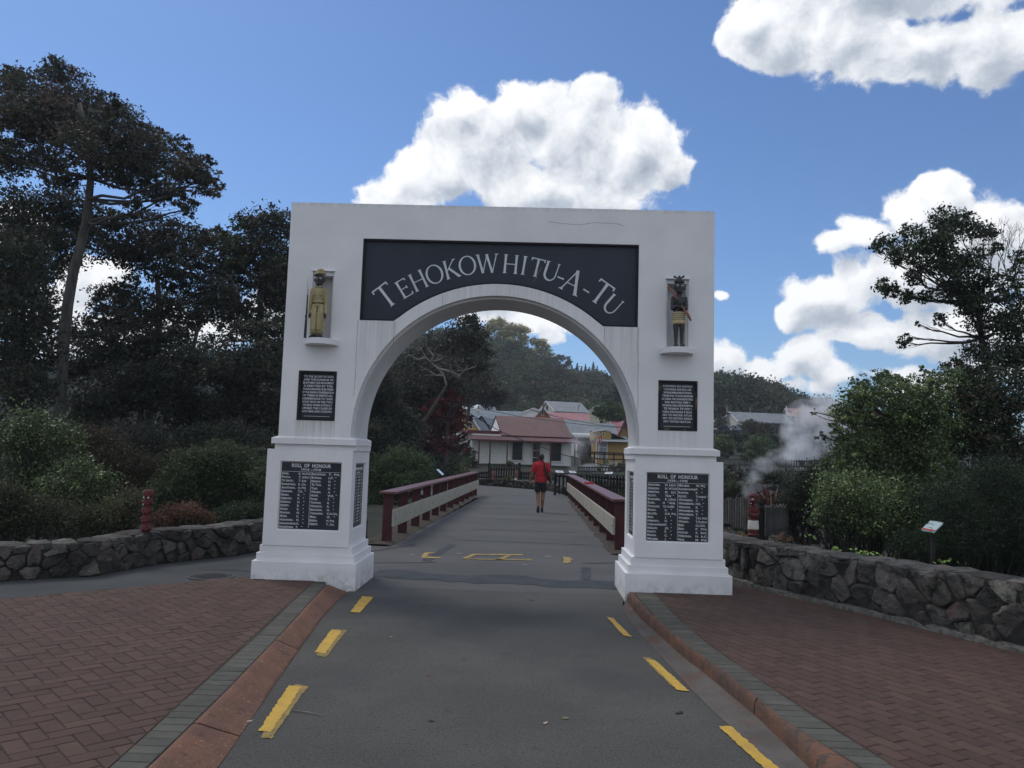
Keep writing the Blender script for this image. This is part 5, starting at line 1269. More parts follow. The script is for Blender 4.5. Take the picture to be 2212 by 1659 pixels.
# the red-roofed cottage in front
PH = R(14.5); kk = .00664
c = at6(845, 1026, 60); root = thing('cottage', 'white weatherboard cottage with a red iron roof and wrap-round veranda facing the bridge', 'cottage', (c.x, 60, c.z-.0), None, PH)
mb = MB(); mb.box(-4.5, 3.4, 0, 5, -.15, 2.5); mb.prism([(.0, 2.501), (5, 2.501), (2.5, 3.95)], -2.15, 3.4, 'x'); wo = loc_build(mb, 'wall', WB_WHITE, root)
mb = MB()
for a, b_ in ((-4.5, -1.52), (-.30, .22), (1.02, 1.62), (2.84, 3.38)): boards(mb, a, b_, 0, 2.42, 0)
boards(mb, -1.52, -.30, 0, .42, 0); boards(mb, 1.62, 2.84, 0, .42, 0)
o = loc_build(mb, 'weatherboard', WB_WHITE, root); o['kind'] = 'stuff'
mb = MB()                                           # boards of the gable end
z = 2.52
while z < 3.88:
    t = (z-2.5)/1.45; mb.add([(-2.172, 2.5*t, z), (-2.172, 5-2.5*t, z), (-2.154, 5-2.5*min(1, t+.09), z+.14), (-2.154, 2.5*min(1, t+.09), z+.14)], [(0,1,2,3)]); z += .14
o = loc_build(mb, 'gable_board', WB_WHITE, root); o['kind'] = 'stuff'
mb = MB(); mb.prism([(-.18, 2.38), (2.5, 3.99), (5.18, 2.38), (5.18, 2.44), (2.5, 4.05), (-.18, 2.44)], -2.19, 3.5, 'x'); loc_build(mb, 'roof', RED_ROOF, root)
mb = MB()
for s in (0, 1): mb.bar((-2.21, 2.5, 4.0), (-2.21, -.2 if s == 0 else 5.2, 2.39), .03, .10)
loc_build(mb, 'bargeboard', TRIMR, root)
mb = MB(); mb.box(-2.2, 3.45, -.05, -.025, 2.33, 2.46); loc_build(mb, 'painted_eave_shadow', DARKW, root)  # dark strip standing in for the shadow line between eave and veranda roof
mb = MB(); mb.prism([(-1.62, 1.98), (-1.62, 2.04), (-.03, 2.36), (-.03, 2.28)], -4.9, 3.75, 'x'); loc_build(mb, 'veranda_roof', RED_ROOF, root)
mb = MB(); mb.box(-4.9, 3.75, -1.66, -1.621, 1.93, 2.04); loc_build(mb, 'veranda_beam', TRIMR, root)
mb = MB(); mb.box(-4.85, -2.31, -.05, 3.5, 2.501, 2.74); loc_build(mb, 'parapet', TRIMR, root)
mb = MB(); mb.box(-6.2, -4.52, 1.0, 4.4, -.3, 2.5); loc_build(mb, 'lean_to', WB_WHITE, root)
for xx in (-4.25, -3.4, -2.08, .30, 1.34, 3.55): mb = MB(); mb.box(xx-.045, xx+.045, -1.6, -1.51, -.2, 1.99); loc_build(mb, 'veranda_post', TRIMR, root)
mb = MB(); mb.box(-4.8, 3.7, -1.7, -.03, -.16, -.03); mb.box(-4.8, 3.7, -1.6, -1.5, -.8, -.161); loc_build(mb, 'veranda_floor', DARKW, root)
window(root, -1.32, -.52, .55, 1.98, -.0, TRIMW, 2, True, .13); window(root, 1.83, 2.62, .55, 1.98, -.0, TRIMW, 2, True, .13)
mb = MB(); mb.prism(rect(.24, .98, -.02, 2.0), -.06, -.03, 'y', holes=[rect(.33, .88, .02, 1.9)]); fr = loc_build(mb, 'door_frame', TRIMW, root)
mb = MB(); mb.box(.33, .88, -.03, -.02, .02, 1.9); d_ = loc_build(mb, 'door', GLASS, root)
mb = MB()
for z in (.75, 1.3): mb.box(.33, .88, -.045, -.031, z, z+.05)
loc_build(mb, 'door_bar', TRIMW, d_)
mb = MB(); mb.box(3.36, 3.46, -.04, .04, -.1, 2.42); loc_build(mb, 'corner_board', TRIMW, root)

# dark timber deck rail in front of the ochre porch
def rail_fence(name, label, a, b, posts, rails, h, m=DARKW, group=None, pw=.09):
    a = Vector(a); b = Vector(b); root = thing(name, label, 'fence', a, group)
    for i in range(posts): p = a.lerp(b, i/(posts-1)); mb = MB(); mb.box(p.x-pw/2, p.x+pw/2, p.y-pw/2, p.y+pw/2, p.z-.3, p.z+h); mb.build('post', m, root)
    for z in rails: mb = MB(); mb.bar(a+Vector((0,-.06,z)), b+Vector((0,-.06,z)), .05, .09); mb.build('rail', m, root)
    return root
rail_fence('deck_railing', 'dark timber rail in front of the ochre porch house', at6(1400, 935, 58), at6(2090, 965, 58), 7, (.15, .50, .62), .66)
# picket fences
PICKD = mat('dark_picket', (.013,.013,.012), (.030,.028,.026), 14, .85, .4, 40, rnd=.3); PICKG = mat('grey_picket', (.065,.063,.060), (.11,.105,.10), 10, .95, .4, 40, rnd=.3)
def picket_fence(label, a, b, h, sp, w, m, rails, pm=None, group=None, post_every=2.2, pointed=True, stuff=False, hj=.03, zb=None, railm=None):
    a = Vector(a); b = Vector(b); L_ = (b-a).length; t = (b-a).normalized(); o = Vector((-t.y, t.x, 0)).normalized()
    root = thing('picket_fence', label, 'fence', a, group); n = max(2, int(L_/sp)); me0 = None; big = MB()
    for i in range(n+1):
        p = a+t*(L_*i/n); hh = h*(1+random.uniform(-hj, hj)); x0 = -w/2; M_ = Matrix((Vector((t.x, t.y, 0)).normalized(), o, Vector((0,0,1)))).transposed().to_4x4()
        lp = [(-w/2, 0), (w/2, 0), (w/2, hh-w*.7), (0, hh)] if False else [(-w/2, 0), (w/2, 0), (w/2, hh-(w*.5 if pointed else 0)), (0, hh), (-w/2, hh-(w*.5 if pointed else 0))]
        tmp = MB(); tmp.prism(lp, -.011, .011, 'y'); V = [M_ @ Vector(q) for q in tmp.v]
        if stuff: big.add([q+p for q in V], tmp.f)
        else:
            mb = MB(); mb.add([q+p for q in V], tmp.f); mb.build('picket', m, root)
    if stuff: oo = big.build('pickets', m, root); oo['kind'] = 'stuff'
    for z in rails: mb = MB(); mb.bar(a+Vector((0,0,h*z))+o*.036, b+Vector((0,0,h*z))+o*.036, .045, .07); mb.build('rail', railm or m, root)
    k = max(2, int(L_/post_every)+1)
    for i in range(k): p = a+t*(L_*i/(k-1))+o*.105; mb = MB(); mb.box(p.x-.045, p.x+.045, p.y-.045, p.y+.045, p.z-.3, p.z+h*.96); mb.build('post', pm or railm or m, root)
    return root
def V6(x, y, d): return at6(x, y, d)
fw = [(-2.9,38.4), (-2.55,38.2), (-.93,37.6), (0.2,36.0), (1.0,34.2), (1.45,31.6)]
stone_wall('stone_wall', 'low mossy stone wall across the far end of the bridge', fw, 0.0, [(0,.30),(.5,.32),(1,.30)], .5, -1, .30, 9, stone_name='stone')
picket_fence('low black picket fence on the stone wall left of the taller gate panels', V6(240, 1168, 38.9), V6(372, 1168, 38.9), .42, .11, .07, PICKD, (.25, .75))
picket_fence('tall dark picket panel standing between two small carved posts', V6(378, 1172, 38.4), V6(732, 1175, 38.0), .70, .12, .075, PICKD, (.2, .72), hj=.10)
picket_fence('low black picket fence behind the walking person', V6(742, 1172, 38.2), V6(1160, 1185, 36.5), .42, .12, .07, PICKD, (.25, .75))
for a in (378, 735):
    p = V6(a, 1175, 38.2); mb = MB(); mb.box(p.x-.07, p.x+.07, p.y-.06, p.y+.06, p.z-.1, p.z+.76); mb.ball((p.x, p.y, p.z+.78), (.08, .07, .07), 8, 5)
    tag(mb.build('gate_post', DARKW), 'dark carved gate post at the %s end of the tall picket panel' % ('left' if a == 378 else 'right'), 'post')
# dark gate-like fence at the bridge end, running on behind the right railing
picket_fence('black picket gate closing the right side of the bridge end', at6(1162, 1338, 30.6), at6(1305, 1352, 30.6), .76, .125, .075, PICKD, (.12, .93), post_every=1.0, pointed=False)
p0, p1 = at6(1330, 1265, 30.8), at6(2120, 1345, 29.5)
picket_fence('dark picket fence stretching behind the right railing towards the pier', p0, p1, .62, .125, .075, mat('mixed_picket', (.02,.02,.018), (.11,.105,.09), 1.4, .9, .3, 40, rnd=.45, lo=.5, hi=.75), (.28, .80), railm=PICKD, post_every=1.4, pointed=False, hj=.05)
mb = MB(); mb.bar(at6(1140, 1096, 30.4), at6(2100, 1122, 29.6), .28, .06); tag(mb.build('shelf_rail', mat('weathered_shelf', (.05,.052,.048), (.09,.09,.082), 9, .9)), 'broad weathered timber rail carrying the white information boards', 'rail')
for (q, txt) in (([(1163,1062),(1252,1066),(1272,1097),(1188,1092)], 'white information board nearest the walking person, first on the broad rail'), ([(1324,1066),(1395,1068),(1427,1102),(1352,1102)], 'white information board above the near end of the right railing, second on the broad rail'),
                 ([(1768,1080),(1852,1080),(1830,1112),(1742,1110)], 'white information board closest to the right pier, third on the broad rail')):
    z = [at6(*q[0], 30.7), at6(*q[1], 30.7), at6(*q[2], 30.25), at6(*q[3], 30.25)]; root = thing('information_board', txt, 'sign', (z[0]+z[2])/2, 'white information boards beyond the bridge')
    n_ = (z[1]-z[0]).cross(z[3]-z[0]).normalized()*.02
    mb = MB(); mb.add(z+[a+n_ for a in z], [(0,1,2,3),(4,5,6,7),(0,1,5,4),(1,2,6,5),(2,3,7,6),(3,0,4,7)]); mb.build('panel', mat('white_sign', (.66,.68,.69), rough=.3), root)
    for f0, f1, c_ in ((.25, .45, (.25,.33,.36)), (.55, .62, (.2,.2,.2)), (.72, .76, (.25,.25,.25))):
        A = z[0].lerp(z[3], f0); B = z[1].lerp(z[2], f0); C_ = z[1].lerp(z[2], f1); D_ = z[0].lerp(z[3], f1); up = Vector((0, -.012, .012))+n_*(1 if n_.z > 0 else -1)
        mb = MB(); mb.quad(A.lerp(B, .15)+up, A.lerp(B, .8)+up, D_.lerp(C_, .8)+up, D_.lerp(C_, .15)+up); mb.build('print', mat('sign_print', c_, rough=.5), root)
    m_ = (z[2]+z[3])/2; mb = MB(); mb.box(m_.x-.04, m_.x+.04, m_.y, m_.y+.08, m_.z-.12, m_.z-.005); mb.build('bracket', DARKW, root)
picket_fence('thin pale picket fence at the far side of the steaming hollow', at6(1440, 1100, 44), at6(2150, 1100, 44), .42, .15, .075, PICKG, (.3, .8), stuff=True, railm=PICKD)
# slanted information board seen edge-on left of the bridge
z = [at(943, 1014, 29), at(947, 1013, 29.5), at(959, 1024, 29.3), at(955, 1025.5, 28.8)]; root = thing('information_board', 'white information board seen edge-on among the bushes left of the bridge', 'sign', z[0])
mb = MB(); mb.add(z+[a+Vector((0,0,-.03)) for a in z], [(0,1,2,3),(4,5,6,7),(0,1,5,4),(1,2,6,5),(2,3,7,6),(3,0,4,7)]); mb.build('panel', mat('blue_white_sign', (.55,.65,.78), rough=.3), root)
m_ = (z[0]+z[2])/2; mb = MB(); mb.box(m_.x-.04, m_.x+.04, m_.y-.04, m_.y+.04, -.2, m_.z-.04); mb.build('post', DARKW, root)
# carved posts
TER = mat('terracotta_carving', (.26,.10,.065), (.17,.07,.05), 14, .8, .6, 40); RDC = mat('red_carving', (.125,.020,.020), (.080,.016,.017), 9, .5, .8, 30, speck=(22, (.05,.015,.015), .6, .7)); PAUA = mat('shell_eye', (.62,.64,.62), rough=.25)
def carved_post(label, p, h, r, m, style, group=None):
    root = thing('carved_post', label, 'carving', p, group); x, y, z = p
    mb = MB()
    if style == 'stack':                      # stacked faces and curled bodies
        n = 5
        mb.tube([(x, y, z-.02), (x, y, z+h*.97)], r*.78, 12)
        for i in range(n):
            zz = z+h*(.08+.20*i); w = r*(1.12 if i == 0 else 1.0)
            mb.ball((x, y, zz), (w, w*.95, h*.085), 16, 8)
            for s in (-1, 1):
                caps(mb, (x+s*r*.95, y-r*.3, zz+h*.05), (x+s*r*.25, y-r*.95, zz-h*.03), r*.22, r*.16, 8, 6)
                mb.ball((x+s*r*.42, y-r*.80, zz+h*.055), (r*.26, r*.2, r*.22), 8, 6)
            mb.ball((x, y-r*.98, zz+h*.01), (r*.18, r*.2, r*.28), 8, 6)
        mb.tube([(x, y, z+h*.86), (x, y, z+h)], [r*.98, r*.90], 14)
        remesh(mb, r*.10, 'post', m, root, 1)
        for (s, q) in ((-1, .82), (1, .82), (-1, .65)):
            e = MB(); e.ball((x+s*r*.46, y-r*.95, z+h*q), (r*.19, r*.1, r*.19), 12, 6); eo = e.build('eye', PAUA, root, smooth=True)
            e = MB(); e.ball((x+s*r*.46, y-r*1.04, z+h*q), (r*.08, r*.05, r*.08), 8, 5); e.build('pupil', EYEB, eo, smooth=True)
    else:                                     # a standing figure: large head turned aside, arms on belly, white waistband
        def Q(a, b, c): return (x+a*h, y+b*h, z+c*h)
        mb.ball(Q(0, 0, .895), (.115*h, .11*h, .10*h), 16, 10); mb.ball(Q(-.02, -.03, .82), (.10*h, .09*h, .075*h), 14, 8); mb.ball(Q(-.095, -.05, .775), (.035*h, .04*h, .025*h)); mb.ball(Q(-.09, -.05, .735), (.045*h, .05*h, .02*h))
        caps(mb, Q(.10, -.03, .92), Q(-.06, -.10, .93), .026*h, .020*h); caps(mb, Q(.10, -.02, .80), Q(-.04, -.10, .80), .024*h, .018*h); mb.ball(Q(.09, 0, .86), (.03*h, .04*h, .05*h))
        mb.ball(Q(.01, 0, .60), (.115*h, .11*h, .13*h), 16, 10); mb.ball(Q(.01, 0, .48), (.112*h, .105*h, .12*h), 16, 10); mb.tube([Q(0,0,.0), Q(0,0,.4)], .09*h, 12)
        for s in (-1, 1): caps(mb, Q(s*.10, -.01, .66), Q(s*.105, -.05, .52), .032*h, .03*h); caps(mb, Q(s*.105, -.05, .52), Q(s*.02, -.115, .47), .028*h, .022*h)
        for s in (-1, 1):
            for k_ in range(3): caps(mb, Q(s*(.02), -.125, .455+.018*k_), Q(-s*.015, -.128, .46+.018*k_), .009*h, .008*h, 6, 3)
        mb.ball(Q(0, 0, .12), (.12*h, .115*h, .07*h), 16, 8); mb.ball(Q(0, 0, .04), (.135*h, .125*h, .05*h), 16, 8)
        remesh(mb, h*.012, 'post', m, root, 1)
        b = MB(); b.tube([Q(0,0,.17), Q(0,0,.20), Q(0,0,.34), Q(0,0,.365)], [.122*h, .124*h, .116*h, .108*h], 18); b.build('waistband', mat('white_band', (.66,.64,.60), (.55,.52,.48), 20, .7, .5, 40), root, smooth=True, sharp=50)
        for (a, c, d) in ((-.045, -.115, .845),):
            e = MB(); e.ball(Q(a, c, d), (.022*h, .012*h, .022*h), 12, 6); eo = e.build('eye', PAUA, root, smooth=True); e = MB(); e.ball(Q(a, c-.010, d), (.010*h, .006*h, .010*h), 8, 5); e.build('pupil', EYEB, eo, smooth=True)
        for k_ in range(2): e = MB(); e.ball(Q(-.10+.028*k_, -.095, .753), (.010*h, .008*h, .008*h), 8, 5); e.build('tooth', EYEW, root)
    return root
p = at(315, 1149, 10.02); carved_post('dark red stacked-figure carved post standing on the left stone wall', (p.x, p.y, p.z), .545, .066, RDC, 'stack')
p = at(1627, 1159, 10.25); carved_post('dark red carved figure with a white waistband standing on the right stone wall', (p.x, p.y, p.z), .575, .07, RDC, 'figure')
p = at6(424, 1178, 37.6); carved_post('small terracotta carved post at the left of the tall picket panel', (p.x, p.y, p.z), .47, .07, TER, 'stack')
p = at6(704, 1150, 37.3); carved_post('small terracotta carved post right of the tall picket panel, white card at its foot', (p.x, p.y, p.z), .38, .07, TER, 'stack')
p = at6(694, 1165, 37.2); mb = MB(); mb.box(p.x-.06, p.x+.06, p.y-.01, p.y, p.z-.04, p.z+.05); tag(mb.build('card', TRIMW), 'small white card at the foot of the right terracotta post', 'sign')
# red banner flag by the ochre house
p = at6(1688, 830, 60); root = thing('banner_flag', 'red teardrop banner flag beside the ochre porch house', 'flag', p)
mb = MB(); mb.tube([p, p+Vector((.05,0,.9)), p+Vector((.18,0,1.15))], .015, 6); mb.build('pole', TRIMW, root)
out = [(1690,765),(1682,720),(1686,680),(1698,655),(1712,655),(1722,675),(1716,710),(1702,745)]; v = [at6(*q, 59.95) for q in out]; mb = MB(); mb.prism([(a.x, a.z) for a in v], 59.94, 59.955, 'y'); mb.build('banner', mat('banner_red', (.42,.02,.03), rough=.6), root)
for (a, b_) in ((676, 686), (692, 704), (710, 722), (728, 736)): A = at6(1698, a, 59.93); B = at6(1707, b_, 59.93); mb = MB(); mb.quad((A.x,59.93,A.z),(B.x,59.93,A.z),(B.x,59.93,B.z),(A.x,59.93,B.z)); mb.build('banner_print', TRIMW, root)
# overhead wires
def wire(label, pts, r=.016):
    mb = MB(); P = [Vector(p) for p in pts]; out = []
    for i in range(len(P)-1):
        for j in range(6):
            t = j/6; q = P[i].lerp(P[i+1], t); out.append(q)
    out.append(P[-1]); mb.tube(out, r, 5); tag(mb.build('overhead_wire', mat('wire_black', (.02,.02,.022), rough=.6)), label, 'wire', 'overhead wires')
wire('overhead wire sagging from the upper left across the dark wooded hill', [at6(-60, -45, 60), at6(110, 25, 60), at6(330, 120, 60), at6(520, 205, 60), at6(720, 290, 60), at6(900, 350, 60), at6(1130, 405, 60)])
wire('overhead wire from the dark red tree across the grey roofs to the right', [at6(40, 288, 52), at6(300, 335, 52), at6(700, 414, 52), at6(1100, 470, 52), at6(1500, 520, 52), at6(2120, 570, 52)])
wire('overhead wire crossing above the pink roof to the right pier', [at6(760, 300, 54), at6(1000, 385, 54), at6(1300, 450, 54), at6(1700, 525, 54), at6(2120, 562, 54)])
wire('lowest overhead wire passing in front of the white cottage windows', [at6(150, 385, 48), at6(360, 515, 48), at6(560, 620, 48), at6(880, 742, 48), at6(1240, 870, 48), at6(1500, 945, 48), at6(1860, 1020, 48), at6(2200, 1060, 48)], .024)

# ================================================================== RIGHT OF THE ARCH
def at7(x, y, d): return at(1536+x*.2149, 822.9+y*.2149, d)
root = thing('house', 'long house with ridged grey roof and pale gable on the right hillside', 'house', at7(600, 500, 112), None, .22)
k = .2149*112/FPX
mb = MB(); L_ = 4.6; gable(root, -5.0, 3.4, 0, 5, -2, 1.2, 2.6, 'x', mat('pale_green_board', (.50,.52,.45), rough=.7), GREY_ROOF)
mb = MB(); mb.box(-2.9, 3.4, -.05, -.01, -1.5, 1.0); loc_build(mb, 'dark_cladding', mat('dark_cladding', (.05,.045,.045), (.07,.06,.06), 4), root)
for i in range(3): window(root, -2.2+i*.55, -1.8+i*.55, -.6, .2, -.05, TRIMW, 0, False, .05)
for (x, z0, z1, dd) in ((-1.9, 2.3, 3.4, .03), (4.0, 1.6, 3.9, .10)): mb = MB(); mb.tube([(x, 2.5, z0), (x, 2.5, z1)], dd, 6); loc_build(mb, 'mast', TRIMW, root)
root = thing('power_pole', 'weathered timber power pole beside the grey roofed hillside house', 'pole', at7(188, 500, 100))
mb = MB(); mb.tube([at7(190, 520, 100), at7(155, 228, 100)], [.19, .13], 8); mb.build('pole', mat('pole_timber', (.16,.14,.12), (.22,.2,.17), 8, .9), root); mb = MB(); mb.bar(at7(104, 322, 99.8), at7(205, 330, 99.8), .1, .12); mb.bar(at7(130, 238, 99.8), at7(185, 236, 99.8), .1, .12); mb.build('crossarm', DARKW, root)
root = thing('carport', 'open carport with thin white roof beside the right pier', 'carport', at7(80, 545, 96)); a = at7(-80, 485, 96); b = at7(212, 490, 96)
mb = MB(); mb.box(a.x, b.x, 94.5, 99, a.z-.05, a.z+.13); mb.box(a.x, b.x-2.2, 96, 101, a.z+.9, a.z+1.2); mb.build('roof', mat('cream_roof', (.55,.53,.48), rough=.6), root)
mb = MB(); mb.box(a.x, b.x-2.4, 97, 100.5, a.z-3, a.z+.89); mb.build('wall', WB_CRM, root); mb = MB(); mb.box(b.x-.3, b.x-.15, 94.7, 94.85, a.z-3, a.z-.06); mb.build('post', TRIMW, root)
# parked car
def car(label, c, rz, col):
    root = thing('parked_car', label, 'car', c, None, rz); body = mat('car_paint', col, rough=.25, spec=.6)
    mb = MB(); mb.prism([(-2.1,.35),(2.1,.35),(2.15,.75),(1.9,.95),(1.1,1.02),(.55,1.45),(-1.2,1.48),(-1.8,1.05),(-2.15,.95)], -.82, .82, 'y'); loc_build(mb, 'body', body, root, bevel=.05)
    mb = MB(); mb.prism([(.95,1.04),(.5,1.40),(-1.15,1.43),(-1.6,1.06)], -.835, .835, 'y'); loc_build(mb, 'window', GLASS, root)
    mb = MB(); mb.add([(1.14,-.7,1.03),(1.14,.7,1.03),(.60,.62,1.43),(.60,-.62,1.43)], [(0,1,2,3)]); loc_build(mb, 'windscreen', GLASS, root)
    for xx in (-1.3, 1.3):
        for s in (-1, 1):
            mb = MB(); mb.tube([(xx, s*.70, .34), (xx, s*.86, .34)], .34, 16); w = loc_build(mb, 'wheel', mat('tyre', (.015,.015,.015)), root); mb = MB(); mb.tube([(xx, s*.861, .34), (xx, s*.875, .34)], .2, 12); loc_build(mb, 'rim', mat('rim', (.4,.4,.42), rough=.3, metal=.8), w)
    for s in (-1, 1): mb = MB(); mb.box(2.08, 2.17, s*.6-.15, s*.6+.15, .7, .85); loc_build(mb, 'headlight', mat('lamp_glass', (.6,.62,.65), rough=.1), root)
cp = at7(163, 545, 93); car('dark blue car parked under the carport beside the right pier', cp-Vector((0, 0, .35)), R(110), (.012,.018,.035))
house = thing('house', 'terracotta roofed house hidden behind the green bush on the right', 'house', at7(1420, 470, 125)); gable(house, -9.5, 6, 0, 6, -3, .8, 3.0, 'x', WB_CRM, mat('tile_roof', (.30,.15,.12), (.24,.12,.10), 3, .8))
for (x0, x1, yy, lab, cc) in ((1138, 1206, 246, 'tiny dark grey house on the far skyline', (.14,.16,.18)), (1214, 1300, 262, 'tiny cream house on the far skyline', (.50,.42,.28))):
    A = at7(x0, yy, 480); B = at7(x1, yy, 480); rt = thing('house', lab, 'house', A); mb = MB(); mb.box(A.x, B.x, 480, 488, A.z-2.5, A.z+1.5); mb.build('wall', mat('far_wall', cc), rt); mb = MB(); mb.box(A.x-1, B.x+1, 479, 489, A.z+1.501, A.z+2.3); mb.build('roof', mat('far_roof', tuple(q*.7 for q in cc)), rt)
# the pale and grey picket fences
picket_fence('grey picket fence just right of the arch, behind the carved figure', at7(20, 1465, 17.5), at7(478, 1480, 16.0), .62, .082, .045, PICKG, (.16, .86), railm=PICKD, post_every=1.9, hj=.06)
picket_fence('short grey picket fence running away beside the red flax', at7(548, 1560, 13.0), at7(840, 1490, 16.2), .50, .115, .05, PICKG, (.14, .90), railm=PICKD, post_every=3.1, hj=.06)
p = at7(495, 1505, 15.9); mb = MB(); mb.box(p.x-.045, p.x+.045, p.y-.05, p.y+.05, p.z-.2, p.z+.60); tag(mb.build('fence_post', DARKW), 'black square post at the end of the grey picket fence', 'post')
picket_fence('long faded picket fence across the far side of the hollow right of the arch', at7(-60, 860, 62), at7(640, 865, 62), .72, .17, .10, PICKG, (.2, .8), stuff=True, railm=PICKD)
picket_fence('tall faded picket fence screening the large steam vent', at7(760, 878, 50), at7(1090, 878, 50), .56, .16, .09, PICKG, (.2, .8), stuff=True, railm=PICKD)
picket_fence('lower faded picket fence below the tall one by the steam vent', at7(790, 968, 46), at7(1050, 968, 46), .42, .16, .09, PICKG, (.2, .8), stuff=True, railm=PICKD)
for (x, y, lab) in ((912, 838, 'small black sign on the tall faded fence'), (437, 832, 'small black sign among the bushes on the long faded fence')):
    p = at7(x, y, 49.6 if x > 800 else 61.5); mb = MB(); s = .12 if x > 800 else .13; mb.box(p.x-s, p.x+s, p.y-.02, p.y, p.z-s*1.3, p.z+s*1.3); tag(mb.build('warning_sign', BLK), lab, 'sign')
# little thatched cooking shelter behind the carved figure
root = thing('shelter', 'low pole-roofed shelter with dark opening behind the red flax', 'shelter', at7(600, 1150, 24))
for i in range(9):
    a = at7(470+i*15, 1150, 23.4); b = at7(620+i*11, 1052+i*3, 25); mb = MB(); mb.tube([a, b], .022, 5); mb.build('roof_pole', PICKG, root)
a = at7(470, 1160, 23.5); b = at7(720, 1062, 25); mb = MB(); mb.prism([(a.x, -.3), (b.x, -.3), (b.x, b.z), (b.x-.6, b.z+.05), (a.x, a.z-.03)], 24.2, 26, 'y'); mb.build('body', DARKW, root)
# interpretation panel among the dark bushes
z = [at(2009.7,1124,9.1), at(2038.7,1128.6,9.1), at(2018.2,1148.5,8.75), at(1989.8,1143.3,8.75)]; root = thing('information_board', 'tilted white information board with red lower edge in front of the dark broom bush', 'sign', z[3])
n_ = Vector((0,0,.015)); mb = MB(); mb.add(z+[a-n_ for a in z], [(0,1,2,3),(4,5,6,7),(0,1,5,4),(1,2,6,5),(2,3,7,6),(3,0,4,7)]); mb.build('panel', mat('map_sign', (.50,.60,.62), (.13,.20,.20), 14, .25, lo=.5, hi=.58), root)
d1 = z[3].lerp(z[0], .13); d2 = z[2].lerp(z[1], .13); mb = MB(); mb.quad(z[3]+n_*.3, z[2]+n_*.3, d2+n_*.3, d1+n_*.3); mb.build('red_edge', mat('sign_red', (.45,.07,.05)), root)
m_ = (z[0]+z[2])/2; mb = MB(); mb.box(m_.x-.018, m_.x+.018, m_.y-.018, m_.y+.018, .1, m_.z-.03); mb.build('post', DARKW, root)
# small dark bird on the bank
bp = at7(143, 1462, 15.0); root = thing('bird', 'small dark bird standing on the bank between the right pier and the carved figure', 'bird', bp); x, y, z = bp
mb = MB(); mb.ball((x, y, z+.04), (.10, .05, .05), 12, 8, M=Matrix.Rotation(R(12), 3, 'Y')); mb.ball((x-.085, y, z+.078), (.03, .025, .028)); caps(mb, (x-.06, y, z+.05), (x-.085, y, z+.075), .03, .022); caps(mb, (x+.07, y, z+.025), (x+.15, y, z+.0), .025, .008); caps(mb, (x-.11, y, z+.076), (x-.135, y, z+.07), .008, .003)
remesh(mb, .006, 'body', mat('bird_dark', (.012,.014,.02), (.03,.03,.035), 30, .5), root, 1)
for dx in (-.01, .02): mb = MB(); mb.tube([(x+dx, y, z), (x+dx, y, z-.055), (x+dx-.02, y, z-.058)], .004, 5); mb.build('leg', mat('bird_leg', (.12,.05,.03)), root)

# ================================================================== SMALL THINGS ON THE PAVING
p = on_ground(456, 1246.5); root = thing('manhole_cover', 'round dark iron manhole cover in the path left of the arch', 'manhole cover', (p.x, p.y, .004))
IRON = mat('dark_iron', (.022,.021,.021), (.045,.040,.037), 14, .6, .5, 60, metal=.3)
mb = MB(); n = 40; mb.prism([(.235*math.cos(2*math.pi*i/n), .235*math.sin(2*math.pi*i/n)) for i in range(n)], 0, .006); link('lid', mb.mesh('lid'), IRON, root)
mb = MB(); mb.prism([(.27*math.cos(2*math.pi*i/n), .27*math.sin(2*math.pi*i/n)) for i in range(n)], 0, .008, holes=[[(.242*math.cos(2*math.pi*i/n), .242*math.sin(2*math.pi*i/n)) for i in range(n)]]); link('rim', mb.mesh('rim'), mat('rim_iron', (.07,.068,.064)), root)
mb = MB()
for i in range(-4, 5):
    for j in range(-4, 5):
        if i*i+j*j < 18: mb.box(i*.045-.012, i*.045+.012, j*.045-.012, j*.045+.012, .006, .010)
o = link('tread_stud', mb.mesh('tread_stud'), IRON, root); o['kind'] = 'stuff'
pt = on_ground(385, 1262); mb = MB(); mb.sheet(ragged([(pt.x-.16, pt.y-.03), (pt.x+.02, pt.y-.06), (pt.x+.15, pt.y+.02), (pt.x-.02, pt.y+.06)], .02, .04), .005); tag(mb.build('paint_mark', mat('pale_paint', (.33,.24,.13), (.08,.075,.06), 14, .9, lo=.4, hi=.5)), kind='structure')
mb = MB(); k0 = on_ground(632, 1537); k1 = on_ground(698, 1548); mb.tube([(k0.x, k0.y, .006), ((k0.x+k1.x)/2, (k0.y+k1.y)/2+.005, .009), (k1.x, k1.y, .006)], [.004, .0035, .002], 5); tag(mb.build('fallen_twig', mat('dry_twig', (.22,.19,.17), (.14,.12,.10), 20)), 'thin dry twig lying on the road by the nearest left yellow dash', 'twig')
LEAFC = [mat('dry_leaf', (.16,.10,.06), (.10,.06,.04), 20), mat('green_leaf', (.16,.22,.09), rough=.6), mat('pale_leaf', (.42,.33,.27), rough=.7), mat('dark_leaf', (.03,.025,.022))]
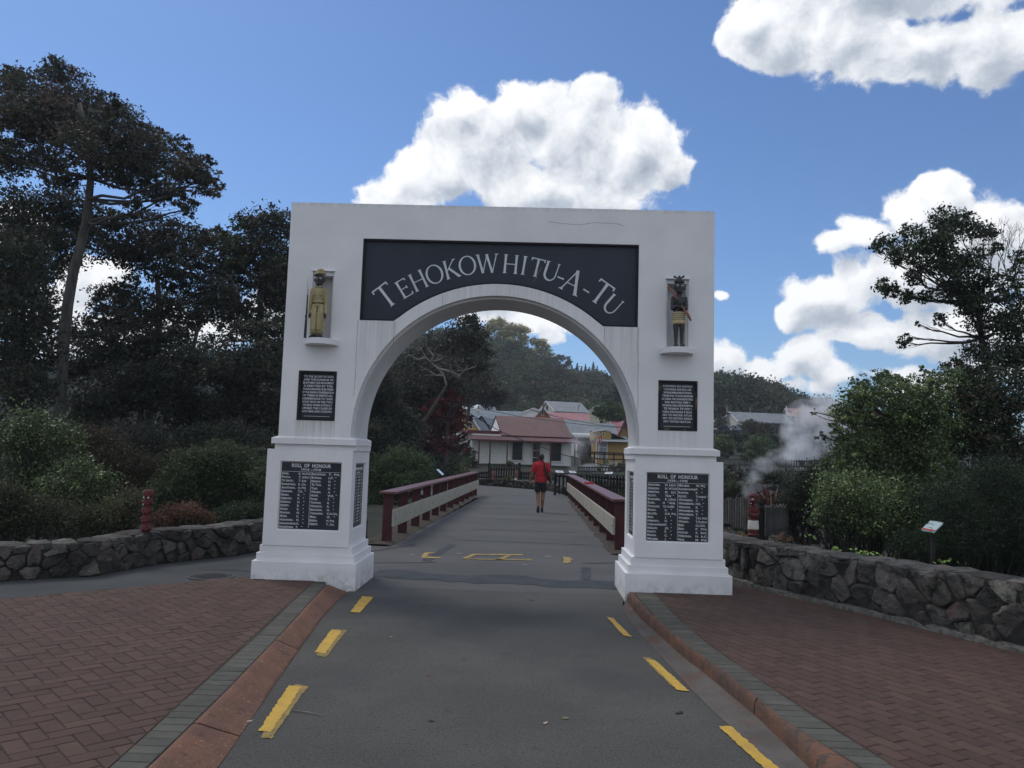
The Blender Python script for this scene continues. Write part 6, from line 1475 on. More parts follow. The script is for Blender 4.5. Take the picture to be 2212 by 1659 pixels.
def fallen_leaf(px, py, l, rz, mi, label, z=.0):
    p = on_ground(px, py, z); mb = MB(); n = 7; top = []; bot = []
    for i in range(n): t = i/(n-1); w = .3*math.sin(math.pi*min(1, t*1.02)); top.append(((t-.5)*l, w*l*.7, .004+.012*math.sin(t*3.1+mi)*l*6)); bot.append(((t-.5)*l, -w*l*.7, .003))
    mid = [((i/(n-1)-.5)*l, 0, .002) for i in range(n)]; V = top+mid+bot; F = [(i, i+1, n+i+1, n+i) for i in range(n-1)]+[(n+i, n+i+1, 2*n+i+1, 2*n+i) for i in range(n-1)]
    me = bpy.data.meshes.new('fallen_leaf'); me.from_pydata(V, [], F); o = link('fallen_leaf', me, LEAFC[mi]); o.location = (p.x, p.y, z+.003); o.rotation_euler = (0, 0, rz); tag(o, label, 'leaf', 'fallen leaves on the road')
fallen_leaf(1222, 1553, .055, .3, 1, 'single green fallen leaf on the road in the centre foreground'); fallen_leaf(1178, 1563, .06, 1.2, 2, 'pale pinkish curled leaf beside the green leaf on the road'); fallen_leaf(932, 1558, .05, 0, 3, 'round dark leaf flattened on the road left of centre')
fallen_leaf(1467, 1540, .09, .9, 3, 'curled dark leaf on the road near the right yellow dashes'); fallen_leaf(846, 1377, .04, .5, 2, 'tiny white leaf on the road left of the faded patch'); fallen_leaf(893, 1230, .07, .1, 3, 'dark twiggy leaf just inside the arch on the left'); fallen_leaf(540, 1559, .05, 1.0, 2, 'pale leaf on the slope of the left kerb', .06)
fallen_leaf(1148, 1297, .09, -.5, 3, 'slim dark leaf in the middle of the road before the arch'); fallen_leaf(2720*.5486, 2530*.5486, .06, -.5, 0, 'brown leaf on the right brick pavement near the grey border', .10); fallen_leaf(1690*.5486*1.0, 1460, .05, .5, 0, 'brown leaf beside the second left yellow dash')
# ================================================================== TREES AND SHRUBS
def pc(x, y, r, d, dy=0., fl=.85, dd=1.1):
    c = at(x, y, d+random.uniform(-dy, dy)); q = r*d/FPX; return (tuple(c), (q, q*dd, q*fl))
def PL(pts, d): return [tuple(at(x, y, d+(pts_d if False else 0))) for (x, y) in pts for pts_d in (0,)]
C_DARK = [(.022,.030,.018), (.030,.036,.022), (.018,.026,.020), (.040,.034,.026)]
C_BRN = [(.050,.042,.035), (.044,.046,.034), (.034,.040,.030), (.062,.042,.034), (.042,.050,.036), (.036,.042,.032)]
C_GRN = [(.050,.072,.028), (.074,.100,.038), (.036,.052,.024), (.058,.080,.036)]
C_OLV = [(.050,.062,.028), (.040,.050,.024), (.062,.066,.032), (.060,.045,.028)]
C_RED = [(.084,.014,.016), (.056,.012,.014), (.110,.020,.020), (.042,.014,.014)]
C_DGR = [(.020,.036,.018), (.030,.050,.024), (.016,.026,.014)]
def P3(pts, d): return [tuple(at(x, y, d)) for x, y in pts]
def base(px, d, z=0): c = at(px, 1000, d); return (c.x, d, z)

# ---- left: the tall spreading tree and the darker trees round it
D = 23
tree('broad_tree', 'tallest tree on the left, spreading reddish-brown crown on a bare grey trunk', 'tree', base(122, D),
    P3([(128,892),(136,760),(146,660),(158,590),(172,540),(186,480),(192,430),(196,385),(192,330),(182,275),(172,225)], D), .19,
    [pc(*q, D, 2.2) for q in [(62,210,72),(150,205,80),(110,280,80),(210,262,78),(280,295,66),(250,350,60),(20,260,60),(15,345,56),(330,300,42),(350,358,60),(400,360,42),(300,390,48),(440,392,40),(468,408,24),(380,420,34),(450,352,22),(190,330,70),(80,350,60),(410,452,26),(240,235,40),(30,170,40),(120,150,36),(180,270,60),(100,240,60),(300,330,56),(390,325,36),(420,370,36),(350,420,36),(-20,240,60),(-20,320,50),(130,380,40),(300,450,30)]],
    .15, 1.5, C_BRN, forks=(4, 5, 6, 7, 8, 9, 10), twigs=8, clump=.20, shape=.5)
tree('dark_tree', 'dark domed tree low behind the bare grey trunk on the far left', 'tree', base(40, 27),
    P3([(42,880),(46,760),(50,640)], 27), .24, [pc(*q, 27, 1.5) for q in [(60,470,78),(150,455,66),(10,520,70),(110,545,70),(60,620,70),(190,500,48),(240,470,34)]], .19, 2.0, C_DARK, twigs=5)
tree('dark_tree', 'dark leafy tree crown directly right of the bare grey trunk', 'tree', base(330, 28),
    P3([(322,900),(335,780),(345,680),(340,600)], 28), .22, [pc(*q, 28, 1.5) for q in [(290,520,60),(345,505,58),(398,520,52),(250,545,40),(410,570,48),(330,560,52),(370,610,40),(285,620,38),(440,560,26),(330,670,45),(250,690,40),(430,620,44),(460,680,44),(400,680,44),(480,610,36),(300,690,44),(450,520,30),(235,690,40),(180,705,36),(255,640,28),(150,725,32),(210,650,22)]], .19, 1.55, C_DARK+C_BRN[:1], twigs=6)
tree('dark_tree', 'rounded dark green tree touching the arch top on the left', 'tree', base(560, 30),
    P3([(545,930),(552,800),(560,700),(566,620)], 30), .24, [pc(*q, 30, 1.5) for q in [(540,492,46),(598,485,50),(650,500,40),(500,545,44),(570,550,56),(630,570,50),(520,610,36),(590,640,48),(640,680,44),(480,590,26),(520,560,50),(600,600,50),(540,680,46),(480,640,34),(620,640,50),(470,510,26)]], .19, 1.9, C_DARK+[(.036,.055,.026),(.05,.035,.025)], twigs=5)
tree('dark_tree', 'dense dark evergreen filling the far left middle of the view', 'tree', base(20, 20),
    P3([(30,900),(28,780),(34,690)], 20), .20, [pc(*q, 20, 1.2) for q in [(30,560,70),(20,680,80),(70,760,66),(10,800,70),(95,690,36),(60,840,60),(-30,620,70)]], .16, 2.2, C_DARK, twigs=4)
tree('dark_tree', 'dark thicket tree between the bare trunk and the arch, lower middle', 'tree', base(300, 26),
    P3([(300,960),(305,880),(318,800)], 26), .16, [pc(*q, 26, 1.5) for q in [(215,760,60),(290,750,60),(360,740,55),(420,790,60),(330,830,66),(250,850,60),(200,880,50),(390,870,60),(170,800,40)]], .18, 2.2, C_DARK, twigs=4)
tree('dark_tree', 'dark bushy tree close against the left side of the arch', 'tree', base(520, 25),
    P3([(515,1000),(520,900),(535,820)], 25), .16, [pc(*q, 25, 1.5) for q in [(490,800,56),(560,780,60),(620,800,60),(530,870,66),(600,890,60),(470,900,60),(420,930,50),(560,960,60),(640,740,40),(600,720,44),(545,715,30)]], .18, 2.2, C_DARK, twigs=4)
tree('dark_tree', 'thin dark tree with small sky gaps behind the bare grey trunk', 'tree', base(430, 34),
    P3([(400,900),(415,760),(430,700)], 34), .18, [pc(*q, 34, 1.5) for q in [(380,650,40),(430,660,34),(480,660,36),(460,740,34),(500,720,36),(390,710,40),(230,640,36),(280,650,30),(520,660,34)]], .20, .9, C_DARK, twigs=8)
# understory shrubs
def sh(name, label, bx, d, cl, leaf, cover, cols, **k):
    return shrub(name, label, base(bx, d, 0), [pc(*q, d, d*.03) for q in cl], leaf, cover, cols, **k)
sh('leafy_shrub', 'bright green broad-leaved shrub at the far left edge', 60, 14.5, [(70,930,62),(20,950,50),(125,955,46),(55,1010,60),(120,1020,50),(20,1060,50),(168,985,26)], .085, 1.6, C_GRN, lm=LEAFG, shape=.55)
sh('leafy_shrub', 'lower green broad-leaved shrub left of the red carved post', 150, 13.4, [(165,1020,38),(210,1045,44),(130,1060,46),(190,1095,40),(240,1085,30)], .075, 1.7, [(.055,.080,.03),(.080,.108,.038),(.034,.050,.024)], lm=LEAFG, shape=.55)
sh('shrub', 'brown-green fine-leaved shrub behind the lower green shrub', 210, 16.5, [(215,960,46),(250,1000,50),(290,1060,56),(180,940,30),(330,1010,36)], .07, 2.0, [(.045,.035,.022),(.055,.045,.026),(.035,.036,.02)])
sh('shrub', 'dark olive shrub spilling over the left stone wall at the far left', 50, 11.8, [(50,1110,52),(120,1120,50),(190,1130,40),(0,1120,50),(10,1070,40)], .05, 2.0, [(.035,.042,.020),(.045,.040,.024),(.028,.036,.018)])
sh('shrub', 'olive shrub immediately left of the red carved post', 265, 12.3, [(250,1110,40),(285,1085,38),(230,1135,24),(280,1128,22)], .05, 2.0, C_OLV)
sh('feathery_shrub', 'wide feathery olive-green shrub between the carved post and the arch', 470, 15, [(420,1010,56),(480,1000,60),(540,1010,56),(590,1030,50),(380,1050,50),(450,1065,56),(520,1075,56),(590,1085,46),(350,1085,38)], .06, 2.2, [(.045,.062,.030),(.036,.050,.024),(.055,.066,.036)], clump=.30)
sh('shrub', 'small rusty brown shrub just right of the red carved post', 390, 12.8, [(370,1112,30),(410,1105,26),(440,1120,20),(345,1125,16)], .05, 1.6, [(.09,.045,.03),(.06,.04,.025),(.12,.06,.04)])
sh('shrub', 'low dark green shrub on the wall beside the left pier', 540, 13.6, [(500,1110,28),(545,1105,30),(590,1100,28),(470,1118,20)], .05, 1.8, C_DGR+C_OLV[:1])
sh('shrub', 'dark shadowy shrub filling the gap behind the feathery shrub', 420, 19, [(350,980,50),(300,960,50),(420,960,50),(500,950,50),(570,970,50),(630,1000,50),(640,1060,50)], .10, 2.0, C_DARK)

# ---- seen through the arch, left of the bridge
tree('dark_tree', 'tall dark evergreen seen through the arch, its top under the arch curve', 'tree', base(900, 44),
    P3([(905,960),(915,850),(940,780)], 44), .3, [pc(*q, 44, 2) for q in [(1005,722,42),(1040,735,26),(950,760,52),(900,800,60),(850,850,60),(1000,775,42),(960,820,56),(1030,790,28),(900,880,60),(1015,695,24),(1050,760,18)]], .24, 2.0, [(.026,.032,.022),(.034,.034,.024),(.020,.028,.020),(.045,.034,.028)], twigs=6)
tree('dark_tree', 'dark tree hugging the inner left edge of the arch opening', 'tree', base(830, 34),
    P3([(830,1020),(835,950),(845,900)], 34), .2, [pc(*q, 34, 1.5) for q in [(830,900,56),(800,960,60),(860,950,50),(820,830,50),(880,920,40),(790,880,50)]], .18, 2.2, C_DARK, twigs=4)
tree('brown_tree', 'brownish bushy tree on the slope above the dark red tree', 'tree', base(1010, 75),
    P3([(1010,900),(1015,870)], 75), .3, [pc(*q, 75, 3) for q in [(1000,850,36),(1045,830,34),(1060,865,28),(1020,805,30),(975,810,34),(1080,850,20)]], .35, 1.8, [(.05,.036,.028),(.036,.036,.024),(.028,.032,.022)], twigs=3)
z5 = lambda x, y, r: (789.9+x*.2811, 630.9+y*.2811, r*.2811)
tree('red_tree', 'dark red leaved tree beside the white cottage', 'tree', base(965, 41),
    P3([(962,1010),(964,960),(966,910)], 41), .22, [pc(*z5(*q), 41, 1.0) for q in [(610,775,70),(690,800,70),(735,840,50),(560,860,80),(650,900,90),(720,930,70),(560,960,80),(640,1010,90),(735,1010,60),(560,1080,80),(650,1120,80),(730,1120,50),(500,1000,70),(480,1110,60),(590,1180,80),(690,1200,60),(805,985,24),(800,960,22),(790,1160,24),(800,1200,20),(770,1230,20),(745,1180,34),(520,1200,60),(480,920,50),(430,1000,60),(400,1090,60),(430,1180,60),(500,830,40),(640,740,30)]], .20, 1.7, C_RED, twigs=4)
sh('leafy_shrub', 'green leafy bush behind the left bridge railing', 870, 25, [(870,995,36),(900,1010,34),(838,1015,38),(880,1040,34),(840,1055,34),(915,1035,22),(800,1030,34),(812,1080,30)], .10, 2.0, [(.045,.070,.030),(.034,.052,.024),(.058,.085,.036)])
sh('shrub', 'yellow-green tufted bush between the red tree and white cottage', 990, 43, [(985,1000,20),(1000,1012,16),(972,1015,16),(1008,995,12),(960,1018,14)], .14, 1.5, [(.12,.13,.05),(.08,.10,.045),(.16,.17,.11)])
sh('shrub', 'dark low foliage under the red tree', 950, 40, [(940,1020,24),(915,1030,20),(965,1028,16)], .12, 1.8, C_DARK)
# pale bare branches above the red tree
root = thing('bare_tree', 'leafless tree with pale twisted branches in front of the dark evergreen', 'tree', base(885, 40)); mb = MB()
def zz(x, y, d=40): return at(789.9+x*.2811, 630.9+y*.2811, d)
segs = [[(620,720),(600,640),(560,590),(500,540),(460,500),(430,450),(380,440)], [(500,540),(520,480),(470,430)], [(460,500),(400,520),(350,490),(320,480)], [(560,590),(650,610),(720,640),(760,600),(850,570)], [(500,540),(570,520),(590,500)], [(430,450),(420,420)], [(600,640),(540,640),(480,600)], [(720,640),(700,660)], [(660,250),(700,210),(760,200)], [(100,690),(140,640),(170,700)], [(840,240),(880,210),(930,190)], [(850,230),(900,230),(935,210)]]
for i, s in enumerate(segs[:8]): mb.tube([zz(*q) for q in s], [.07*(1-.75*j/(len(s)-1)) for j in range(len(s))], 5)
for s in segs[:8]:
    for q in s[1:]:
        for _ in range(3): a = zz(*q); mb.tube([a, a+Vector((random.uniform(-.7,.7), random.uniform(-.3,.3), random.uniform(-.1,.7)))], [.02, .006], 3)
mb.build('branch', TWIG, root, smooth=True); mb = MB(); a = Vector(base(885, 40)); mb.tube([a, zz(340,1300), zz(450,1000), zz(620,720)], [.14, .12, .10, .07], 6); mb.build('trunk', BARKD, root, smooth=True)
# twigs at the crown's right side
# ---- village greenery
tree('round_tree', 'round dense green tree beside the pink roofs at the arch right side', 'tree', (at6(1820, 470, 96).x, 96, 2.5), [tuple(at6(1820, 470, 96)), tuple(at6(1820, 420, 96))], .3,
    [(tuple(at6(x, y, 96)), (r*.0106,)*3) for x, y, r in [(1700,330,90),(1800,290,80),(1900,340,90),(1760,400,100),(1880,420,100),(1960,400,60),(1640,390,40),(1960,470,50)]], .33, 2.4, [(.045,.080,.030),(.034,.060,.024),(.055,.092,.036)], twigs=3)
tree('dark_tree', 'dark tree on the slope behind the round green tree', 'tree', (at6(1950, 300, 130).x, 130, 6), [tuple(at6(1950, 250, 130)), tuple(at6(1950, 180, 130))], .3,
    [(tuple(at6(x, y, 130)), (r*.0143,)*3) for x, y, r in [(1940,120,70),(2000,60,60),(1960,220,80),(1900,200,60),(2040,160,60),(1880,120,40)]], .45, 2.2, C_DARK, twigs=3)
def sh6(name, label, d, cl, leaf, cover, cols, **k):
    kk_ = .1819*d/FPX; c = at6(cl[0][0], max(q[1]+q[2] for q in cl), d)
    return shrub(name, label, tuple(c), [(tuple(at6(x, y, d+random.uniform(-.5, .5))), (r*kk_,)*3) for x, y, r in cl], leaf, cover, cols, **k)
sh6('shrub', 'twiggy brown-green shrub in front of the ochre porch, by the steam', 56, [(1540,930,50),(1500,980,50),(1570,1000,50),(1600,940,40),(1480,900,30),(1540,1050,40)], .10, 1.2, [(.07,.07,.045),(.05,.055,.035),(.09,.085,.06)], clump=.3)
sh6('shrub', 'small green shrub against the white cottage wall', 57, [(625,960,28),(600,990,26),(650,990,26)], .08, 1.4, [(.09,.10,.05),(.06,.075,.035)])
sh6('shrub', 'low bright shrub on the far stone wall between the carved posts', 37.5, [(590,1160,34),(640,1150,24),(560,1165,20)], .07, 1.3, [(.11,.13,.05),(.07,.09,.03)])
sh6('shrub', 'low green shrub under the dark deck rail', 54, [(1790,960,30),(1760,985,26),(1830,985,24)], .09, 1.4, [(.09,.12,.05),(.06,.085,.04)])
sh6('shrub', 'green verge plants on the far stone wall left of the picket fence', 38.5, [(120,1110,30),(60,1100,34),(170,1120,24),(20,1090,34)], .09, 1.5, [(.07,.085,.04),(.05,.06,.03)])
sh6('shrub', 'dark low scrub behind the picket fence by the right railing', 40, [(1700,1040,34),(1850,1020,40),(1950,1010,50),(2050,1000,60)], .10, 1.6, C_OLV)

# ---- right of the arch
D = 13.2
tree('open_crowned_tree', 'tall right-hand tree with fan of dark branches against the clouds', 'tree', base(2190, D),
    P3([(2200,1120),(2185,1000),(2160,900),(2138,810),(2120,730),(2110,650)], D), .10,
    [pc(*q, D, .7, .9) for q in [(1912,520,22),(1895,536,16),(1935,548,22),(1968,500,26),(1955,540,24),(2010,515,30),(2040,470,30),(2075,480,28),(2030,540,36),(2100,500,24),(1990,575,26),(1975,600,20),(2060,570,34),(2100,560,30),(1905,618,18),(1928,628,20),(1955,640,18),(2000,640,20),(2050,630,30),(1948,738,15),(1965,728,10),(2030,690,16),(2100,630,34),(2150,540,18),(2135,600,26),(2160,640,24),(2205,560,24),(2200,640,30),(2120,690,34),(2175,700,40),(1985,700,8),(2120,760,40),(2180,780,50),(1935,570,16),(2050,500,30),(2130,500,24),(1990,545,26),(2060,600,30),(2195,700,40),(2090,660,26),(2025,575,26),(2110,660,30),(2185,600,26),(1965,635,14)]],
    .08, 1.45, [(.022,.036,.018),(.030,.046,.020),(.018,.026,.016)], bark=BARKD, forks=(3, 4, 5, 6), twigs=9, clump=.34, lm=LEAFG, clump_leaves=9)
tree('dark_tree', 'dense dark lower tree at the right edge below the fan of branches', 'tree', base(2150, 12.4),
    P3([(2140,1120),(2140,1000),(2130,900)], 12.4), .15, [pc(*q, 12.4, .5) for q in [(2070,800,34),(2110,830,50),(2170,850,60),(2090,880,50),(2150,930,60),(2200,980,60),(2210,760,40),(2100,960,50),(2060,940,40)]], .075, 2.0, [(.022,.036,.018),(.032,.046,.022),(.050,.034,.022),(.018,.026,.016)], bark=BARKD, twigs=6, lm=LEAFG)
# bare twigs at its top right
root = thing('bare_branch', 'leafless twiggy branches sticking up at the top right of the open tree', 'branch', tuple(at(2160, 640, 13))); mb = MB()
def sprout(a, d, l, r, n):
    b = a+d*l; mb.tube([a, a.lerp(b, .5)+Vector((random.uniform(-1,1),0,random.uniform(-1,1)))*l*.05, b], [r, r*.8, r*.6], 3, cap=False)
    if n: 
        for _ in range(random.choice((2, 3))): sprout(a.lerp(b, random.uniform(.5, 1)), (d+Vector((random.uniform(-.8,.8), random.uniform(-.6,.6), random.uniform(-.1,.5)))).normalized(), l*.66, r*.6, n-1)
for px in (2140, 2160, 2180, 2200): sprout(at(px, 640, 13), Vector((random.uniform(-.15,.15), 0, 1)).normalized(), .62, .012, 5)
mb.build('twig', BARKD, root)
GB = [(.058,.082,.032), (.080,.110,.042), (.038,.056,.026), (.102,.134,.052), (.046,.068,.030)]
GB = [tuple(v*1.25 for v in q) for q in GB]
tree('green_tree', 'light green arching bushy tree in the right middle, in front of the steam', 'tree', base(1960, 12),
    P3([(1960,1100),(1965,1000),(1985,920),(2000,870)], 12), .09, [pc(*q, 12, .5) for q in [(1860,826,22),(1835,850,16),(1885,850,34),(1930,815,20),(1925,850,40),(1975,860,44),(1850,890,34),(1900,910,50),(1960,925,60),(2030,900,44),(1800,925,14),(1775,940,12),(1820,945,24),(1865,960,44),(1930,985,60),(2000,980,56),(1835,1000,36),(1795,1010,26),(1880,1030,56),(1960,1050,60),(2050,1030,50),(2010,820,24),(1996,800,12),(1760,890,8),(1900,820,28),(1960,835,34),(1860,860,40),(1830,900,40),(1990,930,60),(1920,955,60),(2060,950,56),(1850,975,50),(2080,860,40),(2030,840,36),(2060,820,30),(2000,870,40),(2100,880,40),(1950,890,40)]],
    .055, 1.35, GB, forks=(2, 3, 4), twigs=8, clump=.26, shape=.6, lm=LEAFG)
sh('leafy_shrub', 'mid green leafy bush leaning over the right stone wall', 1850, 10.9, [(1800,1050,40),(1850,1060,50),(1910,1080,56),(1815,1100,40),(1880,1120,46),(1950,1120,50),(1840,1140,30),(1780,1085,22),(1800,1140,24),(1900,1160,30),(1860,1165,20),(1770,1120,22)], .05, 1.9, GB, lm=LEAFG, shape=.6)
sh('shrub', 'dark grey-green bush between the red flax and the green tree', 1730, 15.5, [(1730,1050,36),(1705,1080,28),(1760,1070,34),(1745,1110,36),(1770,1020,28),(1710,1120,24),(1780,1120,30)], .05, 2.0, [(.032,.044,.026),(.026,.036,.022),(.040,.048,.030)])
sh('broom_shrub', 'very dark fine broom shrub in the lower right corner behind the wall', 2120, 9.6, [(2080,1150,60),(2150,1110,70),(2200,1180,60),(2120,1190,50),(2060,1100,50),(2000,1180,36),(2210,1080,60),(2040,1205,34),(1960,1175,34),(2160,1040,60),(2100,1215,36),(2180,1225,40)], .045, 2.0, [(.014,.028,.013),(.020,.036,.016),(.012,.020,.012)], shape=.22)
sh('shrub', 'shadowed dark green bush behind the tilted information board', 2010, 10.8, [(2000,1100,50),(2050,1080,50),(1960,1150,40),(2030,1140,46)], .05, 1.9, C_DGR)
# ivy sprigs on the wall top
for i, (px, py, n, lab) in enumerate(((1815, 1187, 8, 'left pale ivy sprig on the right stone wall'), (1870, 1196, 10, 'middle pale ivy sprig on the right stone wall'), (2052, 1216, 5, 'right pale ivy sprig on the right stone wall'), (1748, 1158, 3, 'yellow leaf sprig by the green bush and the wall'))):
    c = at(px, py, 9.4-.35*i if i < 3 else 10.4); N_ = n*2; P = np.array(c)+RNG.normal(size=(N_, 3))*np.array([.09, .05, .018]); shr = thing('ivy_sprig', lab, 'plant', tuple(c), 'ivy sprigs on the wall')
    o_ = leaf_mesh('leaf', P, rand_dir(N_), rand_dir(N_)*.5+np.array([0, -.6, .6]), np.full(N_, .045), np.full(N_, .036), np.array([(.20,.30,.08)]*N_), shr, LEAFG); o_['kind'] = 'stuff'
# hillside greenery right of the arch (y 60-105)
def sh7(name, label, d, cl, leaf, cover, cols, cat_='shrub', **k):
    kk_ = .2149*d/FPX; c = at7(cl[0][0], max(q[1]+q[2]*.8 for q in cl), d)
    return shrub(name, label, tuple(c), [(tuple(at7(x, y, d+random.uniform(-1, 1))), (r*kk_,)*3) for x, y, r in cl], leaf, cover, cols, cat_=cat_, stems=3, **k)
G2 = [(.058,.090,.036),(.044,.068,.030),(.074,.110,.044)]
sh7('bush', 'reddish brown bush in front of the grey roofed hillside house', 98, [(400,440,60),(350,470,60),(450,470,60),(500,450,40),(300,480,40)], .32, 2, [(.06,.045,.032),(.045,.045,.028)])
sh7('bush', 'dark bush below the windows of the hillside house', 97, [(720,490,60),(780,500,50),(680,520,50),(820,480,30)], .32, 2, C_DARK)
sh7('bush', 'round green bush left of centre on the hillside below the house', 80, [(480,620,90),(420,650,70),(560,640,60),(480,690,70)], .26, 2.2, G2)
sh7('bush', 'green bush directly beside the right pier moulding', 78, [(165,575,34),(120,570,34),(200,570,30),(110,620,70),(60,660,70),(180,640,60),(120,690,60),(20,600,60)], .26, 2.2, G2)
sh7('bush', 'wide dark green bush behind the long faded picket fence', 70, [(640,720,80),(580,740,60),(700,740,60),(640,790,60),(540,700,50),(740,760,30)], .24, 2.2, [(.036,.060,.024),(.048,.078,.030),(.026,.044,.02)])
sh7('bush', 'grey-green bush row under the hillside house', 90, [(240,560,60),(320,560,60),(200,600,50),(600,560,60),(680,580,60),(760,600,60),(820,620,50),(560,590,50),(860,580,40)], .30, 2, [(.040,.052,.030),(.034,.044,.028)])
sh7('bush', 'small yellow-green bush on the long faded picket fence', 60, [(380,740,50),(340,760,40),(420,770,40),(500,820,40),(460,840,30),(560,810,40)], .20, 2, [(.060,.080,.032),(.045,.062,.028)])
sh7('bush', 'dry brown scrub between the fences in the hollow', 34, [(180,950,80),(270,920,60),(120,900,60),(330,960,60),(420,940,50),(200,870,40)], .13, 1.6, [(.060,.055,.045),(.045,.042,.034),(.035,.04,.028)])
sh7('bush', 'olive scrub behind the grey picket fence near the arch', 24, [(160,1080,80),(230,1050,70),(120,1140,60),(280,1110,60),(250,1160,40),(60,1060,60)], .09, 2.0, [(.040,.046,.024),(.055,.060,.030),(.030,.036,.020)])
sh7('bush', 'very dark bush behind the pole-roofed shelter', 30, [(640,980,70),(720,980,70),(560,1000,60),(780,1020,50),(500,1040,50),(680,1040,60)], .11, 2.2, C_DARK)
sh7('bush', 'grey dry bush under the steam by the green tree', 40, [(1150,930,50),(1100,960,40),(1200,960,40),(1050,1000,50)], .14, 1.4, [(.10,.095,.09),(.07,.068,.06)])
sh7('grass_tuft', 'tuft of dry orange grass at the foot of the short grey fence', 12.0, [(720,1590,40),(660,1600,34),(790,1590,30)], .05, 1.0, [(.17,.09,.05),(.12,.08,.045)], cat_='grass', shape=.15)
sh7('grass_tuft', 'tuft of dry yellow grass left of the carved figure', 12.6, [(310,1545,34),(270,1530,24),(350,1560,20)], .05, 1.0, [(.20,.15,.06),(.14,.11,.05)], cat_='grass', shape=.15)
# red flax: long blades from one point
fp = at7(600, 1285, 17.0); root = thing('flax_plant', 'spiky red flax plant behind the grey picket fence', 'plant', tuple(fp)); FLM = [mat('red_flax', (.14,.035,.03), (.09,.03,.025), 6, .5), mat('pale_flax', (.36,.26,.20), (.25,.18,.13), 6, .6)]
for i in range(70):
    a = random.uniform(-1.15, 1.15); l = random.uniform(.35, .72); dv = Vector((math.sin(a), random.uniform(-.5, .5), math.cos(a)*.9+.15)).normalized(); s = Vector((dv.z, 0, -dv.x))*.016
    p0 = Vector(fp)+Vector((random.uniform(-.12, .12), random.uniform(-.1, .1), -.05)); p1 = p0+dv*l*.55; p2 = p0+dv*l+Vector((dv.x*.08, 0, -.10*abs(dv.x)*2))
    mb = MB(); mb.add([p0-s, p0+s, p1+s*1.2, p1-s*1.2, p2], [(0,1,2,3),(3,2,4)]); mb.build('blade', FLM[0 if random.random() < .78 else 1], root)

# ================================================================== THE WOODED HILL
C_FOR = [(.038,.056,.030), (.050,.074,.034), (.064,.060,.038), (.026,.042,.026), (.080,.076,.046), (.056,.082,.038)]
def forest():
    cl = []; cols = []; tries = 0; arrs = []
    rs = random.Random(11)
    for zone in range(2):
        n = 0
        while n < (640 if zone == 0 else 170):
            if zone == 0: t = rs.uniform(-.14, .20) if n < 400 else rs.uniform(-.75, -.14); y = 128+(255-128)*rs.random()**.85
            else: t = rs.uniform(.20, .47); y = rs.uniform(135, 255)
            x = t*y; z = hill_h(x, y); r = rs.uniform(2.6, 4.6)*(1 if zone == 0 else 1.1)
            if y > 222 and -.062 < t < .075: continue
            if y < 150 and zone == 0 and t > .02 and r > 4: r *= .7
            cl.append(((x, y, z+r*.6), (r, r, r*rs.uniform(.75, 1.15)))); n += 1
    return cl
fcl = forest()
def forest_mesh():
    root = None; P_, A_2, N_, L_2, W_2, C_2 = [], [], [], [], [], []
    for c, r in fcl:
        c = np.array(c); r = np.array(r); leaf = .62; n = int(math.pi*r[0]*r[2]*1.7/(leaf*leaf*.14)); k = 26
        d = rand_dir(k); d[:, 2] = np.abs(d[:, 2])*.9-.25; cc = c+d*r*(RNG.random((k, 1))**.3); idx = RNG.integers(0, k, n)
        p = cc[idx]+RNG.normal(size=(n, 3))*.17*r.mean(); col = np.array(C_FOR[RNG.integers(0, len(C_FOR))])*(.8+.5*RNG.random())
        P_.append(p); A_2.append(rand_dir(n)); N_.append(rand_dir(n)*.7+np.array([0, -.2, .6])); s = leaf*(.6+.8*RNG.random(n)); L_2.append(s); W_2.append(s*.62); C_2.append(col*((.7+.6*RNG.random(k))[idx]*(.85+.3*RNG.random(n)))[:, None])
    c_ = np.concatenate; o = leaf_mesh('hill_forest', c_(P_), c_(A_2), c_(N_), c_(L_2), c_(W_2), c_(C_2), None); tag(o, 'dense dark native bush covering the hill behind the village', 'forest', None, 'stuff')
forest_mesh()
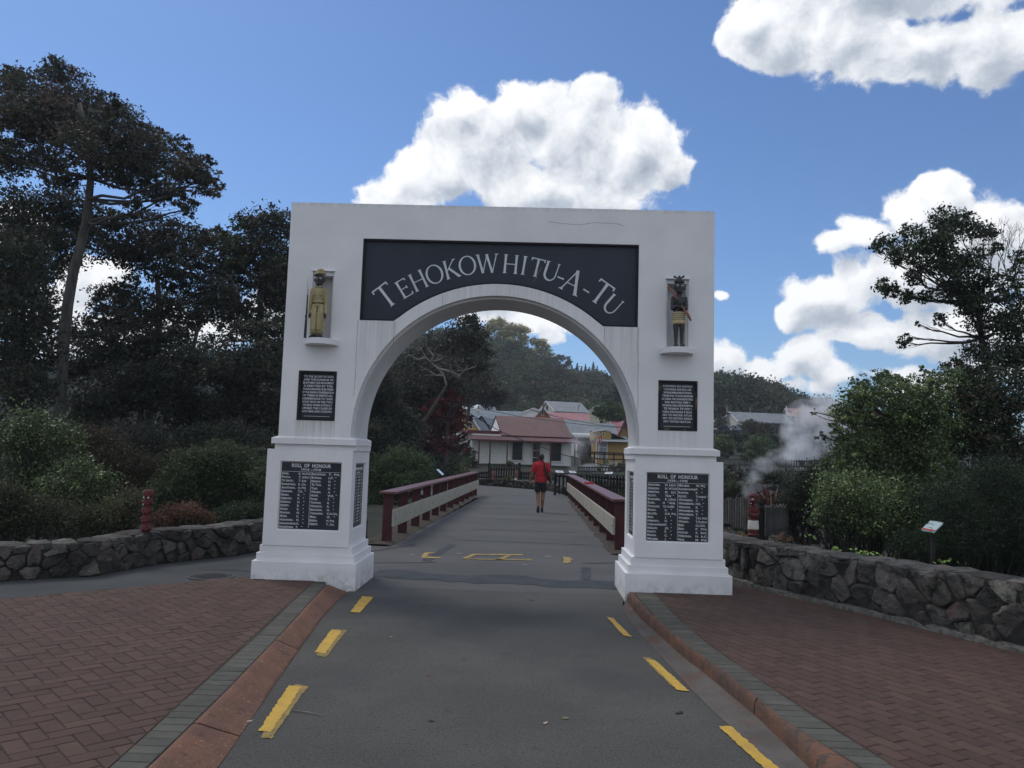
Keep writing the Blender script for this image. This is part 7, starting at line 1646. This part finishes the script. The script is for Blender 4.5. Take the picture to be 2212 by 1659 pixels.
# trees one can tell apart on the skyline
C_EUC_SUNLIT = [(.30,.27,.12), (.22,.205,.10), (.34,.31,.16), (.18,.18,.09)]  # pale golden leaves, brightened in colour to stand in for sunlight on the ridge
EU = [(1045,722,20,'leftmost'), (1068,706,19,'second'), (1092,702,21,'tallest pale'), (1118,718,20,'fourth'), (1140,736,17,'fifth'), (1160,744,16,'sixth'), (1178,752,14,'seventh'), (1112,742,14,'lower'), (1082,738,15,'lower left'), (1148,762,12,'small lower'), (1200,772,14,'eighth'), (1222,778,12,'last')]
EU = [(a, b+3, c*1.35, w) for a, b, c, w in EU]
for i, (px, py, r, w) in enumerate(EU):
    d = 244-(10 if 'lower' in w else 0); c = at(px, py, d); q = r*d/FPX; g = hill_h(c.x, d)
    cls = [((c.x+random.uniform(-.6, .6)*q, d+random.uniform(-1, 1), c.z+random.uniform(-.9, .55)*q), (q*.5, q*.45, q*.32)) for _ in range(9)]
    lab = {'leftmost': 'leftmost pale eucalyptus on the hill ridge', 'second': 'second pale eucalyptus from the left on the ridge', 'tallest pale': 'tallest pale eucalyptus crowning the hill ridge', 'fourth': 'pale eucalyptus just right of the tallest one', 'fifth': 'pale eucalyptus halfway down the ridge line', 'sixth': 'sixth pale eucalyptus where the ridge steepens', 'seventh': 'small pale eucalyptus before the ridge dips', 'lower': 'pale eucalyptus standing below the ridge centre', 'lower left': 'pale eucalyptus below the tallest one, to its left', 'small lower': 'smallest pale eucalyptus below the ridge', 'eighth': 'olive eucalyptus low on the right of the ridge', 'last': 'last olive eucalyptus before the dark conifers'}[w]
    tree('eucalyptus_tree', lab, 'tree', (c.x, d, g), [(c.x, d, g+(c.z-g)*.5), (c.x+.2, d, c.z)], .28, cls, .50, 1.5, C_EUC_SUNLIT if i < 10 else [(.06,.065,.04),(.09,.09,.055)], 'eucalyptus trees along the hill ridge', bark=TWIG, twigs=3, clump=.3, flat=1)
for i, (px, py) in enumerate([(1236,789),(1247,783),(1256,791),(1265,786),(1273,792),(1282,781),(1290,790)]):
    d = 250; c = at(px, py, d); h = 5.5; root = thing('conifer', '%s dark conifer in the short row on the ridge, counting from the left' % ('first', 'second', 'third', 'fourth', 'fifth', 'sixth', 'last')[i], 'tree', (c.x, d, c.z-h), 'row of conifers on the ridge')
    n = 700; u = RNG.random(n)**.7; th = RNG.random(n)*2*math.pi; rr = 1.5*u*(.5+.5*RNG.random(n)); P = np.stack([c.x+rr*np.cos(th), d+rr*np.sin(th), c.z-u*h], 1)
    leaf_mesh('crown', P, np.stack([np.cos(th), np.sin(th), -.3+0*th], 1), rand_dir(n)*.5+np.array([0, 0, 1]), np.full(n, .6), np.full(n, .25), np.array([(.022,.034,.024)]*n)*(.7+.6*RNG.random((n, 1))), root)
    mb = MB(); mb.tube([(c.x, d, c.z-h-1), (c.x, d, c.z-.4)], [.15, .03], 5); mb.build('trunk', BARKD, root)
for i, (px, py, r) in enumerate([(1268,812,16), (1292,808,14), (1238,806,14)]):
    d = 235; c = at(px, py, d); q = r*d/FPX; g = hill_h(c.x, d)
    tree('eucalyptus_tree', ('golden olive tree below the conifer row, middle one', 'golden olive tree below the conifer row, nearest the arch edge', 'golden olive tree below the conifer row, leftmost')[i], 'tree', (c.x, d, g), [(c.x, d, g+1), (c.x, d, c.z)], .25, [((c.x+random.uniform(-.5,.5)*q, d, c.z+random.uniform(-.4,.4)*q), (q*.55, q*.5, q*.4)) for _ in range(6)], .5, 1.6, [(.13,.12,.06),(.10,.10,.05)], 'golden trees under the conifers', bark=TWIG, twigs=3)
RT = [(1550,838,26),(1585,845,24),(1615,846,20),(1640,852,20),(1665,868,20),(1695,858,24),(1722,866,22),(1735,880,16),(1570,870,26),(1640,880,24),(1600,880,24),(1765,890,18),(1545,890,24)]
for i, (px, py, r) in enumerate(RT):
    d = 150; c = at(px, py+r*.4, d); q = r*d/FPX; g = min(hill_h(c.x, d), c.z-q)
    lab = ['big dark round tree on the skyline hard against the right pier', 'second dark skyline tree right of the pier', 'third dark skyline tree, slightly smaller, right of the pier', 'dark skyline tree above the left end of the hillside house', 'dark tree in the dip of the right skyline', 'tall dark rounded tree above the middle of the hillside house', 'dark skyline tree above the right end of the hillside house', 'smaller dark skyline tree just behind the steam plume', 'dark tree below the skyline behind the power pole', 'dark tree rising behind the hillside house roof', 'dark tree below the skyline left of the hillside house', 'last dark tree on the right skyline near the green tree', 'dark tree behind the carport roof'][i]
    tree('dark_tree', lab, 'tree', (c.x, d, g), [(c.x, d, g+1), (c.x, d, c.z)], .3, [((c.x+random.uniform(-.55,.55)*q, d+random.uniform(-2, 2), c.z+random.uniform(-.5,.4)*q), (q*.6, q*.6, q*.5)) for _ in range(7)], .42, 2.0, [(.020,.032,.020),(.028,.040,.024),(.016,.026,.018)], 'dark trees along the right skyline', twigs=2)
# undergrowth in the gully under the trees so that the ground reads as scrub
def scrub():
    n = 26000; x = np.concatenate([RNG.uniform(-26, -4.8, n//2), RNG.uniform(3.2, 30, n//2)]); y = RNG.uniform(9.5, 44, n)
    wl_x = np.interp(y, [8.6, 9.9, 12, 13.4, 40], [-6.2, -5.4, -4.6, -3.6, -3.2]); wr_x = np.interp(y, [5, 7, 9.8, 11, 45], [5.6, 4.8, 3.2, 3.2, 2.6])
    ok = (x < wl_x-.3) | (x > wr_x+.3); x = x[ok]; y = y[ok]; n = len(x); z = np.array([hill_h(a, b) for a, b in zip(x, y)])+RNG.random(n)*.22
    s = .10+.012*y; lab = np.array([(.030,.036,.020),(.050,.045,.028),(.026,.034,.018)])[RNG.integers(0, 3, n)]*(.6+.8*RNG.random((n, 1)))
    o = leaf_mesh('ground_scrub', np.stack([x, y, z], 1), rand_dir(n)+np.array([0, 0, .7]), rand_dir(n), s, s*.35, lab, None); tag(o, 'low dark scrub and grass under the trees', 'undergrowth', None, 'stuff')
scrub()

# ================================================================== STEAM
def steam(label, lobes, dens, scale, seed=0):
    # each plume is one closed skin of fused lobes filled with thin uneven vapour
    c0 = Vector(lobes[0][0]); root = None
    mb = MB()
    for c, r in lobes: mb.ball(c, r, 16, 10)
    v = min(min(r) if hasattr(r, '__len__') else r for _, r in lobes)*.25
    m = bpy.data.materials.new('vapour'); m.use_nodes = True; nt = m.node_tree; N = nt.nodes; L = nt.links; N.remove(N['Principled BSDF'])
    vol = N.new('ShaderNodeVolumePrincipled'); vol.inputs['Color'].default_value = (.97, .98, 1, 1); vol.inputs['Anisotropy'].default_value = .2
    tc = N.new('ShaderNodeTexCoord'); ns = N.new('ShaderNodeTexNoise'); ns.inputs['Scale'].default_value = scale; ns.inputs['Detail'].default_value = 4; ns.inputs['Roughness'].default_value = .6; ns.inputs['Distortion'].default_value = .4
    L.new(tc.outputs['Object'], ns.inputs[0])
    # fade to nothing towards each lobe's edge
    acc = None
    for c, r in lobes:
        rr = Vector(r) if hasattr(r, '__len__') else Vector((r, r, r))
        mp = N.new('ShaderNodeMapping'); mp.vector_type = 'TEXTURE'; mp.inputs['Location'].default_value = Vector(c); mp.inputs['Scale'].default_value = rr; L.new(tc.outputs['Object'], mp.inputs[0])
        ln = N.new('ShaderNodeVectorMath'); ln.operation = 'LENGTH'; L.new(mp.outputs[0], ln.inputs[0]); s = N.new('ShaderNodeMath'); s.operation = 'SUBTRACT'; s.inputs[0].default_value = 1; s.use_clamp = True; L.new(ln.outputs['Value'], s.inputs[1])
        if acc is None: acc = s.outputs[0]
        else: x = N.new('ShaderNodeMath'); x.operation = 'MAXIMUM'; L.new(acc, x.inputs[0]); L.new(s.outputs[0], x.inputs[1]); acc = x.outputs[0]
    mr = N.new('ShaderNodeMapRange'); L.new(ns.outputs[0], mr.inputs[0]); mr.inputs[1].default_value = .40; mr.inputs[2].default_value = .66; mr.inputs[3].default_value = .08; mr.inputs[4].default_value = 1.9
    a = N.new('ShaderNodeMath'); a.operation = 'MULTIPLY'; L.new(acc, a.inputs[0]); L.new(mr.outputs[0], a.inputs[1]); b = N.new('ShaderNodeMath'); b.operation = 'MULTIPLY'; L.new(a.outputs[0], b.inputs[0]); b.inputs[1].default_value = dens*1.6
    L.new(b.outputs[0], vol.inputs['Density']); L.new(vol.outputs[0], N['Material Output'].inputs['Volume'])
    o = remesh(mb, v, 'steam', m, None, 0); tag(o, label, 'steam', None, 'stuff')
def lb(x, y, rx, rz, d): c = at(x, y, d); k = d/FPX; return (tuple(c), (rx*k, rx*k*.8, rz*k))
def hillside():
    rs = random.Random(23); P_, A_2, N_, L_2, W_2, C_2 = [], [], [], [], [], []
    spots = []
    for i in range(260): t = rs.uniform(.22, .50); y = rs.uniform(52, 140); spots.append((t*y, y, rs.uniform(.7, 1.7)*(y/80)*(.35 if y < 84 and t < .38 else 1)))
    for i in range(230): y = rs.uniform(34, 62); t = rs.uniform(-.78, -.20); spots.append((t*y, y, rs.uniform(1.2, 2.6)))
    for i in range(70): y = rs.uniform(48, 70); t = rs.uniform(-.19, -.08); spots.append((t*y, y, rs.uniform(.8, 1.6)))
    for i in range(60): y = rs.uniform(116, 135); t = rs.uniform(-.10, .14); spots.append((t*y, y, rs.uniform(1.5, 3)))
    for x, y, r in spots:
        z = hill_h(x, y); c = np.array((x, y, z+r*.3)); leaf = .10+.0042*y; n = int(math.pi*r*r*1.9/(leaf*leaf*.14)); k = 16
        d = rand_dir(k); d[:, 2] = np.abs(d[:, 2])*.9-.2; cc = c+d*r*(RNG.random((k, 1))**.35); idx = RNG.integers(0, k, n)
        p = cc[idx]+RNG.normal(size=(n, 3))*.2*r; col = np.array([(.024,.034,.020),(.032,.044,.024),(.038,.036,.024),(.028,.030,.020)][RNG.integers(0, 4)])*(.8+.5*RNG.random())
        P_.append(p); A_2.append(rand_dir(n)); N_.append(rand_dir(n)*.7+np.array([0, -.2, .6])); s = leaf*(.6+.8*RNG.random(n)); L_2.append(s); W_2.append(s*.6); C_2.append(col*((.7+.6*RNG.random(k))[idx]*(.85+.3*RNG.random(n)))[:, None])
    c_ = np.concatenate; o = leaf_mesh('hillside_scrub', c_(P_), c_(A_2), c_(N_), c_(L_2), c_(W_2), c_(C_2), None); tag(o, 'dark low bush covering the slopes below and beside the houses', 'undergrowth', None, 'stuff')
hillside()
steam('big white steam plume rising behind the tall faded fence', [lb(1735,975,52,44,52), lb(1725,940,46,48,52), lb(1742,905,52,48,52), lb(1785,890,54,48,52), lb(1770,940,50,50,52), lb(1815,925,40,56,52)], 1.15, 1.2)
steam('thin steam drifting up from behind the red carved figure', [lb(1622,1060,24,26,20), lb(1626,1030,26,26,20), lb(1650,1005,36,22,20), lb(1690,985,40,20,20), lb(1725,965,34,20,20)], 1.5, 2.0)
steam('faint steam between the white cottage and the ochre porch house', [lb(1252,960,28,30,57), lb(1246,990,24,34,57), lb(1240,1010,18,20,57), lb(1275,945,24,24,57)], .38, 1.3)
steam('low steam over the ground in front of the ochre porch', [lb(1290,1010,50,12,50), lb(1330,1005,30,12,50)], .35, 1.5)
# ================================================================== THE AIR
mb = MB(); mb.box(-720, 720, -100, 640, -8, 64)
hz = bpy.data.materials.new('haze_air'); hz.use_nodes = True; _n = hz.node_tree.nodes; _n.remove(_n['Principled BSDF'])
_v = _n.new('ShaderNodeVolumePrincipled'); _v.inputs['Color'].default_value = (.82, .90, 1, 1); _v.inputs['Density'].default_value = .00048; hz.node_tree.links.new(_v.outputs[0], _n['Material Output'].inputs['Volume'])
tag(mb.build('haze', hz), kind='stuff')
